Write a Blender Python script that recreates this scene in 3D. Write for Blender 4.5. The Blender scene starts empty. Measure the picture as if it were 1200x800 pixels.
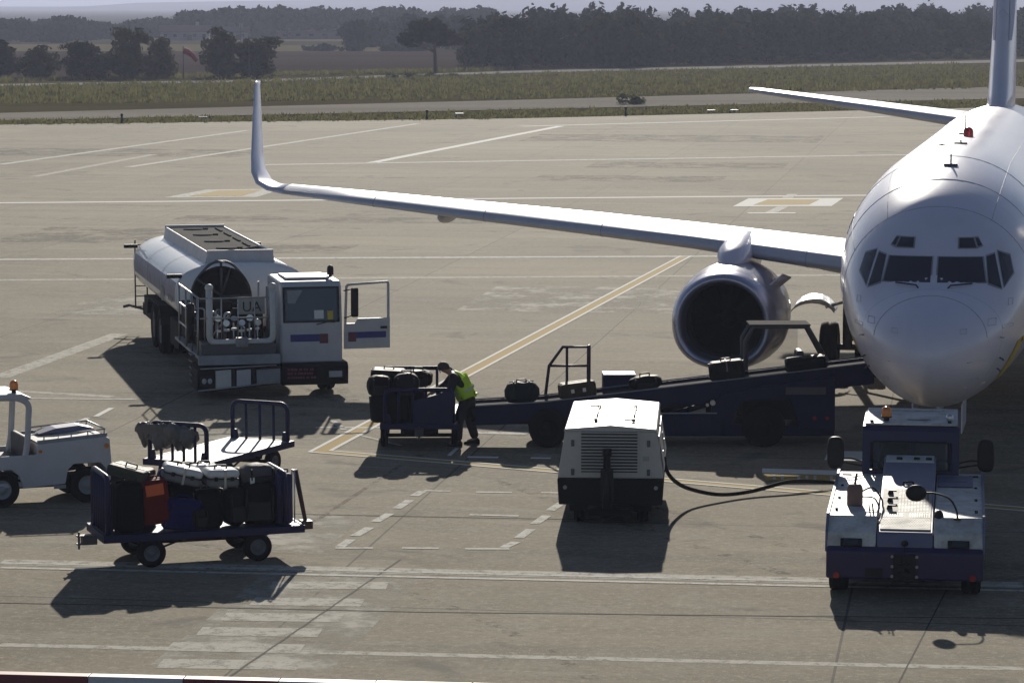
import bpy, bmesh, math, random
from mathutils import Vector, Matrix, noise as mnoise

R = math.radians
scene = bpy.context.scene
COL = scene.collection

# ------------------------------------------------------------------ materials
def new_mat(name):
    m = bpy.data.materials.new(name)
    m.use_nodes = True
    nt = m.node_tree
    return m, nt, nt.nodes['Principled BSDF']

def ramp(nt, fac, stops):
    r = nt.nodes.new('ShaderNodeValToRGB')
    el = r.color_ramp.elements
    while len(el) < len(stops):
        el.new(0.5)
    for e, (p, c) in zip(el, stops):
        e.position = p
        e.color = (c[0], c[1], c[2], 1) if isinstance(c, (tuple, list)) else (c, c, c, 1)
    nt.links.new(fac, r.inputs[0])
    return r.outputs[0]

def noise(nt, vec, scale, detail=4, rough=0.55, dist=0.0):
    n = nt.nodes.new('ShaderNodeTexNoise')
    n.inputs['Scale'].default_value = scale
    n.inputs['Detail'].default_value = detail
    n.inputs['Roughness'].default_value = rough
    n.inputs['Distortion'].default_value = dist
    if vec is not None:
        nt.links.new(vec, n.inputs['Vector'])
    return n.outputs[0]

def mixcol(nt, fac, a, b, mode='MIX'):
    n = nt.nodes.new('ShaderNodeMix')
    n.data_type = 'RGBA'
    n.blend_type = mode
    for val, idx in ((fac, 0), (a, 6), (b, 7)):
        if isinstance(val, (int, float)):
            n.inputs[idx].default_value = val if idx == 0 else (val, val, val, 1)
        elif isinstance(val, (tuple, list)):
            n.inputs[idx].default_value = (val[0], val[1], val[2], 1)
        else:
            nt.links.new(val, n.inputs[idx])
    return n.outputs[2]

def mth(nt, op, a, b=None, c=None):
    n = nt.nodes.new('ShaderNodeMath')
    n.operation = op
    for i, val in enumerate((a, b, c)):
        if val is None:
            continue
        if isinstance(val, (int, float)):
            n.inputs[i].default_value = val
        else:
            nt.links.new(val, n.inputs[i])
    return n.outputs[0]

def objvec(nt):
    return nt.nodes.new('ShaderNodeTexCoord').outputs['Object']

def bump(nt, b, height, strength, dist=0.02):
    n = nt.nodes.new('ShaderNodeBump')
    n.inputs['Strength'].default_value = strength
    n.inputs['Distance'].default_value = dist
    nt.links.new(height, n.inputs['Height'])
    nt.links.new(n.outputs[0], b.inputs['Normal'])

def P(name, col, rough=0.5, metal=0.0, dirt=0.25, dirtcol=(0.06, 0.05, 0.04), scale=3.0, coat=0.0, bmp=0.0, bscale=20.0, spec=0.5):
    """painted / worn solid surface: base colour, patches of dirt, uneven gloss"""
    m, nt, b = new_mat(name)
    v = objvec(nt)
    n1 = noise(nt, v, scale, 6, 0.65, 0.3)
    n2 = noise(nt, v, scale * 7, 4, 0.6)
    f = mth(nt, 'MULTIPLY', ramp(nt, n1, [(0.42, 0.0), (0.75, 1.0)]), dirt)
    c = mixcol(nt, f, col, dirtcol)
    c = mixcol(nt, mth(nt, 'MULTIPLY', ramp(nt, n2, [(0.5, 0.0), (0.8, 1.0)]), dirt * 0.6), c, dirtcol)
    nt.links.new(c, b.inputs['Base Color'])
    b.inputs['Metallic'].default_value = metal
    rr = mth(nt, 'MULTIPLY_ADD', n1, 0.3, rough - 0.12)
    nt.links.new(rr, b.inputs['Roughness'])
    b.inputs['Coat Weight'].default_value = coat
    b.inputs['Specular IOR Level'].default_value = spec
    if bmp:
        bump(nt, b, noise(nt, v, bscale, 5), bmp)
    return m

M = {}
M['white'] = P('white_paint', (0.54, 0.54, 0.57), 0.42, dirt=0.28, dirtcol=(0.3, 0.27, 0.23))
M['plane_white'] = None
M['offwhite'] = P('offwhite_paint', (0.62, 0.62, 0.60), 0.45, dirt=0.35, dirtcol=(0.25, 0.22, 0.18))
M['gpu_white'] = P('ground_unit_white', (0.47, 0.46, 0.44), 0.5, dirt=0.4, dirtcol=(0.35, 0.31, 0.26), scale=2)
M['greypanel'] = P('grey_panel', (0.30, 0.31, 0.33), 0.45, dirt=0.35)
M['steel'] = P('steel', (0.45, 0.45, 0.46), 0.38, metal=0.85, dirt=0.35)
M['darksteel'] = P('dark_steel', (0.10, 0.10, 0.11), 0.5, metal=0.4, dirt=0.3)
M['alu'] = P('bare_aluminium', (0.62, 0.63, 0.65), 0.33, metal=1.0, dirt=0.15)
M['blue'] = P('cart_blue_paint', (0.010, 0.013, 0.064), 0.45, dirt=0.3, dirtcol=(0.03, 0.025, 0.022), spec=0.3)
M['loaderblue'] = P('loader_blue_paint', (0.010, 0.014, 0.060), 0.45, dirt=0.35, dirtcol=(0.02, 0.02, 0.02), spec=0.2)
M['purple'] = P('tractor_violet_paint', (0.015, 0.010, 0.068), 0.4, dirt=0.3, dirtcol=(0.03, 0.025, 0.025))
M['hoodblue'] = P('faded_blue_hood', (0.13, 0.14, 0.24), 0.5, dirt=0.35, dirtcol=(0.2, 0.18, 0.16))
M['deckwhite'] = P('deck_white_paint', (0.60, 0.60, 0.58), 0.5, dirt=0.65, dirtcol=(0.2, 0.17, 0.14), scale=4)
M['rubber'] = P('tyre_rubber', (0.012, 0.012, 0.013), 0.85, dirt=0.3, dirtcol=(0.035, 0.032, 0.03), spec=0.15)
M['black'] = P('black_plastic', (0.008, 0.008, 0.009), 0.5, dirt=0.2, dirtcol=(0.02, 0.02, 0.02), spec=0.35)
M['dark'] = P('dark_underframe', (0.012, 0.012, 0.014), 0.75, dirt=0.3, dirtcol=(0.03, 0.027, 0.025), spec=0.2)
M['rim'] = P('wheel_rim', (0.16, 0.16, 0.17), 0.5, metal=0.3, dirt=0.5)
M['maroon'] = P('worn_red_brown_paint', (0.075, 0.022, 0.022), 0.55, dirt=0.4)
M['railpurple'] = P('handrail_violet_brown', (0.040, 0.022, 0.05), 0.5, dirt=0.3)
M['redtext'] = P('faded_red_lettering', (0.28, 0.08, 0.08), 0.6, dirt=0.4)
M['stripeblue'] = P('stripe_blue', (0.03, 0.04, 0.22), 0.45, dirt=0.15)
M['stripered'] = P('stripe_dull_red', (0.16, 0.04, 0.06), 0.45, dirt=0.2)
M['tankpaint'] = P('tank_white_gloss', (0.86, 0.86, 0.87), 0.38, dirt=0.12, dirtcol=(0.35, 0.33, 0.3), coat=0.4, scale=1.2)
M['tankstripe'] = P('tank_stripe_grey_blue', (0.16, 0.17, 0.28), 0.45, dirt=0.35)
M['yellow'] = P('yellow_paint', (0.62, 0.45, 0.03), 0.4, dirt=0.1)
M['copper'] = P('rusty_exhaust', (0.22, 0.13, 0.11), 0.6, metal=0.2, dirt=0.4)
M['belt'] = P('conveyor_belt_rubber', (0.035, 0.035, 0.035), 0.92, dirt=0.5, dirtcol=(0.07, 0.065, 0.06), spec=0.1)
M['paper'] = P('paper_card', (0.75, 0.75, 0.72), 0.6, dirt=0.1)
M['seat'] = P('grey_seat_vinyl', (0.05, 0.055, 0.065), 0.55, dirt=0.3)
M['walkway'] = P('walkway_grating', (0.07, 0.068, 0.066), 0.95, dirt=0.6, dirtcol=(0.13, 0.12, 0.11), scale=5, bmp=0.6, bscale=40, spec=0.05)
M['skin'] = P('skin', (0.42, 0.24, 0.17), 0.55, dirt=0.0)
M['hair'] = P('brown_hair', (0.035, 0.02, 0.013), 0.55, dirt=0.2, bmp=0.5, bscale=60)
M['hivis'] = P('high_visibility_yellow', (0.62, 0.88, 0.035), 0.6, dirt=0.08, bmp=0.5, bscale=14)
M['reflective'] = P('reflective_tape', (0.6, 0.62, 0.55), 0.35, dirt=0.1)
M['trousers'] = P('dark_work_trousers', (0.022, 0.022, 0.026), 0.8, dirt=0.2, bmp=0.5, bscale=18)
M['sweater'] = P('black_sweater', (0.014, 0.014, 0.016), 0.85, dirt=0.2, bmp=0.4, bscale=25)
M['cowhite'] = P('masonry_white', (0.30, 0.28, 0.26), 0.8, dirt=0.4, scale=0.6)
M['rooftile'] = P('roof_tile_brown', (0.13, 0.095, 0.085), 0.95, dirt=0.4, scale=0.8, spec=0.0)
M['bark'] = P('bark', (0.07, 0.055, 0.045), 0.9, dirt=0.3)
M['sockred'] = P('windsock_red', (0.45, 0.05, 0.04), 0.7, dirt=0.2)
M['barred'] = P('barrier_dark_red', (0.20, 0.03, 0.03), 0.5, dirt=0.3)
M['orangeboard'] = P('marker_orange', (0.65, 0.30, 0.03), 0.5, dirt=0.15)
M['shelldark'] = P('nacelle_inner_liner', (0.12, 0.12, 0.14), 0.5, metal=0.3, dirt=0.3)
M['fan'] = P('fan_titanium', (0.08, 0.08, 0.09), 0.4, metal=0.7, dirt=0.3)

def glass_mat(name, tint, alpha, rough=0.06):
    m, nt, b = new_mat(name)
    b.inputs['Base Color'].default_value = (*tint, 1)
    b.inputs['Roughness'].default_value = rough
    b.inputs['Alpha'].default_value = alpha
    b.inputs['Coat Weight'].default_value = 0.3
    return m
M['cockpit'] = glass_mat('cockpit_glass', (0.03, 0.03, 0.045), 1.0, 0.04)
M['cabglass'] = glass_mat('cab_glass', (0.03, 0.035, 0.05), 0.72)
M['clearglass'] = glass_mat('clear_glass', (0.05, 0.06, 0.055), 0.16)

def lamp_mat(name, col):
    m, nt, b = new_mat(name)
    b.inputs['Base Color'].default_value = (*col, 1)
    b.inputs['Roughness'].default_value = 0.2
    b.inputs['Transmission Weight'].default_value = 0.25
    b.inputs['Coat Weight'].default_value = 0.5
    return m
M['amber'] = lamp_mat('amber_beacon', (0.85, 0.26, 0.015))
M['redlens'] = lamp_mat('red_lens', (0.5, 0.03, 0.02))
M['headlamp'] = lamp_mat('headlamp_lens', (0.6, 0.62, 0.65))

def plane_white():
    m, nt, b = new_mat('airliner_white_paint')
    v = objvec(nt)
    mp = nt.nodes.new('ShaderNodeMapping'); mp.inputs['Scale'].default_value = (1.4, 0.25, 1.4)
    nt.links.new(v, mp.inputs[0])
    n1 = noise(nt, mp.outputs[0], 1.2, 6, 0.65, 0.4)
    n2 = noise(nt, v, 9, 4)
    c = mixcol(nt, mth(nt, 'MULTIPLY', ramp(nt, n1, [(0.45, 0.0), (0.8, 1.0)]), 0.30), (0.69, 0.67, 0.79), (0.44, 0.45, 0.50))
    # panel joints round the barrel
    s = nt.nodes.new('ShaderNodeSeparateXYZ'); nt.links.new(v, s.inputs[0])
    fr = mth(nt, 'FRACT', mth(nt, 'MULTIPLY_ADD', s.outputs[1], 1 / 2.45, 0.45))
    seam = mth(nt, 'LESS_THAN', fr, 0.006)
    c = mixcol(nt, mth(nt, 'MULTIPLY', seam, 0.4), c, (0.2, 0.2, 0.22))
    nt.links.new(c, b.inputs['Base Color'])
    nt.links.new(mth(nt, 'MULTIPLY_ADD', n1, 0.22, 0.22), b.inputs['Roughness'])
    b.inputs['Coat Weight'].default_value = 0.6
    b.inputs['Coat Roughness'].default_value = 0.18
    bump(nt, b, n2, 0.03, 0.01)
    return m
M['plane_white'] = plane_white()
M['plane_blue'] = P('faded_tail_blue', (0.16, 0.19, 0.42), 0.4, dirt=0.2, dirtcol=(0.5, 0.5, 0.6))
M['wing_metal'] = P('wing_grey_paint', (0.58, 0.58, 0.65), 0.34, metal=0.1, dirt=0.3, dirtcol=(0.35, 0.34, 0.35), scale=0.7)
M['nacelle'] = P('nacelle_paint', (0.27, 0.27, 0.38), 0.28, dirt=0.2, coat=0.3, scale=0.8)
M['lip'] = P('polished_inlet_lip', (0.50, 0.50, 0.62), 0.30, metal=0.8, dirt=0.2)

# ------------------------------------------------------------------ mesh builder
class MB:
    def __init__(s):
        s.v, s.f, s.m, s.s = [], [], [], []
        s.X = Matrix.Identity(4)
    def at(s, loc=(0, 0, 0), rz=0, rx=0, ry=0):
        s.X = Matrix.Translation(Vector(loc)) @ Matrix.Rotation(rz, 4, 'Z') @ Matrix.Rotation(ry, 4, 'Y') @ Matrix.Rotation(rx, 4, 'X')
        return s
    def add(s, verts, faces, mat=0, smooth=False):
        o = len(s.v)
        s.v += [tuple(s.X @ Vector(p)) for p in verts]
        for f in faces:
            s.f.append(tuple(o + i for i in f)); s.m.append(mat); s.s.append(smooth)
        return s
    def box(s, c, d, mat=0, rz=0, rx=0, ry=0, taper=(1, 1)):
        q = Matrix.Translation(Vector(c)) @ Matrix.Rotation(rz, 4, 'Z') @ Matrix.Rotation(ry, 4, 'Y') @ Matrix.Rotation(rx, 4, 'X')
        x, y, z = d[0] / 2, d[1] / 2, d[2] / 2
        tx, ty = taper
        p = [(-x, -y, -z), (x, -y, -z), (x, y, -z), (-x, y, -z), (-x * tx, -y * ty, z), (x * tx, -y * ty, z), (x * tx, y * ty, z), (-x * tx, y * ty, z)]
        return s.add([q @ Vector(k) for k in p], [(0, 3, 2, 1), (4, 5, 6, 7), (0, 1, 5, 4), (1, 2, 6, 5), (2, 3, 7, 6), (3, 0, 4, 7)], mat)
    def prism(s, poly, axis, a, b, mat=0):
        """closed polygon in the plane normal to axis, extruded from a to b"""
        def pt(u, w, t):
            return {'x': (t, u, w), 'y': (u, t, w), 'z': (u, w, t)}[axis]
        n = len(poly)
        vs = [pt(u, w, a) for u, w in poly] + [pt(u, w, b) for u, w in poly]
        fs = [tuple(range(n))[::-1], tuple(range(n, 2 * n))] + [(i, (i + 1) % n, n + (i + 1) % n, n + i) for i in range(n)]
        return s.add(vs, fs, mat)
    def loft(s, rings, cap=True, smooth=True, mat=0, closed=True):
        n = len(rings[0]); o = []
        for r in rings: o += list(r)
        fs = []
        for k in range(len(rings) - 1):
            for i in range(n if closed else n - 1):
                j = (i + 1) % n
                fs.append((k * n + i, k * n + j, (k + 1) * n + j, (k + 1) * n + i))
        s.add(o, fs, mat, smooth)
        if cap:
            s.add(rings[0], [tuple(range(n))[::-1]], mat, False)
            s.add(rings[-1], [tuple(range(n))], mat, False)
        return s
    def cyl(s, a, b, r, r2=None, n=16, mat=0, cap=True):
        a, b = Vector(a), Vector(b)
        r2 = r if r2 is None else r2
        d = (b - a).normalized()
        u = d.orthogonal().normalized(); w = d.cross(u)
        ra = [a + (u * math.cos(t) + w * math.sin(t)) * r for t in [2 * math.pi * i / n for i in range(n)]]
        rb = [b + (u * math.cos(t) + w * math.sin(t)) * r2 for t in [2 * math.pi * i / n for i in range(n)]]
        return s.loft([ra, rb], cap, True, mat)
    def lathe(s, prof, c, axis, n=24, mat=0, smooth=True):
        """profile [(radius, distance along axis)] turned round an axis through c"""
        d = Vector(axis).normalized(); u = d.orthogonal().normalized(); w = d.cross(u); c = Vector(c)
        rings = [[c + d * h + (u * math.cos(2 * math.pi * i / n) + w * math.sin(2 * math.pi * i / n)) * r for i in range(n)] for r, h in prof]
        return s.loft(rings, False, smooth, mat)
    def tube(s, path, r, n=8, mat=0, closed=False):
        P_ = [Vector(p) for p in path]
        k = len(P_); rings = []; prev = None
        for i in range(k):
            if closed: d = (P_[(i + 1) % k] - P_[i - 1])
            elif i == 0: d = P_[1] - P_[0]
            elif i == k - 1: d = P_[-1] - P_[-2]
            else: d = (P_[i + 1] - P_[i]).normalized() + (P_[i] - P_[i - 1]).normalized()
            d = d.normalized() if d.length > 1e-9 else Vector((0, 0, 1))
            if prev is None: u = d.orthogonal().normalized()
            else:
                u = prev - d * prev.dot(d)
                u = u.normalized() if u.length > 1e-6 else d.orthogonal().normalized()
            prev = u; w = d.cross(u)
            rr = r[i] if isinstance(r, (list, tuple)) else r
            rings.append([P_[i] + (u * math.cos(2 * math.pi * j / n) + w * math.sin(2 * math.pi * j / n)) * rr for j in range(n)])
        if closed: rings.append(rings[0])
        return s.loft(rings, not closed, True, mat)
    def ball(s, c, r, n=12, mat=0, k=8):
        c = Vector(c); rx, ry, rz = r if isinstance(r, (tuple, list)) else (r, r, r)
        rings = []
        for a in range(1, k):
            t = math.pi * a / k
            rings.append([c + Vector((rx * math.sin(t) * math.cos(2 * math.pi * i / n), ry * math.sin(t) * math.sin(2 * math.pi * i / n), rz * math.cos(t))) for i in range(n)])
        s.loft(rings, False, True, mat)
        o = [c + Vector((0, 0, rz))] + rings[0]
        s.add(o, [(0, 1 + i, 1 + (i + 1) % n) for i in range(n)], mat, True)
        o = [c - Vector((0, 0, rz))] + rings[-1]
        return s.add(o, [(0, 1 + (i + 1) % n, 1 + i) for i in range(n)], mat, True)
    def build(s, name, mats, parent=None, bevel=0, loc=None, rz=0, seg=2, subsurf=0, recalc=True):
        me = bpy.data.meshes.new(name)
        me.from_pydata(s.v, [], s.f)
        mats = mats if isinstance(mats, (list, tuple)) else [mats]
        for k in mats: me.materials.append(M[k] if isinstance(k, str) else k)
        me.polygons.foreach_set('material_index', s.m)
        me.polygons.foreach_set('use_smooth', s.s)
        if recalc:
            bm = bmesh.new(); bm.from_mesh(me)
            bmesh.ops.remove_doubles(bm, verts=bm.verts, dist=0.0004)
            bmesh.ops.recalc_face_normals(bm, faces=bm.faces)
            bm.to_mesh(me); bm.free()
        me.update()
        o = bpy.data.objects.new(name, me); COL.objects.link(o)
        if parent is not None: o.parent = parent
        if loc is not None: o.location = loc
        if rz: o.rotation_euler = (0, 0, rz)
        if bevel:
            md = o.modifiers.new('Bevel', 'BEVEL'); md.width = bevel; md.segments = seg
            md.limit_method = 'ANGLE'; md.angle_limit = R(35); md.harden_normals = True
        if subsurf:
            md = o.modifiers.new('Subsurf', 'SUBSURF'); md.levels = subsurf; md.render_levels = subsurf
        return o

def tag(o, label=None, cat=None, group=None, kind=None):
    if label: o['label'] = label
    if cat: o['category'] = cat
    if group: o['group'] = group
    if kind: o['kind'] = kind
    return o

def thing(name, label, cat, loc=(0, 0, 0), rz=0, group=None):
    o = bpy.data.objects.new(name, None); COL.objects.link(o)
    o.empty_display_size = 0.3
    o.location = loc; o.rotation_euler = (0, 0, rz)
    return tag(o, label, cat, group)

def copy_tree(o, parent=None):
    c = o.copy(); COL.objects.link(c); c.parent = parent
    for ch in [k for k in bpy.data.objects if k.parent == o]:
        copy_tree(ch, c)
    return c

def arc(c, r, a0, a1, n, plane='xz'):
    out = []
    for i in range(n + 1):
        t = a0 + (a1 - a0) * i / n
        u, w = r * math.cos(t), r * math.sin(t)
        out.append({'xz': (c[0] + u, c[1], c[2] + w), 'xy': (c[0] + u, c[1] + w, c[2]), 'yz': (c[0], c[1] + u, c[2] + w)}[plane])
    return out

def bend(pts, r, n=5):
    """round the inner corners of a polyline"""
    P_ = [Vector(p) for p in pts]; out = [P_[0]]
    for i in range(1, len(P_) - 1):
        a = (P_[i - 1] - P_[i]); b = (P_[i + 1] - P_[i])
        rr = min(r, a.length * 0.49, b.length * 0.49)
        p0 = P_[i] + a.normalized() * rr; p2 = P_[i] + b.normalized() * rr
        for k in range(n + 1):
            t = k / n
            out.append(p0 * (1 - t) ** 2 + P_[i] * 2 * t * (1 - t) + p2 * t * t)
    return out + [P_[-1]]

def wheel(parent, c, r, w, axis=(1, 0, 0), name='wheel', rimr=0.55, rim='rim', lugs=6):
    """tyre with shoulder profile and groove, rim dish with hub and bolts; axis points outward"""
    ax = Vector(axis).normalized()
    t = MB()
    h = w / 2
    t.lathe([(r * rimr, -h * 0.8), (r * 0.8, -h), (r * 0.94, -h * 0.92), (r, -h * 0.6), (r, -h * 0.18), (r * 0.96, -h * 0.12), (r * 0.96, h * 0.12), (r, h * 0.18), (r, h * 0.6), (r * 0.94, h * 0.92), (r * 0.8, h), (r * rimr, h * 0.8)], c, ax, 28)
    o = t.build(name, 'rubber', parent)
    q = MB()
    rr = r * rimr
    q.lathe([(rr * 1.02, -h * 0.8), (rr * 1.04, h * 0.82), (rr * 0.9, h * 0.72), (rr * 0.8, h * 0.25), (rr * 0.45, h * 0.35), (rr * 0.4, h * 0.75), (rr * 0.12, h * 0.85), (0.001, h * 0.86)], c, ax, 24)
    u = ax.orthogonal().normalized(); v = ax.cross(u)
    for i in range(lugs):
        a = 2 * math.pi * i / lugs
        p = Vector(c) + (u * math.cos(a) + v * math.sin(a)) * rr * 0.62 + ax * h * 0.3
        q.cyl(p, p + ax * h * 0.18, rr * 0.07, n=6)
    q.build('rim', rim, o)
    return o

def beacon(parent, c, r=0.075, h=0.15):
    b = MB()
    b.cyl((c[0], c[1], c[2]), (c[0], c[1], c[2] + h * 0.3), r * 0.55, n=14)
    b.cyl((c[0], c[1], c[2] + h * 0.28), (c[0], c[1], c[2] + h * 0.4), r * 1.05, n=18)
    o = b.build('beacon', 'black', parent)
    d = MB()
    d.lathe([(r, h * 0.4), (r, h * 0.95), (r * 0.85, h * 1.15), (r * 0.45, h * 1.27), (0.001, h * 1.3)], c, (0, 0, 1), 18)
    d.build('beacon_lens', 'amber', o)
    return o
# ------------------------------------------------------------------ camera, light, sky
CAM_H = 8.2
cam = bpy.data.cameras.new('camera'); camo = bpy.data.objects.new('camera', cam); COL.objects.link(camo)
camo.location = (0, 0, CAM_H)
camo.rotation_euler = (R(90) - math.atan(395 / 3617), 0, 0)
cam.sensor_width = 36; cam.lens = 36 * 3617 / 1200
cam.clip_start = 0.5; cam.clip_end = 40000
scene.camera = camo

SUN_E, SUN_AZ = R(20.5), R(1.5)     # elevation; azimuth to the right of straight ahead
sun = bpy.data.lights.new('sun', 'SUN'); suno = bpy.data.objects.new('sun', sun); COL.objects.link(suno)
sun.energy = 5.0; sun.angle = R(0.55); sun.color = (1.0, 0.935, 0.82)
sd = Vector((math.sin(SUN_AZ) * math.cos(SUN_E), math.cos(SUN_AZ) * math.cos(SUN_E), math.sin(SUN_E)))
suno.rotation_euler = (-sd).to_track_quat('-Z', 'Y').to_euler()
w = bpy.data.worlds.new('World'); scene.world = w; w.use_nodes = True
nt = w.node_tree
sky = nt.nodes.new('ShaderNodeTexSky'); sky.sky_type = 'NISHITA'; sky.sun_disc = False
sky.sun_elevation = SUN_E; sky.sun_rotation = SUN_AZ; sky.air_density = 0.75; sky.dust_density = 0.25; sky.ozone_density = 1.2
nt.links.new(sky.outputs[0], nt.nodes['Background'].inputs[0])
nt.nodes['Background'].inputs[1].default_value = 0.05
scene.view_settings.view_transform = 'Standard'; scene.view_settings.look = 'None'
scene.view_settings.exposure = 0.2; scene.view_settings.gamma = 1.0; scene.view_settings.use_curve_mapping = False
scene.render.engine = 'CYCLES'
scene.cycles.max_bounces = 6; scene.cycles.volume_bounces = 0
scene.cycles.transparent_max_bounces = 12

# ------------------------------------------------------------------ ground materials
SLAB = R(-8.5)                       # the slab grid and the stand run at this angle
def concrete():
    m, nt, b = new_mat('apron_concrete')
    v = objvec(nt)
    mp = nt.nodes.new('ShaderNodeMapping'); mp.vector_type = 'POINT'
    mp.inputs['Rotation'].default_value = (0, 0, -SLAB)
    nt.links.new(v, mp.inputs[0]); g = mp.outputs[0]
    st = nt.nodes.new('ShaderNodeMapping'); st.inputs['Scale'].default_value = (0.10, 1.0, 1)
    nt.links.new(g, st.inputs[0])
    big = noise(nt, g, 0.055, 5, 0.6, 0.6)
    streak = noise(nt, st.outputs[0], 0.55, 5, 0.62, 0.3)
    mid = noise(nt, g, 0.9, 6, 0.65, 0.4)
    fine = noise(nt, g, 14, 3, 0.7)
    grit = nt.nodes.new('ShaderNodeTexVoronoi'); grit.inputs['Scale'].default_value = 26
    nt.links.new(g, grit.inputs['Vector'])
    # slab tone
    s = nt.nodes.new('ShaderNodeSeparateXYZ'); nt.links.new(g, s.inputs[0])
    L = 7.4
    gx = mth(nt, 'MULTIPLY_ADD', s.outputs[0], 1 / L, 9.0 / L + 20)
    gy = mth(nt, 'MULTIPLY_ADD', s.outputs[1], 1 / L, -40.9 / L + 20)
    cmb = nt.nodes.new('ShaderNodeCombineXYZ')
    nt.links.new(mth(nt, 'FLOOR', gx), cmb.inputs[0]); nt.links.new(mth(nt, 'FLOOR', gy), cmb.inputs[1])
    wn = nt.nodes.new('ShaderNodeTexWhiteNoise'); wn.noise_dimensions = '2D'; nt.links.new(cmb.outputs[0], wn.inputs['Vector'])
    def joint(x, wd):
        fr = mth(nt, 'FRACT', x)
        d = mth(nt, 'MINIMUM', fr, mth(nt, 'SUBTRACT', 1.0, fr))
        return mth(nt, 'LESS_THAN', d, wd / L)
    j = mth(nt, 'MAXIMUM', joint(gx, 0.018), joint(gy, 0.022))
    c = mixcol(nt, ramp(nt, big, [(0.35, 0.0), (0.65, 1.0)]), (0.192, 0.160, 0.106), (0.310, 0.266, 0.184))
    c = mixcol(nt, mth(nt, 'MULTIPLY', ramp(nt, streak, [(0.42, 0.0), (0.66, 1.0)]), 0.60), c, (0.135, 0.120, 0.092))
    c = mixcol(nt, mth(nt, 'MULTIPLY', ramp(nt, mid, [(0.46, 0.0), (0.72, 1.0)]), 0.55), c, (0.36, 0.33, 0.265))
    c = mixcol(nt, mth(nt, 'MULTIPLY', wn.outputs[0], 0.34), c, (0.12, 0.108, 0.085))
    sp = ramp(nt, grit.outputs['Distance'], [(0.08, 1.0), (0.30, 0.0)])
    spm = mth(nt, 'MULTIPLY', sp, ramp(nt, fine, [(0.46, 0.0), (0.56, 1.0)]))
    c = mixcol(nt, mth(nt, 'MULTIPLY', spm, 0.75), c, (0.58, 0.54, 0.45))
    c = mixcol(nt, mth(nt, 'MULTIPLY', ramp(nt, fine, [(0.28, 1.0), (0.45, 0.0)]), 0.30), c, (0.09, 0.082, 0.07))
    # long pale scuffs across the slabs, at a second scale
    st2 = nt.nodes.new('ShaderNodeMapping'); st2.inputs['Scale'].default_value = (0.25, 1.6, 1); st2.inputs['Rotation'].default_value = (0, 0, 0.35); nt.links.new(g, st2.inputs[0])
    sc2 = noise(nt, st2.outputs[0], 0.8, 6, 0.7, 0.6)
    c = mixcol(nt, mth(nt, 'MULTIPLY', ramp(nt, sc2, [(0.56, 0.0), (0.72, 1.0)]), 0.5), c, (0.40, 0.365, 0.29))
    agg = noise(nt, g, 7.5, 8, 0.82)
    c = mixcol(nt, mth(nt, 'MULTIPLY', ramp(nt, agg, [(0.53, 0.0), (0.62, 1.0)]), 0.55), c, (0.46, 0.41, 0.30))
    c = mixcol(nt, mth(nt, 'MULTIPLY', ramp(nt, agg, [(0.38, 1.0), (0.47, 0.0)]), 0.45), c, (0.105, 0.09, 0.066))
    # oil drips, round and irregular
    ol = noise(nt, g, 0.45, 3, 0.5, 1.2)
    c = mixcol(nt, mth(nt, 'MULTIPLY', ramp(nt, ol, [(0.62, 0.0), (0.70, 1.0)]), 0.5), c, (0.06, 0.055, 0.05))
    c = mixcol(nt, mth(nt, 'MULTIPLY', j, 0.7), c, (0.05, 0.045, 0.04))
    nt.links.new(c, b.inputs['Base Color'])
    nt.links.new(mth(nt, 'MULTIPLY_ADD', mid, 0.08, 0.88), b.inputs['Roughness'])
    b.inputs['Specular IOR Level'].default_value = 0.09
    bump(nt, b, fine, 0.35, 0.01)
    return m
M['apron'] = concrete()

def paint_mark(name, col, wear=0.5, scale=5.0):
    """road paint, worn through to the concrete in patches"""
    m, nt, b = new_mat(name)
    v = objvec(nt)
    n1 = noise(nt, v, scale, 6, 0.7, 0.2)
    n2 = noise(nt, v, scale * 5, 4, 0.7)
    c = mixcol(nt, mth(nt, 'MULTIPLY', n2, 0.22), col, (0.25, 0.22, 0.18))
    nt.links.new(c, b.inputs['Base Color'])
    b.inputs['Roughness'].default_value = 0.9
    b.inputs['Specular IOR Level'].default_value = 0.1
    a = ramp(nt, mth(nt, 'MULTIPLY_ADD', n2, 0.4, mth(nt, 'MULTIPLY', n1, 0.75)), [(max(0.0, wear - 0.10), 0.0), (wear + 0.12, 1.0)])
    nt.links.new(a, b.inputs['Alpha'])
    return m
M['paint_white'] = paint_mark('runway_paint_white', (0.80, 0.79, 0.74), 0.30)
M['paint_worn'] = paint_mark('runway_paint_worn', (0.62, 0.60, 0.54), 0.46)
M['paint_faint'] = paint_mark('runway_paint_ghost', (0.50, 0.47, 0.40), 0.47)
M['paint_ochre'] = paint_mark('runway_paint_ochre', (0.40, 0.28, 0.07), 0.32)
M['tar'] = paint_mark('tar_seal', (0.035, 0.03, 0.028), 0.30, 2.0)
M['rust_trace'] = paint_mark('brownish_trace', (0.17, 0.10, 0.085), 0.62, 3.0)

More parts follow.
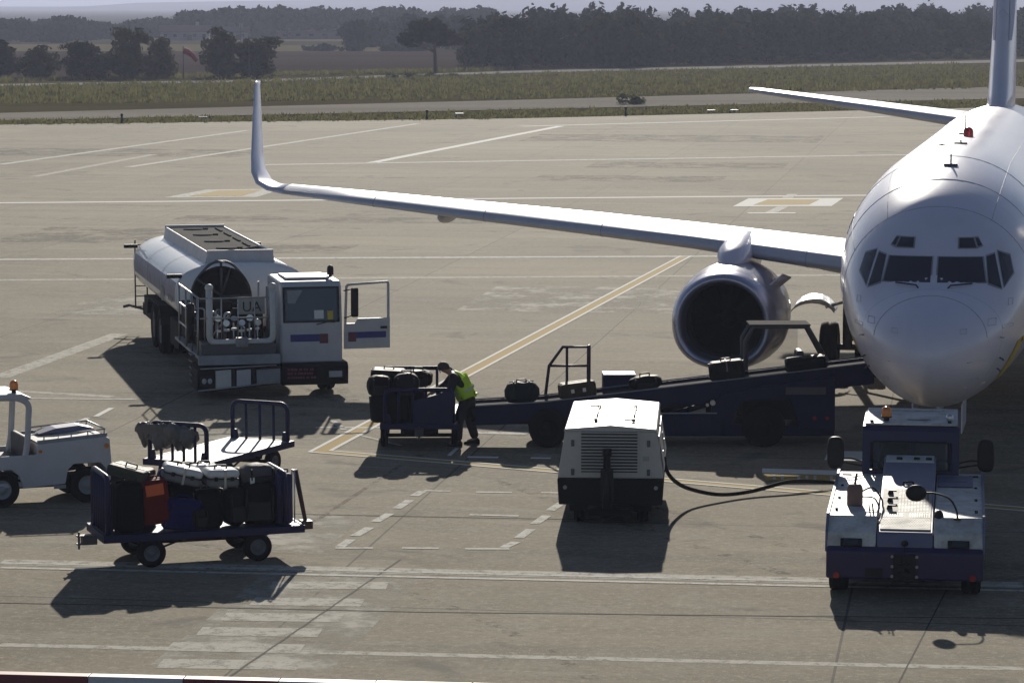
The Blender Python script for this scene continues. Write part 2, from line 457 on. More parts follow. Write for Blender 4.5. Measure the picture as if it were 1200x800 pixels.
def soil_like(name, a, b_, c_, sc=0.05, stretch=(1, 1, 1), rough=0.95, fine=2.0):
    m, nt, b = new_mat(name)
    v = objvec(nt)
    mp = nt.nodes.new('ShaderNodeMapping'); mp.inputs['Scale'].default_value = stretch
    nt.links.new(v, mp.inputs[0])
    n1 = noise(nt, mp.outputs[0], sc, 6, 0.62, 0.5)
    n2 = noise(nt, v, fine, 4, 0.7)
    c = mixcol(nt, ramp(nt, n1, [(0.35, 0.0), (0.65, 1.0)]), a, b_)
    c = mixcol(nt, mth(nt, 'MULTIPLY', ramp(nt, n2, [(0.45, 0.0), (0.7, 1.0)]), 0.6), c, c_)
    nt.links.new(c, b.inputs['Base Color'])
    b.inputs['Roughness'].default_value = rough
    b.inputs['Specular IOR Level'].default_value = 0.0
    return m
M['grassland'] = soil_like('verge_grass_ground', (0.070, 0.066, 0.030), (0.125, 0.102, 0.055), (0.05, 0.048, 0.025), 0.05, (0.35, 1, 1))
M['taxi'] = soil_like('taxiway_asphalt', (0.28, 0.255, 0.215), (0.36, 0.33, 0.28), (0.22, 0.20, 0.17), 0.08, (0.2, 1, 1), 0.75)
M['runway'] = soil_like('runway_surface', (0.30, 0.285, 0.26), (0.36, 0.34, 0.31), (0.26, 0.25, 0.23), 0.05, (0.2, 1, 1), 0.75)
M['plough'] = soil_like('ploughed_soil', (0.060, 0.047, 0.040), (0.085, 0.068, 0.055), (0.05, 0.042, 0.035), 0.02, (0.2, 1, 1), fine=0.4)
M['stubble'] = soil_like('pale_stubble', (0.17, 0.145, 0.085), (0.12, 0.115, 0.06), (0.2, 0.15, 0.1), 0.02, (0.25, 1, 1), fine=0.3)
M['land'] = soil_like('open_country', (0.06, 0.062, 0.035), (0.09, 0.08, 0.05), (0.05, 0.05, 0.03), 0.004, (0.4, 1, 1), fine=0.08)
M['hill'] = soil_like('hill_scrub', (0.045, 0.05, 0.035), (0.08, 0.075, 0.055), (0.03, 0.035, 0.025), 0.002, fine=0.02)

def sheet(name, pts, z, mat, label=None, kind='structure'):
    me = bpy.data.meshes.new(name)
    me.from_pydata([(x, y, z) for x, y in pts], [], [tuple(range(len(pts)))])
    me.materials.append(M[mat]); me.update()
    o = bpy.data.objects.new(name, me); COL.objects.link(o)
    if me.polygons[0].normal.z < 0: me.flip_normals()
    o['kind'] = kind
    return o

G0 = sheet('ground', [(-12000, -200), (12000, -200), (12000, 12000), (-12000, 12000)], -0.08, 'land')
def ext(a, b, k0, k1):
    """two points on a line, pushed outward"""
    d = (b[0] - a[0], b[1] - a[1])
    return (a[0] - d[0] * k0, a[1] - d[1] * k0), (b[0] + d[0] * k1, b[1] + d[1] * k1)
# edges of the paved areas, west to east
A0, A1 = ext((-35.1, 211.96), (0.0, 223.08), 3.0, 0.0); A2 = (32.19, 243.11); A3 = (130, 306)
T0, T1 = ext((-36.39, 219.79), (0.0, 243.11), 3.0, 0.0); T2 = (40.87, 269.49); T3 = (150, 340)
U0, U1 = ext((-38.97, 235.43), (0.0, 267.08), 3.0, 0.0); U2 = (46.77, 308.52); U3 = (160, 409)
V0, V1, V2, V3 = (-130, 250), (-51.55, 311.74), (-27.05, 330), (0.0, 371.94); V4, V5 = (42.42, 413.08), (150, 520)
W0, W1, W2, W3 = (-130, 259), (-53.05, 320.79), (-27.8, 340), (0.0, 384.0); W4, W5 = (42.42, 428.5), (150, 541)
sheet('apron', [(-160, -60), (160, -60), (160, 324), A3, A2, A1, A0], 0.0, 'apron')
sheet('grass_verge', [(-300, 60), (300, 60), (300, 760), (150, 552), (40, 436), (-28, 352), (-53, 337), (-300, 200)], -0.06, 'grassland')
sheet('taxiway', [T0, T1, T2, T3, U3, U2, U1, U0], -0.03, 'taxi')
sheet('runway', [V0, V1, V2, V3, V4, V5, W5, W4, W3, W2, W1, W0], -0.03, 'runway')
sheet('ploughed_field', [(-300, 340), (-40, 345), (10, 400), (-10, 552), (-300, 520)], -0.07, 'plough')
sheet('stubble_field', [(-300, 555), (-20, 545), (-10, 612), (-70, 640), (-300, 640)], -0.066, 'stubble')
sheet('far_field', [(-90, 700), (-10, 690), (-10, 740), (-90, 760)], -0.072, 'stubble')

# hills, real relief several kilometres off
def hills(name, y0, depth, x0, x1, prof, seed, nx=90, ny=14):
    rnd = Vector((seed * 7.1, seed * 3.3, 0))
    vs, fs = [], []
    for j in range(ny + 1):
        for i in range(nx + 1):
            x = x0 + (x1 - x0) * i / nx; t = j / ny
            h = prof(x) * math.sin(math.pi * min(1, t * 0.62 + 0.0)) 
            n = mnoise.fractal(Vector((x / 900, (y0 + depth * t) / 900, 0)) + rnd, 1.0, 2.0, 5)
            vs.append((x, y0 + depth * t, -1 + max(0, h * (1 + 0.35 * n))))
    for j in range(ny):
        for i in range(nx):
            a = j * (nx + 1) + i
            fs.append((a, a + 1, a + nx + 2, a + nx + 1))
    mb = MB(); mb.add(vs, fs, 0, True)
    o = mb.build(name, 'hill', recalc=False); o['kind'] = 'structure'
    return o
def lerp_prof(pts):
    def f(x):
        if x <= pts[0][0]: return pts[0][1]
        for (a, ha), (b, hb) in zip(pts, pts[1:]):
            if x <= b:
                t = (x - a) / (b - a); t = t * t * (3 - 2 * t)
                return ha + (hb - ha) * t
        return pts[-1][1]
    return f
hills('hills', 4200, 1500, -3000, 3000, lerp_prof([(-3000, 26), (-700, 5), (-560, 12), (-330, 16), (0, 30), (500, 34), (900, 30), (3000, 45)]), 3)
hills('far_hills', 8200, 2500, -5000, 5000, lerp_prof([(-5000, 60), (-1500, 28), (-1100, 34), (-500, 60), (0, 88), (900, 95), (5000, 95)]), 8)

# ------------------------------------------------------------------ painted markings (structure)
def stripe(name, a, b, wd, mat, z=0.004, seg=2.5):
    a, b = Vector((*a, 0)), Vector((*b, 0)); d = (b - a); n = Vector((-d.y, d.x, 0)).normalized() * wd / 2
    pts = [a - n, b - n, b + n, a + n]
    return sheet(name, [(p.x, p.y) for p in pts], z, mat)
def polyband(name, pts, off0, off1, mat, z):
    """band between two offsets along a polyline (mitred)"""
    V = [Vector((*p, 0)) for p in pts]; L0, L1 = [], []
    for i, p in enumerate(V):
        dirs = []
        if i: dirs.append((V[i] - V[i - 1]).normalized())
        if i < len(V) - 1: dirs.append((V[i + 1] - V[i]).normalized())
        ns = [Vector((-d.y, d.x, 0)) for d in dirs]
        n = sum(ns, Vector()).normalized(); k = 1 / max(0.35, n.dot(ns[0]))
        L0.append(p + n * off0 * k); L1.append(p + n * off1 * k)
    vs = [tuple((q.x, q.y, z)) for q in L0 + L1]; n = len(V)
    me = bpy.data.meshes.new(name); me.from_pydata(vs, [], [(i, i + 1, n + i + 1, n + i) for i in range(n - 1)])
    me.materials.append(M[mat]); me.update()
    if me.polygons[0].normal.z < 0: me.flip_normals()
    o = bpy.data.objects.new(name, me); COL.objects.link(o); o['kind'] = 'structure'
    return o

ST = [(5.7, 100.84), (-3.54, 56.4), (5.47, 51.4), (9.0, 49.5)]
polyband('stand_line_ochre', ST, -0.13, 0.13, 'paint_ochre', 0.004)
polyband('stand_line_white', ST, -0.21, -0.125, 'paint_white', 0.008)
polyband('stand_line_white', ST, 0.125, 0.21, 'paint_white', 0.008)
for a, b, wd, mt in [
    ((-7.56, 44.96), (7.26, 43.14), 0.10, 'paint_worn'), ((-7.5, 44.58), (7.2, 42.79), 0.13, 'paint_worn'),
    ((-7.56, 45.05), (7.26, 43.23), 0.45, 'paint_faint'),
    ((-6.6, 39.12), (6.36, 37.68), 0.22, 'paint_faint'),
    ((-23.32, 127.64), (24.15, 134.3), 0.7, 'paint_white'), ((-18.18, 99.32), (12.6, 101.02), 0.62, 'paint_worn'),
    ((-16.83, 91.88), (11.71, 93.78), 0.5, 'paint_faint'), ((-7.32, 160.47), (3.29, 208.99), 0.6, 'paint_white'),
    ((-19.43, 156.24), (-6.48, 213.48), 0.5, 'paint_worn'), ((-26.33, 158.75), (-17.28, 201.9), 0.5, 'paint_worn'),
    ((-22.87, 147.68), (-19.68, 169.63), 0.5, 'paint_faint'), ((-13.13, 158.33), (21.97, 169.15), 1.0, 'paint_worn'),
    ((0.58, 208.55), (27.5, 226.48), 1.3, 'paint_worn'), ((-10.72, 64.14), (-7.84, 63.93), 0.16, 'paint_worn'),
    ((-9.52, 56.82), (-8.95, 59.06), 0.10, 'paint_worn'), ((-8.33, 61.24), (-8.18, 62.56), 0.12, 'paint_white'),
    ((-8.64, 60.0), (-8.46, 61.0), 0.12, 'paint_white'), ((-11.33, 67.78), (-9.83, 76.86), 0.45, 'paint_faint'),
    ((-14.2, 66.9), (-8.4, 64.4), 0.30, 'paint_faint'),
    ((-0.81, 55.68), (-0.25, 55.63), 0.2, 'paint_white'), ((0.34, 55.57), (0.7, 55.52), 0.16, 'paint_white'),
    ((-3.83, 59.61), (-2.16, 59.61), 0.12, 'paint_white'), ((-3.55, 60.6), (-3.25, 59.3), 0.12, 'paint_worn'),
    ((-3.12, 58.89), (-2.07, 57.16), 0.08, 'paint_worn'), ((-1.15, 55.84), (-1.02, 56.82), 0.08, 'paint_white'),
    ((-0.7, 58.9), (0.3, 58.75), 0.30, 'paint_worn'),
    ((4.63, 36.57), (6.14, 42.92), 0.02, 'tar'), ((-3.57, 36.76), (-1.65, 45.28), 0.035, 'tar'),
    ((-3.62, 49.38), (1.37, 48.8), 0.045, 'tar'), ((-7.06, 41.92), (-1.16, 41.26), 0.04, 'tar'),
    ((-1.16, 41.26), (7.45, 40.79), 0.04, 'tar'), ((-3.29, 47.91), (-1.99, 54.68), 0.09, 'rust_trace')]:
    stripe({'tar': 'tar_seam', 'rust_trace': 'brown_trace_line'}.get(mt, 'painted_line'), a, b, wd, mt, 0.0045 if mt in ('tar', 'rust_trace') else (0.002 if mt == 'paint_faint' else 0.006))
# dashed parking box
for a, b in [((-2.68, 46.22), (-2.11, 46.22)), ((-1.67, 46.22), (-1.11, 46.2)), ((-0.71, 46.15), (-0.04, 46.15)),
             ((-1.49, 51.78), (-1.04, 51.7)), ((-0.61, 51.62), (0.0, 51.57)), ((0.49, 51.57), (0.86, 51.53)), ((-0.69, 49.29), (0.11, 49.17))]:
    stripe('parking_box_dash', a, b, 0.13, 'paint_worn', 0.006)
for a, b in [((-2.62, 46.3), (-2.48, 46.97)), ((-2.44, 47.28), (-2.24, 48.07)), ((-2.18, 48.6), (-1.98, 49.4)), ((-1.89, 49.9), (-1.70, 50.76)), ((-1.64, 51.2), (-1.52, 51.7)),
             ((-0.13, 46.25), (0.06, 46.75)), ((0.10, 47.1), (0.30, 47.91)), ((0.36, 48.4), (0.56, 49.21)), ((0.62, 49.7), (0.83, 50.5))]:
    stripe('parking_box_dash', a, b, 0.16, 'paint_worn', 0.006)
# worn bars of an old crossing
for a, b in [((-3.43, 43.24), (-1.77, 43.18)), ((-3.59, 42.04), (-2.06, 41.92)), ((-3.89, 40.96), (-2.29, 40.85)),
             ((-4.12, 39.99), (-2.52, 39.88)), ((-4.41, 39.02), (-2.69, 38.86)), ((-4.41, 37.98), (-2.66, 37.88))]:
    stripe('worn_crossing_bar', a, b, 0.55, 'paint_faint', 0.003)
# stand number marks: a white frame with an ochre heart crossed by a short bar
sheet('stand_mark_white', [(9.0, 125.7), (13.05, 125.9), (14.1, 131.2), (10.05, 131.0)], 0.006, 'paint_white')
sheet('stand_mark_ochre', [(9.9, 126.6), (12.2, 126.75), (13.0, 130.3), (10.8, 130.2)], 0.010, 'paint_ochre')
stripe('stand_mark_bar', (10.2, 121.8), (11.05, 125.6), 0.45, 'paint_worn', 0.006)
stripe('stand_mark_bar', (11.7, 131.2), (12.2, 133.9), 0.45, 'paint_worn', 0.0075)
stripe('stand_mark_bar', (9.3, 121.6), (11.2, 121.7), 0.6, 'paint_white', 0.009)
sheet('stand_mark_white', [(-14.86, 131.5), (-10.9, 131.9), (-10.2, 137.9), (-13.6, 137.2)], 0.005, 'paint_worn')
sheet('stand_mark_ochre', [(-13.9, 132.4), (-11.6, 132.7), (-11.1, 137.0), (-13.0, 136.4)], 0.010, 'paint_ochre')
# the white and ochre box beside the loader
sheet('lettered_box_white', [(4.40, 53.75), (5.9, 53.45), (5.9, 54.0), (4.45, 54.3)], 0.006, 'paint_white')
sheet('lettered_box_ochre', [(4.40, 52.9), (5.9, 52.6), (5.9, 53.42), (4.40, 53.72)], 0.006, 'paint_ochre')
for i in range(9):
    if i in (2, 6): continue
    stripe('lettered_box_letter', (4.55 + i * 0.14, 52.98 - i * 0.02), (4.60 + i * 0.14, 53.5 - i * 0.02), 0.05, 'paint_worn', 0.012)
stripe('painted_line', (5.75, 55.9), (7.6, 55.6), 1.2, 'paint_white', 0.005)

# tyre marks left by the aircraft and the tugs, and patched slabs
M['tyremark'] = paint_mark('tyre_rubber_trace', (0.085, 0.078, 0.064), 0.68, 2.2)
M['patch_dark'] = paint_mark('dark_patch', (0.15, 0.135, 0.106), 0.63, 0.55)
M['patch_pale'] = paint_mark('pale_patch', (0.44, 0.41, 0.34), 0.56, 0.8)
def curve_pts(a, b, c, n=14):
    return [((1 - t) ** 2 * a[0] + 2 * t * (1 - t) * b[0] + t * t * c[0], (1 - t) ** 2 * a[1] + 2 * t * (1 - t) * b[1] + t * t * c[1]) for t in [i / n for i in range(n + 1)]]
for k, (a, b, c, wd) in enumerate([((-9.5, 75), (-4, 60), (4, 44), 0.22), ((-8.0, 75), (-2.6, 60), (5.2, 44.3), 0.22), 
        ((-20, 120), (0, 108), (16, 112), 0.5), ((-18, 128), (2, 114), (18, 119), 0.5), ((-6, 47.5), (-1, 44), (1, 37), 0.2), ((-25, 150), (-5, 143), (20, 150), 0.8), ((-14, 95), (-6, 80), (-3, 62), 0.3), ((-28, 190), (0, 178), (30, 200), 1.0)]):
    polyband('tyre_mark', curve_pts(a, b, c), -wd / 2, wd / 2, 'tyremark', 0.0012 + 0.0001 * k)
for k, (x, y, l, w_, m_) in enumerate([(5.5, 146, 9, 5, 'patch_dark'), (9, 158, 10, 6, 'patch_dark'), (-14, 110, 7.4, 7.4, 'patch_dark'), (-6, 118, 14, 3, 'patch_dark'), (2.5, 86, 7, 7.4, 'patch_pale'), (-9, 84, 6, 5, 'patch_pale'), (-2.9, 41, 2.3, 6.5, 'patch_pale'), 
        (-0.8, 62.5, 3.2, 2.2, 'patch_pale'), (-5.6, 58, 2.4, 3, 'patch_pale'), (-8, 104, 5, 4, 'patch_dark'), (-22, 172, 16, 9, 'patch_dark'), (10, 190, 18, 10, 'patch_dark'), (-3.2, 47.6, 1.2, 3.5, 'patch_pale')]):
    cs, sn = math.cos(SLAB), math.sin(SLAB)
    sheet('concrete_patch', [(x + cs * i * l / 2 - sn * j * w_ / 2, y + sn * i * l / 2 + cs * j * w_ / 2) for i, j in ((-1, -1), (1, -1), (1, 1), (-1, 1))], 0.0005 + 0.00003 * k, m_)
# ------------------------------------------------------------------ the airliner (local: x to image right, y aft, z up)
def pchip(xs, ys):
    n = len(xs); h = [xs[i + 1] - xs[i] for i in range(n - 1)]; d = [(ys[i + 1] - ys[i]) / h[i] for i in range(n - 1)]
    m = [d[0]] + [0] * (n - 2) + [d[-1]]
    for i in range(1, n - 1):
        if d[i - 1] * d[i] > 0:
            w1, w2 = 2 * h[i] + h[i - 1], h[i] + 2 * h[i - 1]
            m[i] = (w1 + w2) / (w1 / d[i - 1] + w2 / d[i])
    def f(x):
        x = max(xs[0], min(xs[-1], x))
        i = max(k for k in range(n - 1) if xs[k] <= x)
        t = (x - xs[i]) / h[i]
        return ((2 * t**3 - 3 * t**2 + 1) * ys[i] + (t**3 - 2 * t**2 + t) * h[i] * m[i] + (-2 * t**3 + 3 * t**2) * ys[i + 1] + (t**3 - t**2) * h[i] * m[i + 1])
    return f
FY   = [0, 0.02,   0.08, 0.25, 0.55, 1.0,  1.5,  2.0,  2.5,  3.0,  4.0,  5.0,  6.5,  9.0,  24.0, 28.0, 31.0, 34.0, 36.5, 38.5, 39.4]
FTOP = [2.565, 2.71, 2.86, 3.04, 3.22, 3.42, 3.60, 4.00, 4.42, 4.72, 5.10, 5.32, 5.50, 5.60, 5.60, 5.60, 5.59, 5.56, 5.48, 5.30, 5.12]
FBOT = [2.555, 2.41, 2.28, 2.08, 1.90, 1.73, 1.60, 1.51, 1.45, 1.41, 1.37, 1.36, 1.36, 1.36, 1.36, 1.75, 2.45, 3.20, 3.95, 4.55, 4.85]
FHW  = [0.01, 0.15, 0.30, 0.52, 0.76, 1.00, 1.20, 1.36, 1.49, 1.59, 1.73, 1.82, 1.88, 1.89, 1.89, 1.86, 1.70, 1.35, 0.90, 0.42, 0.12]
FZW  = [2.56, 2.56, 2.58, 2.62, 2.68, 2.78, 2.90, 3.04, 3.16, 3.27, 3.40, 3.48, 3.52, 3.54, 3.54, 3.72, 4.05, 4.40, 4.70, 4.92, 4.98]
_u = [math.sqrt(k) for k in FY]          # spaced by the root of the distance, so the tip is round
ftop, fbot, fhw, fzw = [(lambda y, f=pchip(_u, v): f(math.sqrt(max(0.0, y)))) for v in (FTOP, FBOT, FHW, FZW)]
NSE, NLO = 2.08, 1.86
def fus_pt(y, a):
    """a = angle, 0 at image right, 90 deg at the crown"""
    hw, zw = fhw(y), fzw(y)
    h = (ftop(y) - zw) if math.sin(a) >= 0 else (zw - fbot(y))
    cx, sx = math.cos(a), math.sin(a)
    p = 2 / (NSE if sx >= 0 else NLO)
    return Vector((hw * math.copysign(abs(cx) ** p, cx), y, zw + h * math.copysign(abs(sx) ** p, sx)))
def fus_F(x, y, z):
    hw, zw = fhw(y), fzw(y)
    h = (ftop(y) - zw) if z >= zw else (zw - fbot(y))
    k = NSE if z >= zw else NLO
    return (abs(x) / hw) ** k + (abs(z - zw) / h) ** k - 1
def on_nose(x, z, off=0.0):
    """the fuselage skin seen from straight ahead at (x, z), lifted off along its normal"""
    lo, hi = 0.005, 8.5
    for _ in range(50):
        mid = (lo + hi) / 2
        if fus_F(x, mid, z) > 0: lo = mid
        else: hi = mid
    y = (lo + hi) / 2; e = 1e-3
    g = Vector((fus_F(x + e, y, z) - fus_F(x - e, y, z), fus_F(x, y + e, z) - fus_F(x, y - e, z), fus_F(x, y, z + e) - fus_F(x, y, z - e))).normalized()
    return Vector((x, y, z)) + g * off
def skin_patch(mb, quad, off, mat=0, n=6):
    """quad of (x, z) corners laid on the nose"""
    a, b, c, d = [Vector((q[0], q[1])) for q in quad]
    pts = []
    for j in range(n + 1):
        for i in range(n + 1):
            u, v = i / n, j / n
            q = a * (1 - u) * (1 - v) + b * u * (1 - v) + c * u * v + d * (1 - u) * v
            pts.append(on_nose(q.x, q.y, off))
    mb.add(pts, [(j * (n + 1) + i, j * (n + 1) + i + 1, (j + 1) * (n + 1) + i + 1, (j + 1) * (n + 1) + i) for j in range(n) for i in range(n)], mat, True)
def grow(quad, k):
    c = sum((Vector(q) for q in quad), Vector((0, 0))) / 4
    return [tuple(Vector(q) + (Vector(q) - c).normalized() * k) for q in quad]

PL = thing('airliner', 'white twin-engine jet airliner parked nose-on with a raised winglet', 'airliner', (6.66, 49.2, 0), R(-10.9))
mb = MB()
ys = [FY[0] + 0.0] + [0.004, 0.01, 0.02, 0.035, 0.055, 0.08, 0.15, 0.25, 0.4, 0.55, 0.75, 1.0, 1.25, 1.5, 1.75, 2.0, 2.25, 2.5, 2.75, 3.0, 3.5, 4, 4.5, 5, 5.7, 6.5, 7.5, 9, 12, 15, 18, 21, 24, 25.5, 27, 28, 29.5, 31, 32.5, 34, 35.3, 36.5, 37.5, 38.5, 39.0, 39.4]
mb.loft([[fus_pt(y, 2 * math.pi * i / 64) for i in range(64)] for y in ys])
FUS = mb.build('fuselage', 'plane_white', PL)
# cockpit glazing, pane by pane with a dark rubber seal behind each
panes = []
for s in (-1, 1):
    panes += [('windshield', [(s * 0.055, 3.63), (s * 0.84, 3.63), (s * 0.765, 4.015), (s * 0.055, 4.02)]),
              ('side_window', [(s * 0.885, 3.62), (s * 1.10, 3.53), (s * 0.96, 4.06), (s * 0.83, 4.02)]),
              ('side_window', [(s * 1.135, 3.55), (s * 1.27, 3.76), (s * 1.20, 4.02), (s * 1.005, 4.10)]),
              ('eyebrow_window', [(s * 0.38, 4.16), (s * 0.66, 4.16), (s * 0.60, 4.31), (s * 0.375, 4.31)]),
              ('eyebrow_window', [(s * 0.685, 4.18), (s * 0.75, 4.20), (s * 0.68, 4.31), (s * 0.63, 4.31)])]
M['seal'] = P('window_seal_grey', (0.30, 0.30, 0.33), 0.5, dirt=0.2)
for nm, q in panes:
    f = MB(); skin_patch(f, grow(q, 0.028), 0.004); fo = f.build(nm, 'seal', FUS, recalc=False)
    g = MB(); skin_patch(g, q, 0.009); g.build('pane', 'cockpit', fo, recalc=False)
# wipers
for s in (-1, 1):
    a = on_nose(s * 0.28, 3.575, 0.03); b = on_nose(s * 0.62, 3.60, 0.035)
    t = MB(); t.tube([on_nose(s * 0.24, 3.55, 0.01), a, b], 0.013, 6); t.build('wiper', 'black', FUS)
# radome joint, probes, latches
def nose_line(pts, r, mat, name, off=0.004):
    t = MB(); t.tube([on_nose(x, z, off) for x, z in pts], r, 6); return t.build(name, mat, FUS)
M['seam'] = P('panel_seam', (0.40, 0.39, 0.45), 0.6, dirt=0.1)
nose_line([(0.92 * math.cos(t), 2.78 + 0.68 * math.sin(t)) for t in [math.pi * (0.02 + 0.96 * i / 30) for i in range(31)]], 0.006, 'seam', 'radome_seam', 0.0)
for s in (-1, 1):
    nose_line([(s * 0.62, 2.45), (s * 0.88, 2.47)], 0.008, 'alu', 'seam_strip')
    nose_line([(s * 0.55, 1.98), (s * 0.86, 1.99)], 0.008, 'alu', 'seam_strip')
    for (x, z) in ((1.12, 2.78), (1.10, 2.42), (1.05, 2.22)):
        p = on_nose(s * x, z, 0.0); q = on_nose(s * x, z, 0.07)
        t = MB(); t.cyl(p, q, 0.014, n=8); t.tube([q, q + Vector((0, -0.13, 0.0))], 0.012, 6); t.build('pitot_probe', 'darksteel' if z < 2.5 else 'alu', FUS)
# skin joints, small hatches and stencilled marks on the nose section
t = MB()
for y in (3.15, 4.35, 6.4): t.tube([fus_pt(y, 2 * math.pi * i / 72) for i in range(72)], 0.0038, 5, closed=True)
for a in (28, 58, 122, 152, 205, 335): t.tube([fus_pt(y, R(a)) for y in [3.15 + 0.5 * i for i in range(30)]], 0.0035, 5)
t.build('skin_joint', 'seam', FUS)
for s in (-1, 1):
    for (x, z, w_, h_) in ((0.55, 2.95, 0.10, 0.07), (0.98, 3.05, 0.12, 0.10), (1.22, 2.95, 0.16, 0.05), (0.72, 2.12, 0.10, 0.04), (1.25, 3.32, 0.07, 0.10), (0.35, 1.75, 0.14, 0.06)):
        t = MB(); q = [on_nose(s * (x + i * w_ / 2), z + j * h_ / 2, 0.003) for i, j in ((-1, -1), (1, -1), (1, 1), (-1, 1))]
        t.tube(q, 0.0032, 4, closed=True); t.build('access_hatch', 'seam', FUS)
# yellow sweep along the lower flanks
SW = [(0.50, 1.46), (0.78, 1.62), (1.00, 1.86), (1.17, 2.14), (1.32, 2.42), (1.40, 2.60)]
for s in (-1, 1):
    q = [Vector((SW[k][0] + (SW[k + 1][0] - SW[k][0]) * u / 6, SW[k][1] + (SW[k + 1][1] - SW[k][1]) * u / 6)) for k in range(len(SW) - 1) for u in range(6)] + [Vector(SW[-1])]
    o = []
    for k, p in enumerate(q):
        d = (q[min(k + 1, len(q) - 1)] - q[max(k - 1, 0)]).normalized(); n = Vector((-d.y, d.x)) * 0.036
        for e in (n, -n):
            w_ = on_nose(p.x + e.x, p.y + e.y, 0.007); o.append((s * w_.x, w_.y, w_.z))
    y1 = on_nose(*SW[-1]).y; z1 = SW[-1][1]; za = z1 - 0.036; zb = z1 + 0.036
    for k in range(1, 31):
        y = y1 + (26 - y1) * (k / 30) ** 1.5
        for z in (zb + 0.012 * k ** 0.5, za - 0.01 * k ** 0.5):
            h = fzw(y) - fbot(y); zz = min(z, fzw(y) - 0.05)
            x = fhw(y) * max(0.0, 1 - ((fzw(y) - zz) / h) ** NLO) ** (1 / NLO)
            o.append((s * (x + 0.007), y, zz))
    t = MB(); t.add(o, [(2 * i, 2 * i + 1, 2 * i + 3, 2 * i + 2) for i in range(len(o) // 2 - 1)], 0, True)
    t.build('yellow_stripe', 'yellow', FUS, recalc=False)
# cabin windows on both flanks
M['cabinwin'] = glass_mat('cabin_window', (0.03, 0.03, 0.04), 1.0)
base = None
for s in (-1, 1):
    zc = 4.05
    x = fhw(10) * (1 - (abs(zc - fzw(10)) / (ftop(10) - fzw(10))) ** NSE) ** (1 / NSE)
    t = MB()
    pts = [(s * (x + 0.006 - 0.25 * w * abs(w)), u, zc + w) for u, w in [(0.125 * math.copysign(abs(math.cos(k)) ** 0.6, math.cos(k)), 0.18 * math.copysign(abs(math.sin(k)) ** 0.6, math.sin(k))) for k in [2 * math.pi * i / 16 for i in range(16)]]]
    t.add(pts, [tuple(range(16))])
    first = t.build('cabin_window', 'cabinwin', FUS)
    first.location = (0, 7.4, 0)
    for k in range(1, 34):
        c = first.copy(); COL.objects.link(c); c.parent = FUS; c.location = (0, 7.4 + k * 0.508, 0)
# doors: outline of the service door on one side, the open entry door on the other
t = MB(); t.tube([fus_pt(y, R(a)) * 1.0 for y, a in [(5.3, 205), (5.3, 160), (5.45, 152), (6.0, 152), (6.15, 160), (6.15, 205), (6.0, 209), (5.45, 209)]], 0.010, 5, closed=True)
t.build('service_door', 'seam', FUS)
t = MB()
for k in range(1):
    t.at((2.02, 4.75, 4.35), R(-20))
    t.loft([[Vector((0.0 - 0.35 * (w / 1.0) ** 2 + dx, u, w)) for u, w in [(-0.32, -0.85), (0.32, -0.85), (0.40, -0.6), (0.40, 0.3), (0.25, 0.55), (-0.25, 0.55), (-0.40, 0.3), (-0.40, -0.6)]] for dx in (0.0, 0.14)], True, False)
t.build('entry_door', 'black', PL, bevel=0.03)
# crown antennas and red beacon
def crown(y, x=0.0):
    a = math.pi / 2 - x
    return fus_pt(y, a)
for y, hgt, ln in ((5.4, 0.22, 0.30), (9.0, 0.10, 0.22), (13.2, 0.42, 0.30)):
    p = crown(y, -0.02 if y > 10 else 0.03)
    t = MB(); t.loft([[p + Vector((dx, dy + k * ln * 0.35, -0.03 + k * hgt)) for dx, dy in ((0, -ln / 2 * (1 - 0.4 * k)), (0.015, 0), (0, ln / 2 * (1 - 0.4 * k)), (-0.015, 0))] for k in (0, 1)], True, False)
    t.box(p + Vector((0, 0.0, 0.01)), (0.24, 0.12, 0.03))
    t.build('antenna', 'darksteel', FUS)
p = crown(12.2, 0.03)
t = MB(); t.lathe([(0.10, -0.05), (0.10, 0.10), (0.085, 0.15), (0.04, 0.18), (0.001, 0.185)], p, (0, 0, 1), 14); t.build('red_beacon', 'redlens', FUS)
t = MB(); t.box(crown(8.8, -0.14) + Vector((0, 0, 0.01)), (0.16, 0.08, 0.03)); t.build('antenna', 'darksteel', FUS)
# wing-body fairing
t = MB(); rings = []
for i in range(13):
    u = i / 12; y = 11.8 + 10.6 * u; k = math.sin(math.pi * min(1, max(0.0, u))) ** 0.5
    k = max(k, 0.03)
    rings.append([Vector((2.12 * k * math.copysign(abs(math.cos(a)) ** 0.7, math.cos(a)), y, 1.75 + 0.78 * k * math.copysign(abs(math.sin(a)) ** 0.7, math.sin(a)))) for a in [2 * math.pi * j / 36 for j in range(36)]])
t.loft(rings); t.build('belly_fairing', 'plane_white', PL)

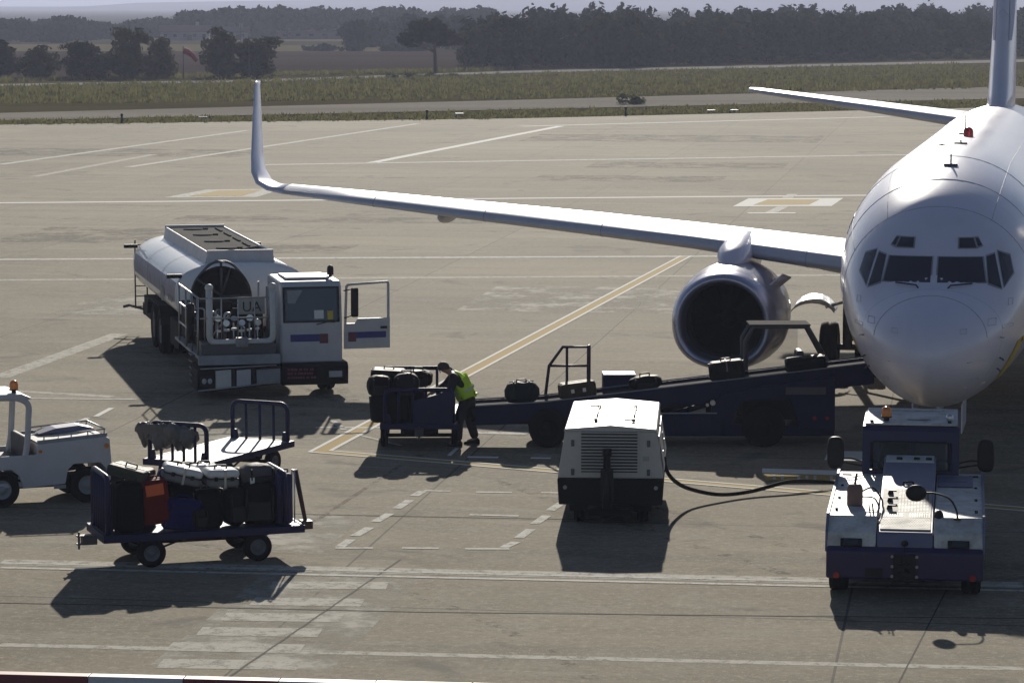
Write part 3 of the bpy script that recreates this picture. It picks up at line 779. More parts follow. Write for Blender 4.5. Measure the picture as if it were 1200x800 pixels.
# wings
AF = [(1.0, 0.002), (0.9, 0.022), (0.75, 0.050), (0.6, 0.075), (0.45, 0.092), (0.3, 0.095), (0.18, 0.085), (0.09, 0.066), (0.04, 0.046), (0.012, 0.025), (0.0, 0.0),
      (0.012, -0.020), (0.04, -0.030), (0.09, -0.038), (0.18, -0.045), (0.3, -0.048), (0.45, -0.042), (0.6, -0.030), (0.75, -0.016), (0.9, -0.005)]
def foil(Y, xle, ch, z, th, s, twist=0.0, tilt=0.0):
    out = []
    for u, w in AF:
        x = u * ch; zz = w * ch * th
        zz2 = zz - x * math.tan(twist)
        # tilt rolls the section about the chord line (used for the winglet)
        out.append(Vector((s * (Y - zz2 * math.sin(tilt)), xle + x, z + zz2 * math.cos(tilt))))
    return out
for s in (-1, 1):
    secs = [(1.2, 12.75, 8.1, 2.74, 0.66, R(2.2), 0), (1.9, 13.2, 7.6, 2.80, 0.66, R(2.2), 0), (3.6, 14.15, 6.7, 2.95, 0.62, R(1.6), 0), (5.9, 15.35, 5.55, 3.14, 0.62, R(1.0), 0),
            (8.5, 16.72, 4.35, 3.30, 0.68, R(0.0), 0), (11.5, 18.28, 3.25, 3.47, 0.74, R(-1.0), 0), (14.5, 19.85, 2.20, 3.66, 0.78, R(-2.4), 0), (16.3, 20.80, 1.62, 3.78, 0.80, R(-3.0), 0)]
    t = MB(); t.loft([foil(Y, x, c, z, th, s, tw, ti) for Y, x, c, z, th, tw, ti in secs])
    W = t.build('wing', 'wing_metal', PL)
    wl = [(16.3, 20.80, 1.62, 3.78, 0.80, R(-3), 0), (16.75, 21.05, 1.52, 3.84, 0.8, 0, R(12)), (17.08, 21.30, 1.42, 3.98, 0.75, 0, R(35)), (17.28, 21.62, 1.28, 4.22, 0.7, 0, R(60)),
          (17.40, 22.05, 1.10, 4.60, 0.65, 0, R(74)), (17.62, 23.0, 0.78, 5.50, 0.6, 0, R(78)), (17.78, 23.75, 0.50, 6.22, 0.55, 0, R(78)), (17.80, 23.95, 0.40, 6.32, 0.4, 0, R(78))]
    t = MB(); t.loft([foil(*a[:5], s, a[5], a[6]) for a in wl]); t.build('winglet', 'plane_white', W)
    for (Y, xa, za, ln) in ((8.55, 19.6, 3.16, 1.3), (12.2, 20.3, 3.34, 1.0), (5.9, 19.0, 3.02, 1.5)):
        t = MB(); t.ball((s * Y, xa, za), (0.14, ln, 0.17), 14, 0, 12); t.build('flap_fairing', 'wing_metal', W)
    # slat break lines on the leading edge
    for Y in (3.3, 8.0, 10.9, 13.8):
        i = max(k for k in range(len(secs) - 1) if secs[k][0] <= Y); a, b = secs[i], secs[i + 1]; u = (Y - a[0]) / (b[0] - a[0])
        v = [a[k] + (b[k] - a[k]) * u for k in range(7)]
        pts = foil(v[0], v[1], v[2], v[3], v[4], s, v[5], v[6])
        t = MB(); t.tube([p + Vector((0, -0.002, 0)) for p in pts[5:14]], 0.008, 5); t.build('slat_joint', 'seam', W)
    # engine
    Ec = Vector((s * 4.83, 0, 1.76))
    def ering(r, y, flat=0.9, n=44):
        out = []
        for k in range(n):
            a = 2 * math.pi * k / n; cx, sx = math.cos(a), math.sin(a)
            rz_ = r * (flat if sx < 0 else 0.97)
            p_ = 0.86 if sx < 0 else 1.0
            out.append(Vector((Ec.x + r * math.copysign(abs(cx) ** p_, cx), y, Ec.z + rz_ * math.copysign(abs(sx) ** p_, sx))))
        return out
    t = MB(); t.loft([ering(1.085, 12.82), ering(1.13, 13.2), ering(1.165, 13.8), ering(1.17, 14.5), ering(1.10, 15.4), ering(0.96, 16.3), ering(0.86, 16.75), ering(0.80, 16.75)], False)
    NA = t.build('engine_nacelle', 'nacelle', PL)
    t = MB(); t.loft([ering(1.086, 12.82), ering(1.04, 12.58), ering(0.985, 12.44), ering(0.93, 12.40), ering(0.87, 12.45), ering(0.82, 12.60), ering(0.795, 12.80)], False)
    t.build('inlet_lip', 'lip', NA)
    t = MB(); t.loft([ering(0.795, 12.80), ering(0.775, 13.1, 0.97), ering(0.79, 13.6, 0.97), ering(0.79, 13.75, 0.97)], False); t.build('inlet_duct', 'shelldark', NA)
    t = MB(); c0 = Vector((Ec.x, 13.6, Ec.z))
    for k in range(24):
        a = 2 * math.pi * k / 24
        r_ = []
        for rr, tw in ((0.2, R(25)), (0.45, R(42)), (0.78, R(60))):
            d = Vector((math.cos(a), 0, math.sin(a))); e = Vector((-math.sin(a), 0, math.cos(a)))
            w_ = 0.075 + 0.05 * rr
            r_.append((c0 + d * rr - e * w_ * math.sin(tw) + Vector((0, -w_ * math.cos(tw), 0)), c0 + d * rr + e * w_ * math.sin(tw) + Vector((0, w_ * math.cos(tw), 0))))
        t.add([q for pr in r_ for q in pr], [(0, 1, 3, 2), (2, 3, 5, 4)], 0, True)
    t.loft([ering(0.79, 13.74, 0.97), ering(0.02, 13.74, 0.97)], False)
    t.build('fan', 'fan', NA, recalc=False)
    t = MB(); t.lathe([(0.001, -0.42), (0.07, -0.36), (0.15, -0.2), (0.215, 0.0), (0.22, 0.05)], c0, (0, 1, 0), 20); t.build('spinner', 'fan', NA)
    t = MB(); t.lathe([(0.80, 16.74), (0.60, 16.6), (0.56, 17.2), (0.42, 17.9), (0.36, 17.9), (0.25, 17.7), (0.10, 18.4), (0.001, 18.6)], Vector((Ec.x, 0, Ec.z + 0.03)), (0, 1, 0), 28); t.build('exhaust_nozzle', 'darksteel', NA)
    t = MB(); rings = []
    for y, zt, zb, hw in ((13.55, 2.86, 2.78, 0.10), (13.9, 3.05, 2.75, 0.26), (14.4, 3.24, 2.72, 0.36), (15.2, 3.36, 2.65, 0.36), (16.2, 3.40, 2.5, 0.30), (17.6, 3.2, 2.3, 0.22), (19.0, 2.9, 2.5, 0.10)):
        zm = (zt + zb) / 2
        rings.append([Vector((Ec.x + hw * math.copysign(abs(math.cos(a)) ** 0.7, math.cos(a)), y, zm + (zt - zb) / 2 * math.sin(a))) for a in [2 * math.pi * k / 20 for k in range(20)]])
    t.loft(rings); t.build('pylon', 'plane_white', NA)
    t = MB(); a = R(40) if s < 0 else R(140)
    d = Vector((math.cos(a), 0, math.sin(a))); b0 = Vector((Ec.x, 0, Ec.z)); nrm = Vector((-math.sin(a), 0, math.cos(a))) * 0.012; tg = Vector((math.sin(a), 0, -math.cos(a))) * (0.16 if s < 0 else -0.16)
    poly = [b0 + d * 1.10 + Vector((0, 13.35, 0)), b0 + d * 1.42 + Vector((0, 13.75, 0)), b0 + d * 1.46 + tg + Vector((0, 14.15, 0)), b0 + d * 1.10 + tg + Vector((0, 14.25, 0))]
    t.loft([[q - nrm for q in poly], [q + nrm for q in poly]], True, False); t.build('chine_vane', 'plane_white', NA)
    # main gear
    t = MB(); g = Vector((s * 2.86, 19.4, 0))
    t.cyl(g + Vector((0, 0, 0.56)), g + Vector((0, -0.1, 2.6)), 0.11, n=14); t.cyl(g + Vector((-0.55, 0, 0.56)), g + Vector((0.55, 0, 0.56)), 0.07, n=12)
    t.tube([g + Vector((0, 0, 1.3)), g + Vector((-s * 1.0, 0.2, 2.1))], 0.07, 8); t.tube([g + Vector((0.1, 0.15, 0.7)), g + Vector((0.1, 0.4, 1.1)), g + Vector((0.1, 0.1, 1.5))], 0.04, 8)
    LG = t.build('main_gear', 'darksteel', PL)
    for k in (-1, 1): wheel(LG, g + Vector((k * 0.40, 0, 0.565)), 0.565, 0.40, (k, 0, 0))
    t = MB(); rings = []
    for k in range(9):
        a = R(20 + 140 * k / 8); rings.append([g + Vector((s * (0.40 + 0.36 - 0.52 * math.cos(a)), -0.35 - 0.1 * k / 8, 1.26 + 0.34 * math.sin(a))), g + Vector((s * (0.40 + 0.36 - 0.52 * math.cos(a)), 0.45, 1.26 + 0.46 * math.sin(a)))])
    top = [p for r_ in rings for p in r_]
    t.add(top + [p + Vector((0, 0, -0.03)) for p in top], [(2 * k, 2 * k + 1, 2 * k + 3, 2 * k + 2) for k in range(8)] + [(18 + 2 * k, 18 + 2 * k + 2, 18 + 2 * k + 3, 18 + 2 * k + 1) for k in range(8)] + [(2 * k, 2 * k + 2, 20 + 2 * k, 18 + 2 * k) for k in range(8)] + [(2 * k + 1, 19 + 2 * k, 21 + 2 * k, 2 * k + 3) for k in range(8)], 0, True)
    t.tube([g + Vector((s * 0.5, 0, 1.45)), g + Vector((0, 0, 1.6))], 0.035, 6)
    t.build('gear_door', 'alu', LG)
    # tailplane
    t = MB(); t.loft([foil(Y, x, c, z, 0.75, s, 0, 0) for Y, x, c, z in ((0.3, 33.0, 4.3, 4.98), (1.2, 33.7, 3.9, 5.05), (4.0, 35.2, 2.7, 5.40), (6.9, 36.75, 1.45, 5.76), (7.15, 37.0, 1.05, 5.79))])
    t.build('tailplane', 'wing_metal', PL)
# fin with dorsal fillet
def vfoil(z, y0, ch, th):
    return [Vector((w * ch * th, y0 + u * ch, z)) for u, w in [(1.0, 0.01)] + [(u, 0.075 * math.sin(math.pi * min(1, (u + 0.02) ** 0.62)) + 0.006) for u in (0.85, 0.65, 0.45, 0.3, 0.15, 0.06, 0.02)] + [(0.0, 0.0)] + [(u, -0.075 * math.sin(math.pi * min(1, (u + 0.02) ** 0.62)) - 0.006) for u in (0.02, 0.06, 0.15, 0.3, 0.45, 0.65, 0.85)] + [(1.0, -0.01)]]
t = MB(); t.loft([vfoil(5.35, 29.6, 9.0, 0.50), vfoil(5.85, 31.2, 7.4, 0.60), vfoil(7.2, 32.6, 6.1, 0.66), (vfoil(10.5, 34.9, 4.3, 0.72)), vfoil(13.0, 36.6, 2.9, 0.75), vfoil(13.15, 37.0, 2.4, 0.4)])
FN = t.build('tail_fin', 'plane_white', PL)
for s in (-1, 1):
    # faded blue emblem strip on either face of the fin
    def on_fin(y, z):
        ch = 6.1 - (z - 7.2) * 0.545; y0 = 32.6 + (z - 7.2) * 0.70; th = 0.66 + (z - 7.2) * 0.018
        u = max(0.02, (y - y0) / ch)
        return Vector((s * ((0.075 * math.sin(math.pi * min(1, (u + 0.02) ** 0.62)) + 0.006) * ch * th + 0.012), y, z))
    t = MB(); zs = [7.25 + 2.8 * k / 12 for k in range(13)]; o = []
    for k, z in enumerate(zs):
        y0 = 32.6 + (z - 7.2) * 0.70 + 0.18
        wd = 0.35 + 0.55 * math.sin(math.pi * k / 12)
        for q in range(4): o.append(on_fin(y0 + wd * q / 3, z))
    t.add(o, [(4 * k + q, 4 * k + q + 1, 4 * k + q + 5, 4 * k + q + 4) for k in range(12) for q in range(3)], 0, True)
    t.build('tail_emblem', 'plane_blue', FN, recalc=False)
# nose gear
t = MB(); g = Vector((0, 4.0, 0)); t.cyl(g + Vector((0, 0, 0.34)), g + Vector((0, -0.1, 1.7)), 0.07, n=12); t.cyl(g + Vector((-0.3, 0, 0.34)), g + Vector((0.3, 0, 0.34)), 0.05, n=10)
t.tube([g + Vector((0, 0.1, 0.7)), g + Vector((0, 1.0, 1.45))], 0.04, 8)
NG = t.build('nose_gear', 'alu', PL)
for k in (-1, 1):
    wheel(NG, g + Vector((k * 0.20, 0, 0.345)), 0.345, 0.2, (k, 0, 0))
    t = MB(); t.box((k * 0.42, 4.0, 1.15), (0.025, 1.5, 0.5)); t.build('nose_gear_door', 'plane_white', NG, bevel=0.01)
# ------------------------------------------------------------------ fuel truck (local: x right, y back from the front bumper)
TR = thing('fuel_truck', 'white airport fuel tanker truck with its cab door swung open', 'fuel truck', (-5.0, 64.45, 0), R(13))
t = MB(); t.box((0, 7.0, 0.75), (1.0, 12.6, 0.30)); t.box((-0.9, 6.3, 0.72), (0.9, 1.6, 0.62)); t.box((0.9, 6.3, 0.72), (0.9, 1.6, 0.62)); t.box((0, 13.2, 0.62), (2.6, 0.35, 0.3))
t.box((-1.1, 11.8, 0.78), (0.5, 1.6, 0.5)); t.box((1.1, 11.8, 0.78), (0.5, 1.6, 0.5))
for y in (1.0, 8.6, 10.0): t.cyl((-1.2, y, 0.53), (1.2, y, 0.53), 0.1, n=10)
t.build('chassis', 'dark', TR, bevel=0.02)
# tank
def tank_ring(y, k=1.0, n=56):
    out = []
    for i in range(n):
        a = 2 * math.pi * i / n; p = 2 / 2.7
        out.append(Vector((1.5 * k * math.copysign(abs(math.cos(a)) ** p, math.cos(a)), y, 1.72 + 0.74 * k * math.copysign(abs(math.sin(a)) ** p, math.sin(a)))))
    return out
t = MB(); t.loft([tank_ring(4.38, 0.35), tank_ring(4.46, 0.7), tank_ring(4.56, 0.93), tank_ring(4.66, 0.99), tank_ring(4.8, 1.0), tank_ring(7.6, 1.0), tank_ring(10.6, 1.0), tank_ring(13.5, 1.0), tank_ring(13.66, 0.985), tank_ring(13.78, 0.93), tank_ring(13.88, 0.6), tank_ring(13.9, 0.2)])
TK = t.build('tank', 'tankpaint', TR)
t = MB()
for y in (4.72, 7.6, 10.6, 13.5):
    t.loft([[Vector((p.x, p.y - 0.03, p.z)) for p in tank_ring(y, 1.008)], [Vector((p.x, p.y + 0.03, p.z)) for p in tank_ring(y, 1.008)]], False)
t.build('tank_band', 'offwhite', TK)
for s in (-1, 1):
    t = MB(); o = []; N = 24
    for i in range(N + 1):
        y = 4.9 + 8.5 * i / N
        for z in (1.56, 1.70, 1.80, 1.92, 2.00):
            q = (abs(z - 1.72) / 0.74) ** 2.7
            o.append((s * (1.5 * (1 - q) ** (1 / 2.7) + 0.006), y, z))
    t.add(o, [(5 * i + k, 5 * i + k + 1, 5 * i + k + 6, 5 * i + k + 5) for i in range(N) for k in range(4)], 0, True); t.build('tank_stripe', 'tankstripe', TK, recalc=False)
    t = MB()
    for k, (y, h) in enumerate([(5.4, 0.12), (5.7, 0.12), (6.0, 0.12), (7.0, 0.30), (7.25, 0.34), (7.5, 0.28)]):
        t.box((s * 1.512, y, 1.56 + (0.02 if k < 3 else 0.0)), (0.012, 0.16, h))
    t.build('tank_lettering', 'greypanel', TK)
# coaming and walkway on top
t = MB()
prof = [(-0.80, 2.36), (-0.74, 2.665), (-0.70, 2.665), (-0.70, 2.62), (0.70, 2.62), (0.70, 2.665), (0.74, 2.665), (0.80, 2.36)]
t.prism(prof, 'y', 5.0, 13.1); t.box((0, 4.99, 2.54), (1.5, 0.06, 0.33)); t.box((0, 13.11, 2.54), (1.5, 0.06, 0.33))
CO = t.build('tank_top_coaming', 'white', TR, bevel=0.015)
t = MB(); t.box((0, 9.05, 2.632), (1.33, 8.0, 0.02)); t.build('walkway', 'walkway', CO)
for y in (6.2, 8.3, 10.4, 12.3):
    t = MB(); t.lathe([(0.24, 2.64), (0.24, 2.66), (0.21, 2.672), (0.001, 2.675)], (-0.15, y, 0), (0, 0, 1), 22); t.box((0.16, y, 2.66), (0.12, 0.1, 0.04)); t.build('hatch', 'walkway', CO)
t = MB()
for k in range(5): t.box((0.45, 5.6 + k * 1.6, 2.66), (0.05, 1.1, 0.03))
t.build('grab_rail', 'walkway', CO)
for (x, y, z) in ((-1.56, 13.6, 2.16), (-1.52, 4.75, 2.16), (1.56, 13.6, 2.16)):
    t = MB(); t.box((x, y, z), (0.34, 0.12, 0.09)); t.cyl((x, y - 0.02, z), (x, y - 0.07, z), 0.05, n=10); t.build('marker_bracket', 'black', TR, bevel=0.01)
# rear ladder and tow hook
t = MB()
for x in (-1.42, -1.12): t.tube([(x, 13.95, 0.55), (x, 13.98, 1.6), (x, 13.9, 2.3)], 0.02, 6)
for k in range(7): t.cyl((-1.42, 13.96, 0.6 + k * 0.26), (-1.12, 13.96, 0.6 + k * 0.26), 0.015, n=6)
t.build('rear_ladder', 'darksteel', TR)
t = MB(); t.tube([(-1.3, 13.3, 0.6), (-1.6, 13.7, 0.66), (-1.75, 13.75, 0.62)], 0.035, 6); t.build('tow_hook', 'darksteel', TR)
# wheels
for x in (-1.28, 1.28):
    s = math.copysign(1, x)
    wheel(TR, (x - 0.02 * s, 1.0, 0.50), 0.50, 0.34, (s, 0, 0), lugs=8)
    for y in (8.6, 10.0):
        wheel(TR, (x, y, 0.54), 0.54, 0.30, (s, 0, 0), lugs=8); wheel(TR, (x - s * 0.36, y, 0.54), 0.54, 0.28, (s, 0, 0), lugs=8)
for s in (-1, 1):
    t = MB(); t.prism([(7.85, 0.75), (7.95, 1.05), (8.2, 1.17), (10.4, 1.17), (10.65, 1.05), (10.75, 0.75), (10.70, 0.75), (10.6, 1.02), (10.38, 1.13), (8.22, 1.13), (8.0, 1.02), (7.9, 0.75)], 'x', s * 0.75, s * 1.48); t.build('mudguard', 'dark', TR)
# cab
t = MB()
t.prism([(0.0, 0.69), (0.0, 1.52), (0.10, 2.30), (0.22, 2.40), (1.75, 2.43), (1.85, 2.36), (1.85, 0.69)], 'x', 0.14, 1.46)
CB = t.build('cab', 'white', TR, bevel=0.05, seg=3)
t = MB(); t.box((0.80, 1.0, 2.44), (0.95, 1.1, 0.05)); t.build('roof_hatch', 'offwhite', CB, bevel=0.015)
def on_wind(x, z, o=0.0): return (x, 0.10 * (z - 1.52) / 0.78 - o, z)
t = MB(); q = [on_wind(0.20, 1.545, 0.004), on_wind(1.40, 1.545, 0.004), on_wind(1.40, 2.29, 0.004), on_wind(0.20, 2.29, 0.004)]
t.loft([[Vector(k) for k in q], [Vector(k) + Vector((0, -0.008, 0)) for k in q]], True, False); WF = t.build('windshield_seal', 'black', CB)
M['windshield'] = glass_mat('truck_windshield', (0.035, 0.045, 0.06), 1.0, 0.05)
t = MB(); q = [on_wind(0.245, 1.585, 0.015), on_wind(1.355, 1.585, 0.015), on_wind(1.345, 2.25, 0.015), on_wind(0.255, 2.25, 0.015)]
t.loft([[Vector(k) for k in q], [Vector(k) + Vector((0, -0.006, 0)) for k in q]], True, False); t.build('windshield', 'windshield', WF)
t = MB(); q = [on_wind(x, z, 0.024) for x, z in ((0.86, 1.62), (1.06, 1.62), (1.06, 1.80), (0.86, 1.80))]; t.add(q, [(0, 1, 2, 3)]); t.build('paper_notice', 'paper', WF)
t = MB(); q = [on_wind(x, z, 0.024) for x, z in ((1.14, 1.60), (1.26, 1.60), (1.26, 1.78), (1.14, 1.78))]; t.add(q, [(0, 1, 2, 3)]); t.build('yellow_notice', 'yellow', WF)
t = MB(); q = [on_wind(x, z, 0.022) for x, z in ((0.30, 1.95), (0.46, 1.95), (0.62, 2.22), (0.30, 2.22))]; t.add(q, [(0, 1, 2, 3)]); t.build('sun_visor', 'greypanel', WF)
t = MB(); t.tube([(0.9, -0.03, 1.5), (1.15, -0.045, 1.56), (1.30, -0.05, 1.55)], 0.012, 6); t.build('wiper', 'black', CB)
t = MB(); t.box((0.66, -0.006, 1.22), (0.62, 0.012, 0.15)); t.build('blue_stripe', 'stripeblue', CB)
t = MB(); t.box((1.06, -0.006, 1.20), (0.18, 0.014, 0.20)); t.build('red_badge', 'stripered', CB)
t = MB(); t.tube(bend([(0.14, 0.02, 0.9), (0.14, -0.04, 0.9), (0.14, -0.04, 1.5)], 0.02), 0.012, 6); t.build('grab_handle', 'steel', CB)
beacon(CB, (1.30, 0.55, 2.44), 0.07, 0.2)
for o_ in CB.children:
    if o_.name.startswith('beacon'):
        for c_ in o_.children: c_.data.materials[0] = M['black']
t = MB(); t.box((0.80, 0.55, 1.35), (0.42, 0.45, 0.10)); t.box((0.80, 0.82, 1.75), (0.42, 0.12, 0.7)); t.build('cab_seat', 'seat', CB, bevel=0.03)
# bumper under the cab with rows of faded red lettering
t = MB(); t.prism([(-0.12, 0.24), (-0.14, 0.62), (-0.05, 0.70), (0.7, 0.70), (0.7, 0.24)], 'x', 0.14, 1.56); BU = t.build('bumper', 'dark', TR, bevel=0.02)
t = MB(); rnd = random.Random(5)
for r_ in range(3):
    x = 0.26
    while x < 0.82:
        wd = rnd.choice((0.035, 0.05, 0.06)); t.box((x + wd / 2, -0.137, 0.57 - r_ * 0.085), (wd, 0.02, 0.045)); x += wd + rnd.choice((0.012, 0.015, 0.04))
t.build('bumper_lettering', 'redtext', BU)
t = MB(); t.box((1.28, -0.135, 0.46), (0.34, 0.05, 0.18)); HB = t.build('headlight', 'black', BU, bevel=0.01)
t = MB(); t.box((1.28, -0.163, 0.46), (0.28, 0.015, 0.13)); t.build('headlight_lens', 'headlamp', HB, bevel=0.006)
# door swung forward, square to the side of the cab
t = MB(); t.at((1.50, 0.06, 0), R(4))
t.prism([(0.0, 0.96), (1.0, 0.96), (1.0, 1.60), (0.30, 1.60), (0.24, 1.50), (0.0, 1.50)], 'y', -0.03, 0.03)
t.tube([(0.03, 0, 1.5), (0.06, 0, 2.28), (0.10, 0, 2.32), (0.95, 0, 2.36), (0.97, 0, 2.32), (0.97, 0, 1.58)], 0.032, 8)
DO = t.build('cab_door', 'white', TR, bevel=0.008)
t = MB(); t.at((1.50, 0.06, 0), R(4)); t.box((0.50, -0.034, 1.25), (0.82, 0.012, 0.13)); t.build('blue_stripe', 'stripeblue', DO)
t = MB(); t.at((1.50, 0.06, 0), R(4)); t.box((0.17, -0.036, 1.21), (0.17, 0.014, 0.19)); t.build('red_badge', 'stripered', DO)
t = MB(); t.at((1.50, 0.06, 0), R(4)); t.box((0.86, -0.045, 1.40), (0.14, 0.03, 0.05)); t.build('door_handle', 'black', DO)
t = MB(); t.tube([(1.49, 0.0, 2.2), (1.66, -0.12, 2.24), (1.70, -0.12, 1.7), (1.5, 0.0, 1.62)], 0.014, 6)
MR = t.build('mirror_arm', 'black', TR)
t = MB(); t.box((1.70, -0.13, 1.96), (0.16, 0.09, 0.62)); t.build('mirror', 'black', MR, bevel=0.035)
# hose platform beside the cab
t = MB()
t.box((-0.76, 1.9, 0.86), (1.70, 4.2, 0.06)); t.prism([(-0.25, 0.72), (-0.22, 0.92), (-0.12, 0.92), (-0.12, 0.72)], 'x', -1.62, 0.10)
PF = t.build('hose_platform', 'greypanel', TR, bevel=0.01)
t = MB(); t.box((-0.76, -0.08, 1.03), (1.58, 0.05, 0.22)); t.box((-0.76, 0.5, 1.0), (1.4, 0.9, 0.24)); t.build('front_locker', 'darksteel', PF, bevel=0.012)
# lower bumper of separate plates, its foot rising towards the cab
t = MB(); t.prism([(-1.66, 0.16), (0.10, 0.30), (0.10, 0.68), (-1.66, 0.62)], 'y', -0.30, 0.9); LB = t.build('lower_bumper', 'dark', TR, bevel=0.02)
for (x0, x1, zz, mt) in ((-1.28, -0.95, 0.02, 'offwhite'), (-0.84, -0.54, 0.0, 'white'), (-0.42, 0.08, 0.02, 'greypanel')):
    b0 = 0.16 + (x0 + 1.66) * 0.08
    t = MB(); t.prism([(x0, b0 + 0.05 - zz), (x1, b0 + 0.07 - zz), (x1, 0.63), (x0, 0.61)], 'y', -0.335, -0.30); t.build('bumper_plate', mt, LB, bevel=0.006)
t = MB(); t.box((-1.46, -0.31, 0.40), (0.26, 0.05, 0.2)); HB = t.build('headlight', 'black', LB, bevel=0.01)
for dx in (-0.06, 0.06):
    t = MB(); t.ball((-1.46 + dx, -0.335, 0.40), (0.05, 0.02, 0.06), 12); t.build('headlight_lens', 'headlamp', HB)
t = MB(); t.tube([(-1.66, -0.36, 0.20), (0.0, -0.36, 0.34)], 0.02, 6); t.tube([(-1.6, -0.36, 0.66), (0.0, -0.36, 0.70)], 0.016, 6); t.build('bumper_tube', 'steel', LB)
for x in (-0.92, -0.48):
    t = MB(); t.box((x, -0.32, 0.44), (0.07, 0.05, 0.40)); t.build('bumper_strap', 'black', LB)
# thick white manifold pipe, U shaped
t = MB(); t.tube(bend([(-1.36, 0.0, 2.32), (-1.36, -0.02, 1.17), (-0.02, -0.02, 1.17), (-0.02, 0.0, 2.30)], 0.16, 6), 0.068, 12)
UP = t.build('manifold_pipe', 'offwhite', TR)
for x in (-1.36, -0.02):
    t = MB(); t.ball((x, 0.0, 2.32), (0.09, 0.09, 0.08), 12); t.build('pipe_cap', 'offwhite', UP)
t = MB(); t.box((-0.69, -0.06, 1.17), (0.26, 0.16, 0.20)); t.cyl((-0.69, -0.02, 1.05), (-0.69, -0.02, 0.92), 0.08, n=10); t.cyl((-0.69, -0.17, 1.19), (-0.69, -0.08, 1.19), 0.09, n=14); t.build('coupling_valve', 'greypanel', UP, bevel=0.02)
# guard rails of the platform
t = MB()
for z in (1.68, 2.10): t.tube([(-1.56, -0.05, z), (-0.1, -0.05, z)], 0.018, 6)
for x in (-1.62, -1.60, 0.0):
    pass
for y in (0.0, 1.0, 2.0, 3.2):
    t.tube([(-1.60, y, 0.88), (-1.60, y, 2.12)], 0.022, 6)
for z in (1.3, 1.72, 2.12): t.tube([(-1.60, 0.0, z), (-1.60, 3.2, z)], 0.02, 6)
for y in (0.0, 1.2, 2.4): t.tube([(0.06, y + 0.2, 0.88), (0.06, y + 0.2, 2.2)], 0.02, 6)
for x in (-1.1, -0.75, -0.4): t.tube([(x, 0.02, 1.2), (x, 0.02, 2.1)], 0.014, 6)
t.build('guard_rail', 'steel', TR)
# hose reels behind the rail
RE = thing('hose_reel', None, None); RE.parent = TR
for k, (x, y, z, r_) in enumerate(((-0.70, 3.2, 1.86, 0.66),)):
    t = MB(); t.lathe([(r_ - 0.05, -0.22), (r_, -0.24), (r_, -0.19), (r_ - 0.05, -0.18), (0.40, -0.16), (0.30, -0.14), (0.001, -0.14)], (x, y, z), (0, 1, 0), 40); t.build('reel_drum', 'dark', RE)
    t = MB()
    for j in range(6): t.tube([(x + (0.45 + 0.0 * j) * math.cos(a), y - 0.14 + 0.055 * j, z + 0.47 * math.sin(a)) for a in [2 * math.pi * i / 30 for i in range(30)]], 0.045, 7, closed=True)
    t.build('hose', 'rubber', RE)
    t = MB()
    for j in range(5):
        a = 2 * math.pi * j / 5; t.tube([(x, y - 0.23, z), (x + r_ * math.cos(a), y - 0.23, z + r_ * math.sin(a))], 0.022, 6)
    t.build('reel_spoke', 'darksteel', RE)
t = MB(); t.tube(bend([(-1.30, 3.0, 1.0), (-1.38, 3.0, 2.1), (-0.9, 3.0, 2.62), (-0.5, 3.0, 2.62), (-0.05, 3.0, 2.1), (-0.05, 3.0, 1.0)], 0.45, 8), 0.03, 8); t.tube([(-0.70, 3.0, 2.62), (-0.70, 3.0, 1.9)], 0.03, 8); t.tube([(-0.95, 2.0, 2.72), (-0.62, 3.0, 2.60)], 0.018, 6); t.build('reel_hoop', 'darksteel', TR)
# pumps, meters and pipe runs in the cage
rnd = random.Random(11)
t = MB()
for i in range(16):
    x = rnd.uniform(-1.3, -0.1); y = rnd.uniform(0.6, 2.4); z = rnd.uniform(0.95, 1.5)
    t.tube(bend([(x, y, 0.9), (x, y, z + 0.3), (x + rnd.uniform(-0.4, 0.4), y + 0.1, z + 0.3), (x + rnd.uniform(-0.4, 0.4), y + 0.3, 1.0)], 0.08), rnd.choice((0.02, 0.03, 0.045)), 8)
t.build('pipe_run', 'steel', PF)
t = MB()
for i in range(7):
    t.cyl((-1.25 + i * 0.17, 0.7 + rnd.uniform(0, 0.4), 1.48 + 0.1 * (i % 2)), (-1.25 + i * 0.17, 0.66 + rnd.uniform(0, 0.1), 1.5 + 0.1 * (i % 2)), 0.07, n=14)
    t.tube([(-1.25 + i * 0.17, 0.8, 0.9), (-1.25 + i * 0.17, 0.8, 1.5)], 0.02, 6)
t.build('gauge', 'alu', PF)
t = MB()
for i in range(6): t.box((-1.1 + i * 0.16, 0.42, 1.36 + 0.02 * (i % 3)), (0.10, 0.10, 0.05), rz=0.3 * i)
t.build('valve_handle', 'paper', PF, bevel=0.01)
t = MB(); t.box((-0.40, 1.35, 1.35), (0.72, 0.05, 0.80)); t.box((-1.05, 1.9, 1.4), (0.75, 0.8, 0.95)); t.box((-0.3, 2.3, 1.35), (0.7, 0.8, 0.85)); t.box((-0.72, 3.5, 1.3), (1.5, 0.9, 0.8)); PNL = t.build('pump_cabinet', 'dark', PF, bevel=0.02)
def text_mesh(name, body, size, mat, parent, loc, rot, depth=0.004):
    cu = bpy.data.curves.new(name, 'FONT'); cu.body = body; cu.size = size; cu.extrude = depth; cu.align_x = 'CENTER'
    tmp = bpy.data.objects.new(name + '_outline', cu); COL.objects.link(tmp)
    dg = bpy.context.evaluated_depsgraph_get()
    me = bpy.data.meshes.new_from_object(tmp.evaluated_get(dg)); bpy.data.objects.remove(tmp)
    me.name = name; me.materials.clear(); me.materials.append(M[mat])
    o = bpy.data.objects.new(name, me); COL.objects.link(o); o.parent = parent; o.location = loc; o.rotation_euler = rot
    return o
t = MB(); t.box((-0.38, 0.60, 1.86), (0.56, 0.02, 0.34)); SG = t.build('lettered_plate', 'greypanel', PF, bevel=0.005)
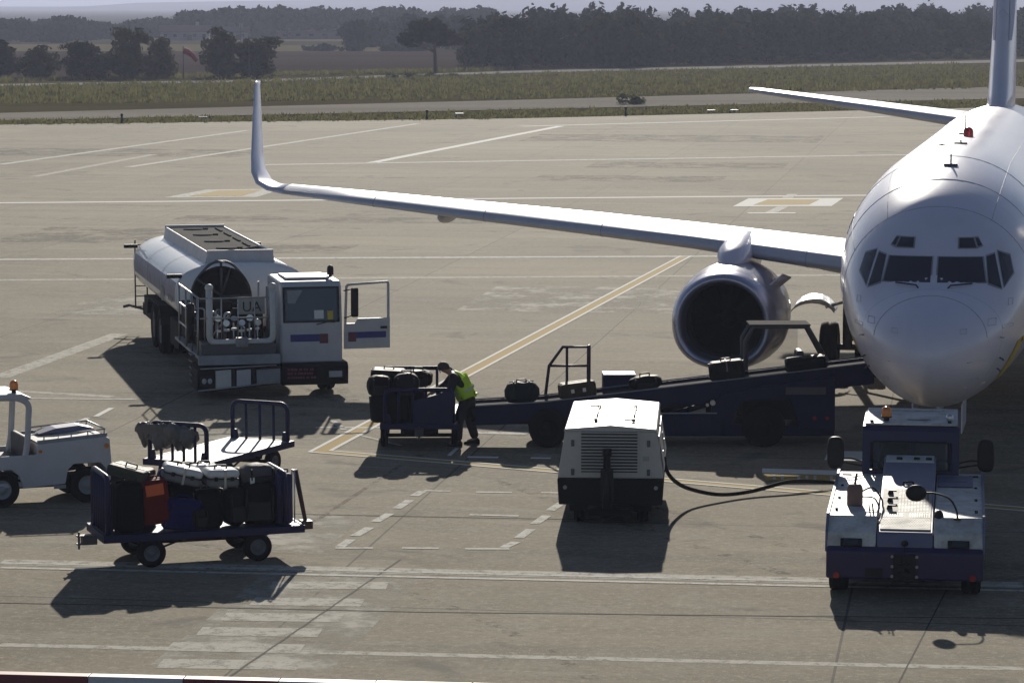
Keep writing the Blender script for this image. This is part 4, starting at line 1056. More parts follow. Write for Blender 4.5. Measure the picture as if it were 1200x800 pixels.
text_mesh('plate_lettering', 'UA', 0.30, 'black', SG, (-0.38, 0.587, 1.75), (R(90), 0, 0))
for (y, z) in ((0.25, 1.75), (0.25, 1.35)):
    t = MB(); t.cyl((-1.72, y, z - 0.2), (-1.72, y, z + 0.18), 0.09, n=14); t.ball((-1.72, y, z + 0.18), (0.09, 0.09, 0.06), 12); t.box((-1.64, y, z), (0.06, 0.2, 0.1)); t.build('extinguisher', 'black', TR)
t = MB()
for k in range(5): t.box((-1.64, 0.6 + 0.02 * k, 0.30 + k * 0.14), (0.10, 0.5, 0.03))
t.build('side_step', 'darksteel', TR, bevel=0.005)
# ------------------------------------------------------------------ baggage carts (local: x along the deck, y across, origin on the ground)
def baggage_cart(name, label, loc, rz, L=2.95, W=1.2, deckmat='blue', rail=(0.85, 0.85), slats=(5, 4), wb=1.6, deck_z=0.50, group='blue baggage carts', inset=0.05):
    c = thing(name, label, 'baggage cart', loc, rz, group)
    t = MB(); t.box((0, 0, deck_z - 0.03), (L, W, 0.05)); t.build('deck', deckmat, c, bevel=0.006)
    t = MB()
    for s in (-1, 1): t.box((0, s * (W / 2 + 0.02), deck_z - 0.05), (L + 0.08, 0.05, 0.11))
    for s in (-1, 1): t.box((s * (L / 2 + 0.02), 0, deck_z - 0.05), (0.05, W, 0.11))
    for x in (-0.9, -0.3, 0.3, 0.9): t.box((x, 0, deck_z - 0.09), (0.06, W, 0.08))
    t.build('deck_frame', 'blue', c, bevel=0.008)
    for s, h, ns in ((-1, rail[0], slats[0]), (1, rail[1], slats[1])):
        x = s * (L / 2 - (0.05 if s < 0 else inset))
        t = MB(); t.tube(bend([(x, -W / 2 + 0.05, deck_z - 0.02), (x, -W / 2 + 0.05, deck_z + h), (x, W / 2 - 0.05, deck_z + h), (x, W / 2 - 0.05, deck_z - 0.02)], 0.16, 6), 0.040, 10)
        for k in range(ns):
            y = -W / 2 + 0.05 + (W - 0.1) * (k + 1) / (ns + 1); t.cyl((x, y, deck_z), (x, y, deck_z + h - 0.01), 0.027, n=8)
        for y in (-W / 2 + 0.09, W / 2 - 0.09):
            t.prism([(y - 0.07, deck_z), (y + 0.07, deck_z), (y + 0.04, deck_z + 0.16), (y - 0.04, deck_z + 0.16)], 'x', x - 0.03, x + 0.03)
        t.build('end_rail', 'blue', c)
    t = MB()
    for x in (-wb / 2, wb / 2):
        t.cyl((x, -W / 2 - 0.02, 0.21), (x, W / 2 + 0.02, 0.21), 0.035, n=10)
        t.box((x, 0, 0.30), (0.12, 0.7, 0.10))
        for s in (-1, 1): t.tube([(x, s * 0.3, 0.24), (x + 0.35, s * 0.3, deck_z - 0.1)], 0.02, 6); t.tube([(x, s * 0.3, 0.24), (x - 0.35, s * 0.3, deck_z - 0.1)], 0.02, 6)
    t.tube([(-wb / 2, -W / 2 + 0.02, 0.23), (-wb / 2 + 0.55, -W / 2 + 0.02, deck_z - 0.08)], 0.018, 6)
    t.cyl((-wb / 2, 0, 0.27), (wb / 2, 0, 0.27), 0.03, n=8)
    t.build('axle_frame', 'dark', c)
    for x in (-wb / 2, wb / 2):
        for s in (-1, 1): wheel(c, (x, s * (W / 2 - 0.02), 0.212), 0.212, 0.13, (0, s, 0), rimr=0.56, lugs=5)
    t = MB(); x = -L / 2 - 0.05
    t.box((x - 0.08, 0, deck_z - 0.14), (0.22, 0.16, 0.14)); t.box((x - 0.22, 0, deck_z - 0.08), (0.10, 0.12, 0.02)); t.box((x - 0.22, 0, deck_z - 0.20), (0.10, 0.12, 0.02)); t.cyl((x - 0.23, 0, deck_z - 0.28), (x - 0.23, 0, deck_z - 0.02), 0.018, n=8)
    t.build('tow_hitch', 'darksteel', c, bevel=0.008)
    return c
CA, CA_R = (-4.72, 45.45, 0), R(19)
cart_a = baggage_cart('baggage_cart', 'blue baggage cart heaped with mixed suitcases in front of the empty cart', CA, CA_R, slats=(7, 3), rail=(0.85, 0.78), inset=0.24)
t = MB(); t.tube([(1.46, -0.30, 0.47), (1.62, -0.30, 0.47), (1.45, -0.34, 1.30)], [0.03, 0.045, 0.04], 8); t.box((1.62, -0.30, 0.46), (0.16, 0.22, 0.12)); t.tube([(1.50, -0.1, 0.47), (1.62, -0.3, 0.47)], 0.03, 6)
t.build('drawbar', 'maroon', cart_a)
cart_b = baggage_cart('baggage_cart', 'empty blue flatbed cart with pale deck and a crumpled grey cover on its near end', (-5.08, 53.2, 0), R(65), L=2.9, W=1.22, deckmat='deckwhite', rail=(0.62, 0.66), slats=(4, 3))
cart_c = baggage_cart('baggage_cart', 'blue baggage cart being unloaded by the worker at the belt loader', (-1.74, 57.9, 0), R(91), L=2.7, W=1.36, rail=(0.62, 0.72), slats=(4, 3))
t = MB(); t.prism([(0.10, 0.50), (-0.62, 0.50), (-0.62, 1.02), (-0.55, 1.10), (0.10, 0.93)], 'x', -1.41, -1.37)
t.build('end_panel', 'blue', cart_c, bevel=0.008)
t = MB()
for y in (-0.62, 0.62): t.tube(bend([(-1.30, y, 0.5), (-1.30, y, 1.12), (0.1, y, 1.12), (0.1, y, 0.5)], 0.12), 0.028, 8)
t.build('side_rail', 'blue', cart_c)

# crumpled grey cover over the near rail of the empty cart
def pleated_cover(size, seed):
    rnd = Vector((seed * 3.1, seed * 1.3, 0)); mb = MB(); o = []; nu, nv = 72, 80
    for j in range(nv + 1):
        v = j / nv; y = (v - 0.5) * 2 * size[1]
        end = max(0.12, math.sin(math.pi * min(1, max(0, v))) ** 0.35)
        for i in range(nu):
            a = 2 * math.pi * i / nu; ca, sa = math.cos(a), math.sin(a)
            fold = abs(mnoise.noise(Vector((v * 5.5 + 0.8 * ca, sa * 0.9, ca * 0.9)) + rnd)); f2 = abs(mnoise.noise(Vector((v * 13, sa * 2.2, ca * 2.2)) + rnd * 2))
            lo = mnoise.noise(Vector((v * 2.4, sa * 0.7, 1.7)) + rnd)
            k = end * (0.86 + 0.30 * lo - 0.42 * (0.5 - fold) - 0.20 * (0.4 - f2))
            hem = 0.16 * mnoise.noise(Vector((v * 9, 3.3, 0)) + rnd) if sa < -0.3 else 0.0
            o.append(Vector((size[0] * k * math.copysign(abs(ca) ** 0.8, ca) - 0.05 * sa, y + 0.03 * lo, size[2] * k * (math.copysign(abs(sa) ** 0.8, sa)) + hem)))
    mb.add(o, [(j * nu + i, j * nu + (i + 1) % nu, (j + 1) * nu + (i + 1) % nu, (j + 1) * nu + i) for j in range(nv) for i in range(nu)], 0, True)
    mb.add(o[:nu], [tuple(range(nu))], 0, False); mb.add(o[-nu:], [tuple(range(nu))], 0, False)
    return mb
def cloth_heap(name, size, seed, mat, folds=5.0, amp=0.16, drop=0.0, n=(60, 36), oct=4):
    """a crumpled piece of fabric as one closed rumpled surface"""
    rnd = Vector((seed * 3.7, seed * 1.9, seed * 0.7)); o = []
    nu, nv = n
    for j in range(nv + 1):
        th = math.pi * j / nv
        for i in range(nu):
            a = 2 * math.pi * i / nu
            d = Vector((math.sin(th) * math.cos(a), math.sin(th) * math.sin(a), math.cos(th)))
            p = Vector((math.copysign(abs(d.x) ** 0.75, d.x) * size[0], math.copysign(abs(d.y) ** 0.75, d.y) * size[1], math.copysign(abs(d.z) ** 0.75, d.z) * size[2]))
            f = mnoise.fractal(Vector((d.x * folds * 1.6, d.y * folds * 0.8, d.z * folds * 0.5)) + rnd, 0.9, 2.1, oct)
            rdg = 1 - abs(mnoise.noise(Vector((d.x * folds, d.y * folds * 1.4, d.z * folds * 0.6)) + rnd))
            p *= 1 + amp * f + amp * 0.9 * (rdg - 0.7)
            o.append(p)
    mb = MB(); f = []
    for j in range(nv):
        for i in range(nu):
            f.append((j * nu + i, j * nu + (i + 1) % nu, (j + 1) * nu + (i + 1) % nu, (j + 1) * nu + i))
    mb.add(o, f, 0, True)
    return mb
M['tarp'] = P('grey_tarpaulin', (0.12, 0.12, 0.125), 0.42, dirt=0.5, dirtcol=(0.03, 0.03, 0.03), scale=4, bmp=0.9, bscale=7)
t = pleated_cover((0.24, 0.60, 0.36), 4)
tp = t.build('tarpaulin', 'tarp', None, loc=(-5.86, 52.05, 0.93), rz=R(65 + 2)); tag(tp, 'crumpled dark grey cover draped over the near rail of the empty flatbed cart', 'cover')

# ------------------------------------------------------------------ luggage
def bag(kind, name, label, loc, dims, rz=0, rx=0, ry=0, mat='bagblack', trim='black', lid=None, group='suitcases and bags in handling', handle=True):
    """dims = width x, depth y, height z; loc = middle of the underside"""
    r_ = thing(name, label, 'bag' if kind in ('duffel', 'backpack', 'soft') else 'suitcase', loc, 0, group)
    r_.rotation_euler = (rx, ry, rz)
    w_, d_, h_ = dims
    t = MB()
    if kind == 'case':
        t.box((0, 0, h_ / 2), (w_, d_, h_)); body = t.build('shell', mat, r_, bevel=min(dims) * 0.22, seg=4)
        t = MB()
        t.box((0, -d_ * 0.02, h_ / 2), (w_ + 0.012, 0.018, h_ * 0.86)); t.box((0, -d_ * 0.02, h_ / 2), (w_ * 0.86, 0.018, h_ + 0.012)); t.build('zip_line', trim, body)
        t = MB()
        for x in (-0.3, 0.3): t.box((x * w_, -d_ / 2 - 0.006, h_ * 0.5), (w_ * 0.05, 0.012, h_ * 0.72))
        t.box((0, -d_ / 2 - 0.008, h_ * 0.3), (w_ * 0.7, 0.016, h_ * 0.38)); t.build('front_pocket', mat, body, bevel=0.006)
        t = MB()
        for x in (-0.4, 0.4): t.cyl((x * w_ - 0.015, d_ * 0.3, 0.0), (x * w_ + 0.015, d_ * 0.3, 0.0), 0.03, n=10)
        t.build('castor', 'black', body)
    elif kind == 'hard':
        t.box((0, 0, h_ * 0.27), (w_, d_, h_ * 0.53)); body = t.build('shell', mat, r_, bevel=min(dims) * 0.24, seg=4)
        t = MB(); t.box((0, 0, h_ * 0.745), (w_, d_, h_ * 0.50)); t.build('lid', lid or mat, r_, bevel=min(dims) * 0.24, seg=4)
        t = MB(); t.box((0, 0, h_ * 0.5), (w_ * 0.985, d_ * 0.985, h_ * 0.05)); 
        for x in (-0.25, 0.25): t.box((x * w_, -d_ / 2 - 0.006, h_ * 0.5), (0.05, 0.02, 0.06))
        t.build('latch_band', trim, body)
        t = MB(); t.box((0.02, 0, h_ * 0.5), (0.035, d_ * 1.012, h_ * 1.02)); t.build('luggage_strap', 'steel', body, bevel=0.004)
    elif kind == 'duffel':
        rings = []
        for k in range(11):
            u = -1 + 2 * k / 10; q = (1 - abs(u) ** 4) ** 0.35 if abs(u) < 1 else 0.25
            q = max(q, 0.3)
            sg = 1 + 0.06 * math.sin(k * 1.9)
            rings.append([Vector((u * w_ / 2, d_ / 2 * q * math.copysign(abs(math.cos(a)) ** 0.7, math.cos(a)), h_ / 2 + h_ / 2 * q * sg * math.copysign(abs(math.sin(a)) ** 0.7, math.sin(a)))) for a in [2 * math.pi * i / 22 for i in range(22)]])
        t.loft(rings); body = t.build('fabric_body', mat, r_)
        t = MB()
        for x in (-0.22, 0.22): t.tube([(x * w_, d_ / 2 * math.cos(a) * 1.02, h_ / 2 + h_ / 2 * math.sin(a) * 1.03) for a in [math.pi * (-0.15 + 1.3 * i / 14) for i in range(15)]], 0.016, 6)
        t.tube([(-0.35 * w_, 0, h_ * 1.0), (0.35 * w_, 0, h_ * 1.0)], 0.010, 5); t.build('strap', trim, body)
    else:      # soft bag / backpack: rumpled block
        t2_ = cloth_heap(name, (w_ / 2, d_ / 2, h_ / 2), len(label) + w_ * 10, mat, 2.2, 0.09, n=(28, 18))
        t2_.v = [(x, y, z + h_ / 2) for x, y, z in t2_.v]
        body = t2_.build('fabric_body', mat, r_)
        t = MB(); t.tube(bend([(-0.3 * w_, -d_ * 0.48, h_ * 0.85), (-0.32 * w_, -d_ * 0.58, h_ * 0.5), (-0.3 * w_, -d_ * 0.47, h_ * 0.15)], 0.05), 0.018, 6)
        t.tube(bend([(0.3 * w_, -d_ * 0.48, h_ * 0.85), (0.32 * w_, -d_ * 0.58, h_ * 0.5), (0.3 * w_, -d_ * 0.47, h_ * 0.15)], 0.05), 0.018, 6)
        t.box((0, -d_ * 0.50, h_ * 0.35), (w_ * 0.55, 0.05, h_ * 0.4)); t.build('strap', trim, body, bevel=0.01)
    if handle:
        t = MB(); t.tube(bend([(-0.09, 0, h_ - 0.005), (-0.09, 0, h_ + 0.045), (0.09, 0, h_ + 0.045), (0.09, 0, h_ - 0.005)], 0.03), 0.012, 6); t.build('handle', trim, body)
    return r_
for nm, c in (('bagblack', (0.008, 0.008, 0.009)), ('bagcharcoal', (0.018, 0.018, 0.020)), ('bagolive', (0.085, 0.085, 0.065)), ('bagred', (0.15, 0.016, 0.014)), ('bagorange', (0.75, 0.16, 0.06)),
              ('bagblue', (0.014, 0.018, 0.095)), ('baggrey', (0.20, 0.20, 0.20)), ('bagwhite', (0.66, 0.66, 0.66)), ('bagbrown', (0.085, 0.062, 0.042)), ('baggreen', (0.018, 0.030, 0.028)), ('bagpink', (0.45, 0.14, 0.13)), ('bagviolet', (0.06, 0.055, 0.13)), ('coatgrey', (0.10, 0.095, 0.095))):
    M[nm] = P(nm.replace('bag', 'luggage_'), c, 0.6, dirt=0.25, dirtcol=tuple(k * 0.5 + 0.006 for k in c), bmp=0.35, bscale=22, spec=0.10)
def on_cart(loc, rz, x, y, z):
    return (loc[0] + x * math.cos(rz) - y * math.sin(rz), loc[1] + x * math.sin(rz) + y * math.cos(rz), z)
GA = 'luggage heaped on the front cart'
def A(kind, name, label, x, y, z, dims, rz=0, **k):
    return bag(kind, name, label, on_cart(CA, CA_R, x, y, z), dims, CA_R + rz, group=GA, **k)
D = 0.502
A('case', 'suitcase', 'large black upright suitcase at the slatted left end of the front cart', -1.10, -0.28, D, (0.44, 0.50, 0.74), rz=R(5), ry=R(2), mat='bagblack')
A('case', 'suitcase', 'dark suitcase lying on top at the left end with an olive upper face', -1.00, -0.08, D + 0.76, (0.60, 0.42, 0.17), rz=R(-38), ry=R(11), mat='bagolive')
A('case', 'suitcase', 'black suitcase behind the red bag on the front cart', -0.75, 0.30, D, (0.46, 0.40, 0.70), mat='bagcharcoal')
A('soft', 'travel_bag', 'small pink and red bag lying beside the olive topped case', -0.74, 0.14, D + 0.72, (0.34, 0.30, 0.15), mat='bagpink', handle=False)
A('case', 'suitcase', 'deep red suitcase with a bright orange pocket', -0.66, -0.32, D + 0.10, (0.44, 0.36, 0.66), ry=R(-7), mat='bagred', trim='bagred')
t = MB(); t.box((0, -0.205, 0.53), (0.27, 0.03, 0.17)); o_ = [k for k in bpy.data.objects if k.get('label') == 'deep red suitcase with a bright orange pocket'][0]; t.build('orange_pocket', 'bagorange', o_, bevel=0.012)
A('case', 'suitcase', 'navy blue suitcase leaning low in the middle of the front cart', -0.32, -0.38, D, (0.56, 0.26, 0.46), rz=R(-6), ry=R(6), mat='bagblue', trim='bagblue')
A('soft', 'holdall', 'bulky black bag under the tilted white lidded hard case', -0.20, -0.04, D, (0.56, 0.50, 0.66), rz=R(-9), mat='bagblack', handle=False)
A('hard', 'hard_case', 'grey hard case with a sunlit white lid, tilted to the right', -0.26, -0.12, D + 0.66, (0.58, 0.44, 0.25), rz=R(-8), ry=R(14), mat='baggrey', lid='bagwhite')
A('hard', 'hard_case', 'grey hard case with a white lid lying level on black cases', 0.34, -0.18, D + 0.58, (0.50, 0.42, 0.27), rz=R(2), ry=R(2), mat='baggrey', lid='bagwhite')
A('case', 'suitcase', 'black suitcase with bright studs below the level white hard case', 0.14, -0.29, D, (0.40, 0.40, 0.57), rz=R(-6), ry=R(-3), mat='bagblack', trim='baggrey')
A('soft', 'holdall', 'lumpy black bag beside the studded case below the white hard case', 0.53, -0.27, D, (0.40, 0.44, 0.56), rz=R(7), mat='bagcharcoal')
A('hard', 'hard_case', 'white flat case peeping out behind the two grey hard cases', 0.22, 0.36, D + 0.52, (0.46, 0.34, 0.32), mat='bagwhite', lid='bagwhite')
A('case', 'suitcase', 'black suitcase at the back of the front cart under the white flat case', 0.22, 0.34, D, (0.56, 0.38, 0.50), mat='bagblack')
A('soft', 'holdall', 'big black holdall at the right half of the front cart', 0.90, -0.20, D, (0.62, 0.66, 0.66), rz=R(-8), mat='bagblack')
A('soft', 'backpack', 'grey rumpled backpack with a white tag on top of the black holdall', 0.92, -0.08, D + 0.52, (0.56, 0.46, 0.36), rz=R(8), mat='coatgrey', handle=False)
t = MB(); t.box((-0.17, -0.26, 0.12), (0.07, 0.012, 0.14)); o_ = [k for k in bpy.data.objects if k.get('label', '').startswith('grey rumpled backpack')][0]; t.build('white_tag', 'paper', o_)
A('soft', 'travel_bag', 'small black bag between the backpack and the trolley case', 1.12, 0.05, D + 0.46, (0.30, 0.36, 0.26), mat='bagcharcoal')
tc = A('case', 'trolley_case', 'slim violet trolley case with chrome rods at the right end', 1.26, -0.28, D, (0.24, 0.40, 0.76), mat='bagviolet', trim='baggrey')
t = MB()
for y in (-0.16, -0.02): t.cyl((0.135, y - 0.06, 0.02), (0.135, y - 0.06, 0.80), 0.011, n=8)
t.tube([(0.135, -0.22, 0.80), (0.135, -0.08, 0.80)], 0.014, 6); t.build('trolley_rods', 'alu', tc)
t = MB(); t.cyl((-0.02, -0.225, 0.10), (-0.02, -0.225, 0.42), 0.06, n=12); t.ball((-0.02, -0.225, 0.42), (0.06, 0.06, 0.05), 10); t.build('bottle_pocket', 'bagbrown', tc)
A('case', 'suitcase', 'dark suitcase standing at the back right of the front cart', 1.15, 0.32, D, (0.42, 0.38, 0.58), mat='bagcharcoal')

# bags on the cart at the belt loader: piled on its left side
CC, CC_R = (-1.74, 57.9, 0), 0.0
GC = 'luggage left on the cart at the belt loader'
def Cb(kind, name, label, x, y, z, dims, rz=0, **k):
    return bag(kind, name, label, (CC[0] + x, CC[1] + y, z), dims, rz, group=GC, **k)
Cb('case', 'suitcase', 'black suitcase sticking out low over the left edge of the loader cart', -0.52, -1.00, D, (0.72, 0.50, 0.52), ry=R(-4), mat='bagblack', handle=False)
Cb('case', 'suitcase', 'black suitcase in the middle of the pile on the loader cart', -0.30, -0.45, D, (0.80, 0.55, 0.58), mat='bagcharcoal', handle=False)
Cb('soft', 'holdall', 'rounded dark holdall at the front of the pile on the loader cart', -0.22, -1.02, D + 0.44, (0.50, 0.46, 0.46), mat='bagcharcoal')
Cb('case', 'suitcase', 'topmost black suitcase on the loader cart, overhanging to the left', -0.58, -0.55, D + 0.58, (0.66, 0.60, 0.34), ry=R(3), mat='bagblack')
Cb('soft', 'travel_bag', 'lumpy black bag on top of the pile near the cart middle', -0.02, -0.35, D + 0.56, (0.55, 0.5, 0.32), mat='bagblack')
Cb('case', 'suitcase', 'black suitcase at the far end of the loader cart', -0.25, 0.55, D, (0.70, 0.9, 0.50), mat='bagblack')
Cb('case', 'suitcase', 'flat dark blue suitcase lying in the right half of the loader cart', 0.30, -0.75, D, (0.55, 0.75, 0.30), mat='bagblue', trim='bagblue')

A('soft', 'travel_bag', 'small dark bag squeezed between the blue suitcase and the studded one', -0.06, -0.46, D, (0.26, 0.22, 0.34), rz=R(14), mat='bagcharcoal', handle=False)
A('duffel', 'duffel_bag', 'dark blue duffel bag lying across the back of the front cart', -0.20, 0.36, D + 0.50, (0.62, 0.34, 0.32), rz=R(10), mat='bagblue')
A('soft', 'travel_bag', 'black crumpled bag wedged between the level white case and the backpack', 0.62, 0.02, D + 0.54, (0.30, 0.34, 0.28), rz=R(-20), mat='bagblack', handle=False)
Cb('soft', 'travel_bag', 'slumped black bag hanging over the left edge of the loader cart pile', -0.72, -1.05, D + 0.46, (0.46, 0.42, 0.40), rz=R(12), mat='bagblack', handle=False)
# ------------------------------------------------------------------ belt loader (local: x towards the aircraft, y away from the viewer)
BL = thing('belt_loader', 'dark blue belt loader carrying bags up to the aircraft hold', 'belt loader', (0.0, 57.55, 0), R(1.0))
def belt_z(x):                       # top of the belt
    return 0.70 + (x + 0.70) * 0.060 if x < 0.6 else 0.778 + (x - 0.6) * 0.118
BX = [-0.70, 0.6, 2.5, 4.5, 6.75]
t = MB()
for y in (-0.47, 0.47):
    for a, b in zip(BX, BX[1:]):
        za, zb = belt_z(a), belt_z(b); ha, hb = (0.30, 0.34) if a < 0.5 else (0.34, 0.34)
        t.prism([(a, za + 0.05), (b, zb + 0.05), (b, zb - hb), (a, za - ha)], 'y', y - 0.03, y + 0.03)
for x in (-0.5, 0.4, 1.4, 2.4, 3.4, 4.4, 5.4, 6.5): t.box((x, 0, belt_z(x) - 0.2), (0.08, 0.88, 0.08))
CV = t.build('conveyor_frame', 'loaderblue', BL)
t = MB(); o = []
for x in BX: o += [(x, -0.44, belt_z(x)), (x, 0.44, belt_z(x))]
t.add(o + [(x, y, z - 0.05) for x, y, z in o], [(2 * k, 2 * k + 1, 2 * k + 3, 2 * k + 2) for k in range(4)] + [(10 + 2 * k, 12 + 2 * k, 13 + 2 * k, 11 + 2 * k) for k in range(4)] + [(0, 1, 11, 10), (8, 18, 19, 9)])
for x in (BX[0], BX[-1]): t.cyl((x, -0.43, belt_z(x) - 0.05), (x, 0.43, belt_z(x) - 0.05), 0.055, n=12)
t.build('belt', 'belt', CV)
t = MB()
for y in (-0.505, 0.505): t.tube([(x, y, belt_z(x) + 0.06) for x in BX], 0.012, 6)
t.build('edge_strip', 'greypanel', CV)
for c_, d_ in (((-0.74, 0, 0.50), (0.08, 0.9, 0.10)), ((6.80, 0, belt_z(6.75) - 0.12), (0.10, 0.96, 0.22))):
    t = MB(); t.box(c_, d_); t.build('end_bumper', 'rubber', CV, bevel=0.03)
# chassis
t = MB()
t.prism([(2.3, 0.20), (6.0, 0.20), (6.0, 0.36), (2.3, 0.52)], 'y', -0.62, 0.62)
t.box((1.9, 0, 0.40), (2.9, 0.7, 0.24)); t.box((3.1, -0.64, 0.42), (1.6, 0.10, 0.42)); t.box((0.75, 0, 0.36), (0.8, 1.0, 0.16))
CH = t.build('chassis', 'loaderblue', BL, bevel=0.02)
t = MB(); t.prism([(4.05, 0.42), (4.25, 0.86), (5.15, 0.90), (5.35, 0.36), (6.0, 0.30), (6.0, 1.32), (5.2, 1.22), (3.9, 1.02), (3.7, 0.75), (3.7, 0.46)], 'y', -0.70, -0.58); t.build('side_panel', 'loaderblue', CH, bevel=0.015)
t = MB(); t.prism([(4.05, 0.42), (4.25, 0.86), (5.15, 0.90), (5.35, 0.36), (6.0, 0.30), (6.0, 1.32), (5.2, 1.22), (3.9, 1.02), (3.7, 0.75), (3.7, 0.46)], 'y', 0.58, 0.70); t.build('side_panel', 'loaderblue', CH, bevel=0.015)
t = MB(); t.box((5.98, 0, 0.82), (0.06, 1.2, 1.0)); t.box((5.1, 0, 0.75), (1.6, 1.1, 0.5)); t.build('engine_box', 'dark', CH, bevel=0.02)
t = MB(); t.box((5.45, -0.712, 1.06), (0.75, 0.02, 0.14)); t.build('vent_slot', 'darksteel', CH, bevel=0.004)
t = MB(); t.box((3.05, -0.70, 0.645), (1.5, 0.03, 0.02)); t.build('edge_strip', 'greypanel', CH)
t = MB()
for x in (2.55, 3.0, 3.45): t.box((x, -0.695, 0.42), (0.012, 0.012, 0.36))
t.build('panel_joint', 'black', CH)
for x in (5.62, 5.85):
    t = MB(); t.cyl((x, -0.70, 0.55), (x, -0.725, 0.55), 0.035, n=12); t.build('marker_lamp', 'redlens', CH)
t = MB(); t.tube(bend([(2.6, -0.5, 0.62), (3.0, -0.56, 0.80), (3.5, -0.56, 0.72), (3.7, -0.6, 0.9)], 0.1), 0.02, 6); t.build('hydraulic_hose', 'black', CH)
# lifting arms and cylinders under the belt
t = MB()
for y in (-0.36, 0.36):
    t.tube([(1.2, y, 0.42), (3.2, y, 0.92)], 0.045, 8); t.tube([(2.4, y, 0.40), (4.6, y, 1.05)], 0.055, 8); t.cyl((4.3, y, 0.6), (6.3, y, 1.18), 0.05, n=10)
t.build('lift_arm', 'loaderblue', BL)
t = MB(); t.cyl((3.72, -0.74, 0.84), (3.72, -0.66, 0.84), 0.05, n=12); t.cyl((3.62, -0.73, 0.80), (3.62, -0.66, 0.80), 0.03, n=10); t.build('coupling', 'alu', BL)
for x, r_ in ((0.66, 0.36), (4.68, 0.40)):
    for s in (-1, 1): wheel(BL, (x, s * 0.60, r_), r_, 0.24, (0, s, 0), rimr=0.52, rim='dark')
# cab frame on the far side
t = MB()
for y in (0.62, 1.28):
    t.tube([(4.45, y, 0.9), (4.45, y, 1.85), (4.60, y, 2.12), (5.62, y, 2.12), (6.0, y, 1.45)], 0.05, 8)
CF = t.build('cab_frame', 'darksteel', BL)
t = MB(); t.box((5.10, 0.95, 2.15), (1.16, 0.78, 0.035)); t.build('cab_roof', 'walkway', CF, bevel=0.02)
t = MB(); t.box((5.00, 1.30, 1.62), (1.02, 0.015, 0.90)); t.build('cab_window', 'clearglass', CF)
t = MB(); t.box((5.2, 0.95, 0.95), (1.6, 0.75, 0.5)); t.box((5.5, 0.95, 1.35), (0.14, 0.5, 0.6)); t.build('driver_seat', 'seat', CF, bevel=0.05)
# operator's rail
t = MB(); y = 0.80
t.tube([(0.62, y - 0.05, 0.55), (0.72, y, 1.36), (0.98, y, 1.72), (1.46, y, 1.72), (1.46, y, 0.6)], 0.03, 8)
t.tube([(0.72, y, 1.36), (1.46, y, 1.36)], 0.024, 8); t.tube([(1.06, y, 1.72), (1.06, y, 0.6)], 0.026, 8); t.tube([(1.46, y, 1.72), (1.50, y + 0.28, 1.72), (1.50, y + 0.28, 0.6)], 0.026, 8)
t.build('guard_rail', 'railpurple', BL)
t = MB(); t.box((2.05, 0.85, 0.90), (0.62, 0.55, 0.60)); ec = t.build('engine_cover', 'loaderblue', BL, bevel=0.02)
t = MB(); t.box((2.05, 0.85, 1.21), (0.60, 0.5, 0.02)); t.build('cover_lid', 'white', ec)
# foot of the rail and front axle pad
t = MB(); t.box((0.55, 0, 0.46), (0.9, 1.0, 0.08)); t.build('axle_pad', 'dark', BL, bevel=0.01)

GB = 'luggage riding up the belt loader'
BLa = R(-0.118 * 57.3)
def Bb(kind, name, label, x, y, dims, rz=0, mat='bagblack', **k):
    return bag(kind, name, label, (x, 57.55 + y, belt_z(x) + 0.012), dims, rz, ry=(-math.atan(0.118) if x > 0.6 else -math.atan(0.06)), mat=mat, group=GB, **k)
Bb('duffel', 'duffel_bag', 'dark green duffel bag lowest on the belt', 0.20, -0.08, (0.66, 0.40, 0.40), mat='baggreen')
Bb('case', 'suitcase', 'brown suitcase with buckles riding on the belt below the guard rail', 1.24, -0.05, (0.68, 0.44, 0.30), rz=R(8), mat='bagbrown', trim='bagblack', handle=False)
B2 = []
for x in (-0.12, 0.1):
    t = MB(); t.box((x, -0.235, 0.16), (0.06, 0.02, 0.07)); B2.append(t)
o_ = [k for k in bpy.data.objects if k.get('label', '').startswith('brown suitcase with buckles')][0]; [q.build('buckle', 'alu', o_) for q in B2]
Bb('soft', 'holdall', 'flat black holdall in the middle of the belt', 2.52, -0.02, (0.62, 0.44, 0.26))
Bb('case', 'suitcase', 'rounded black suitcase on the belt in front of the engine', 4.05, 0.0, (0.66, 0.42, 0.36), mat='bagcharcoal')
t = MB(); t.box((0.0, 0, 0.185), (0.03, 0.44, 0.375)); o_ = [k for k in bpy.data.objects if k.get('label', '').startswith('rounded black suitcase on')][0]; t.build('luggage_strap', 'baggrey', o_)
Bb('case', 'suitcase', 'flat black suitcase near the top of the belt below the cab frame', 5.52, 0.0, (0.74, 0.46, 0.26), handle=False)

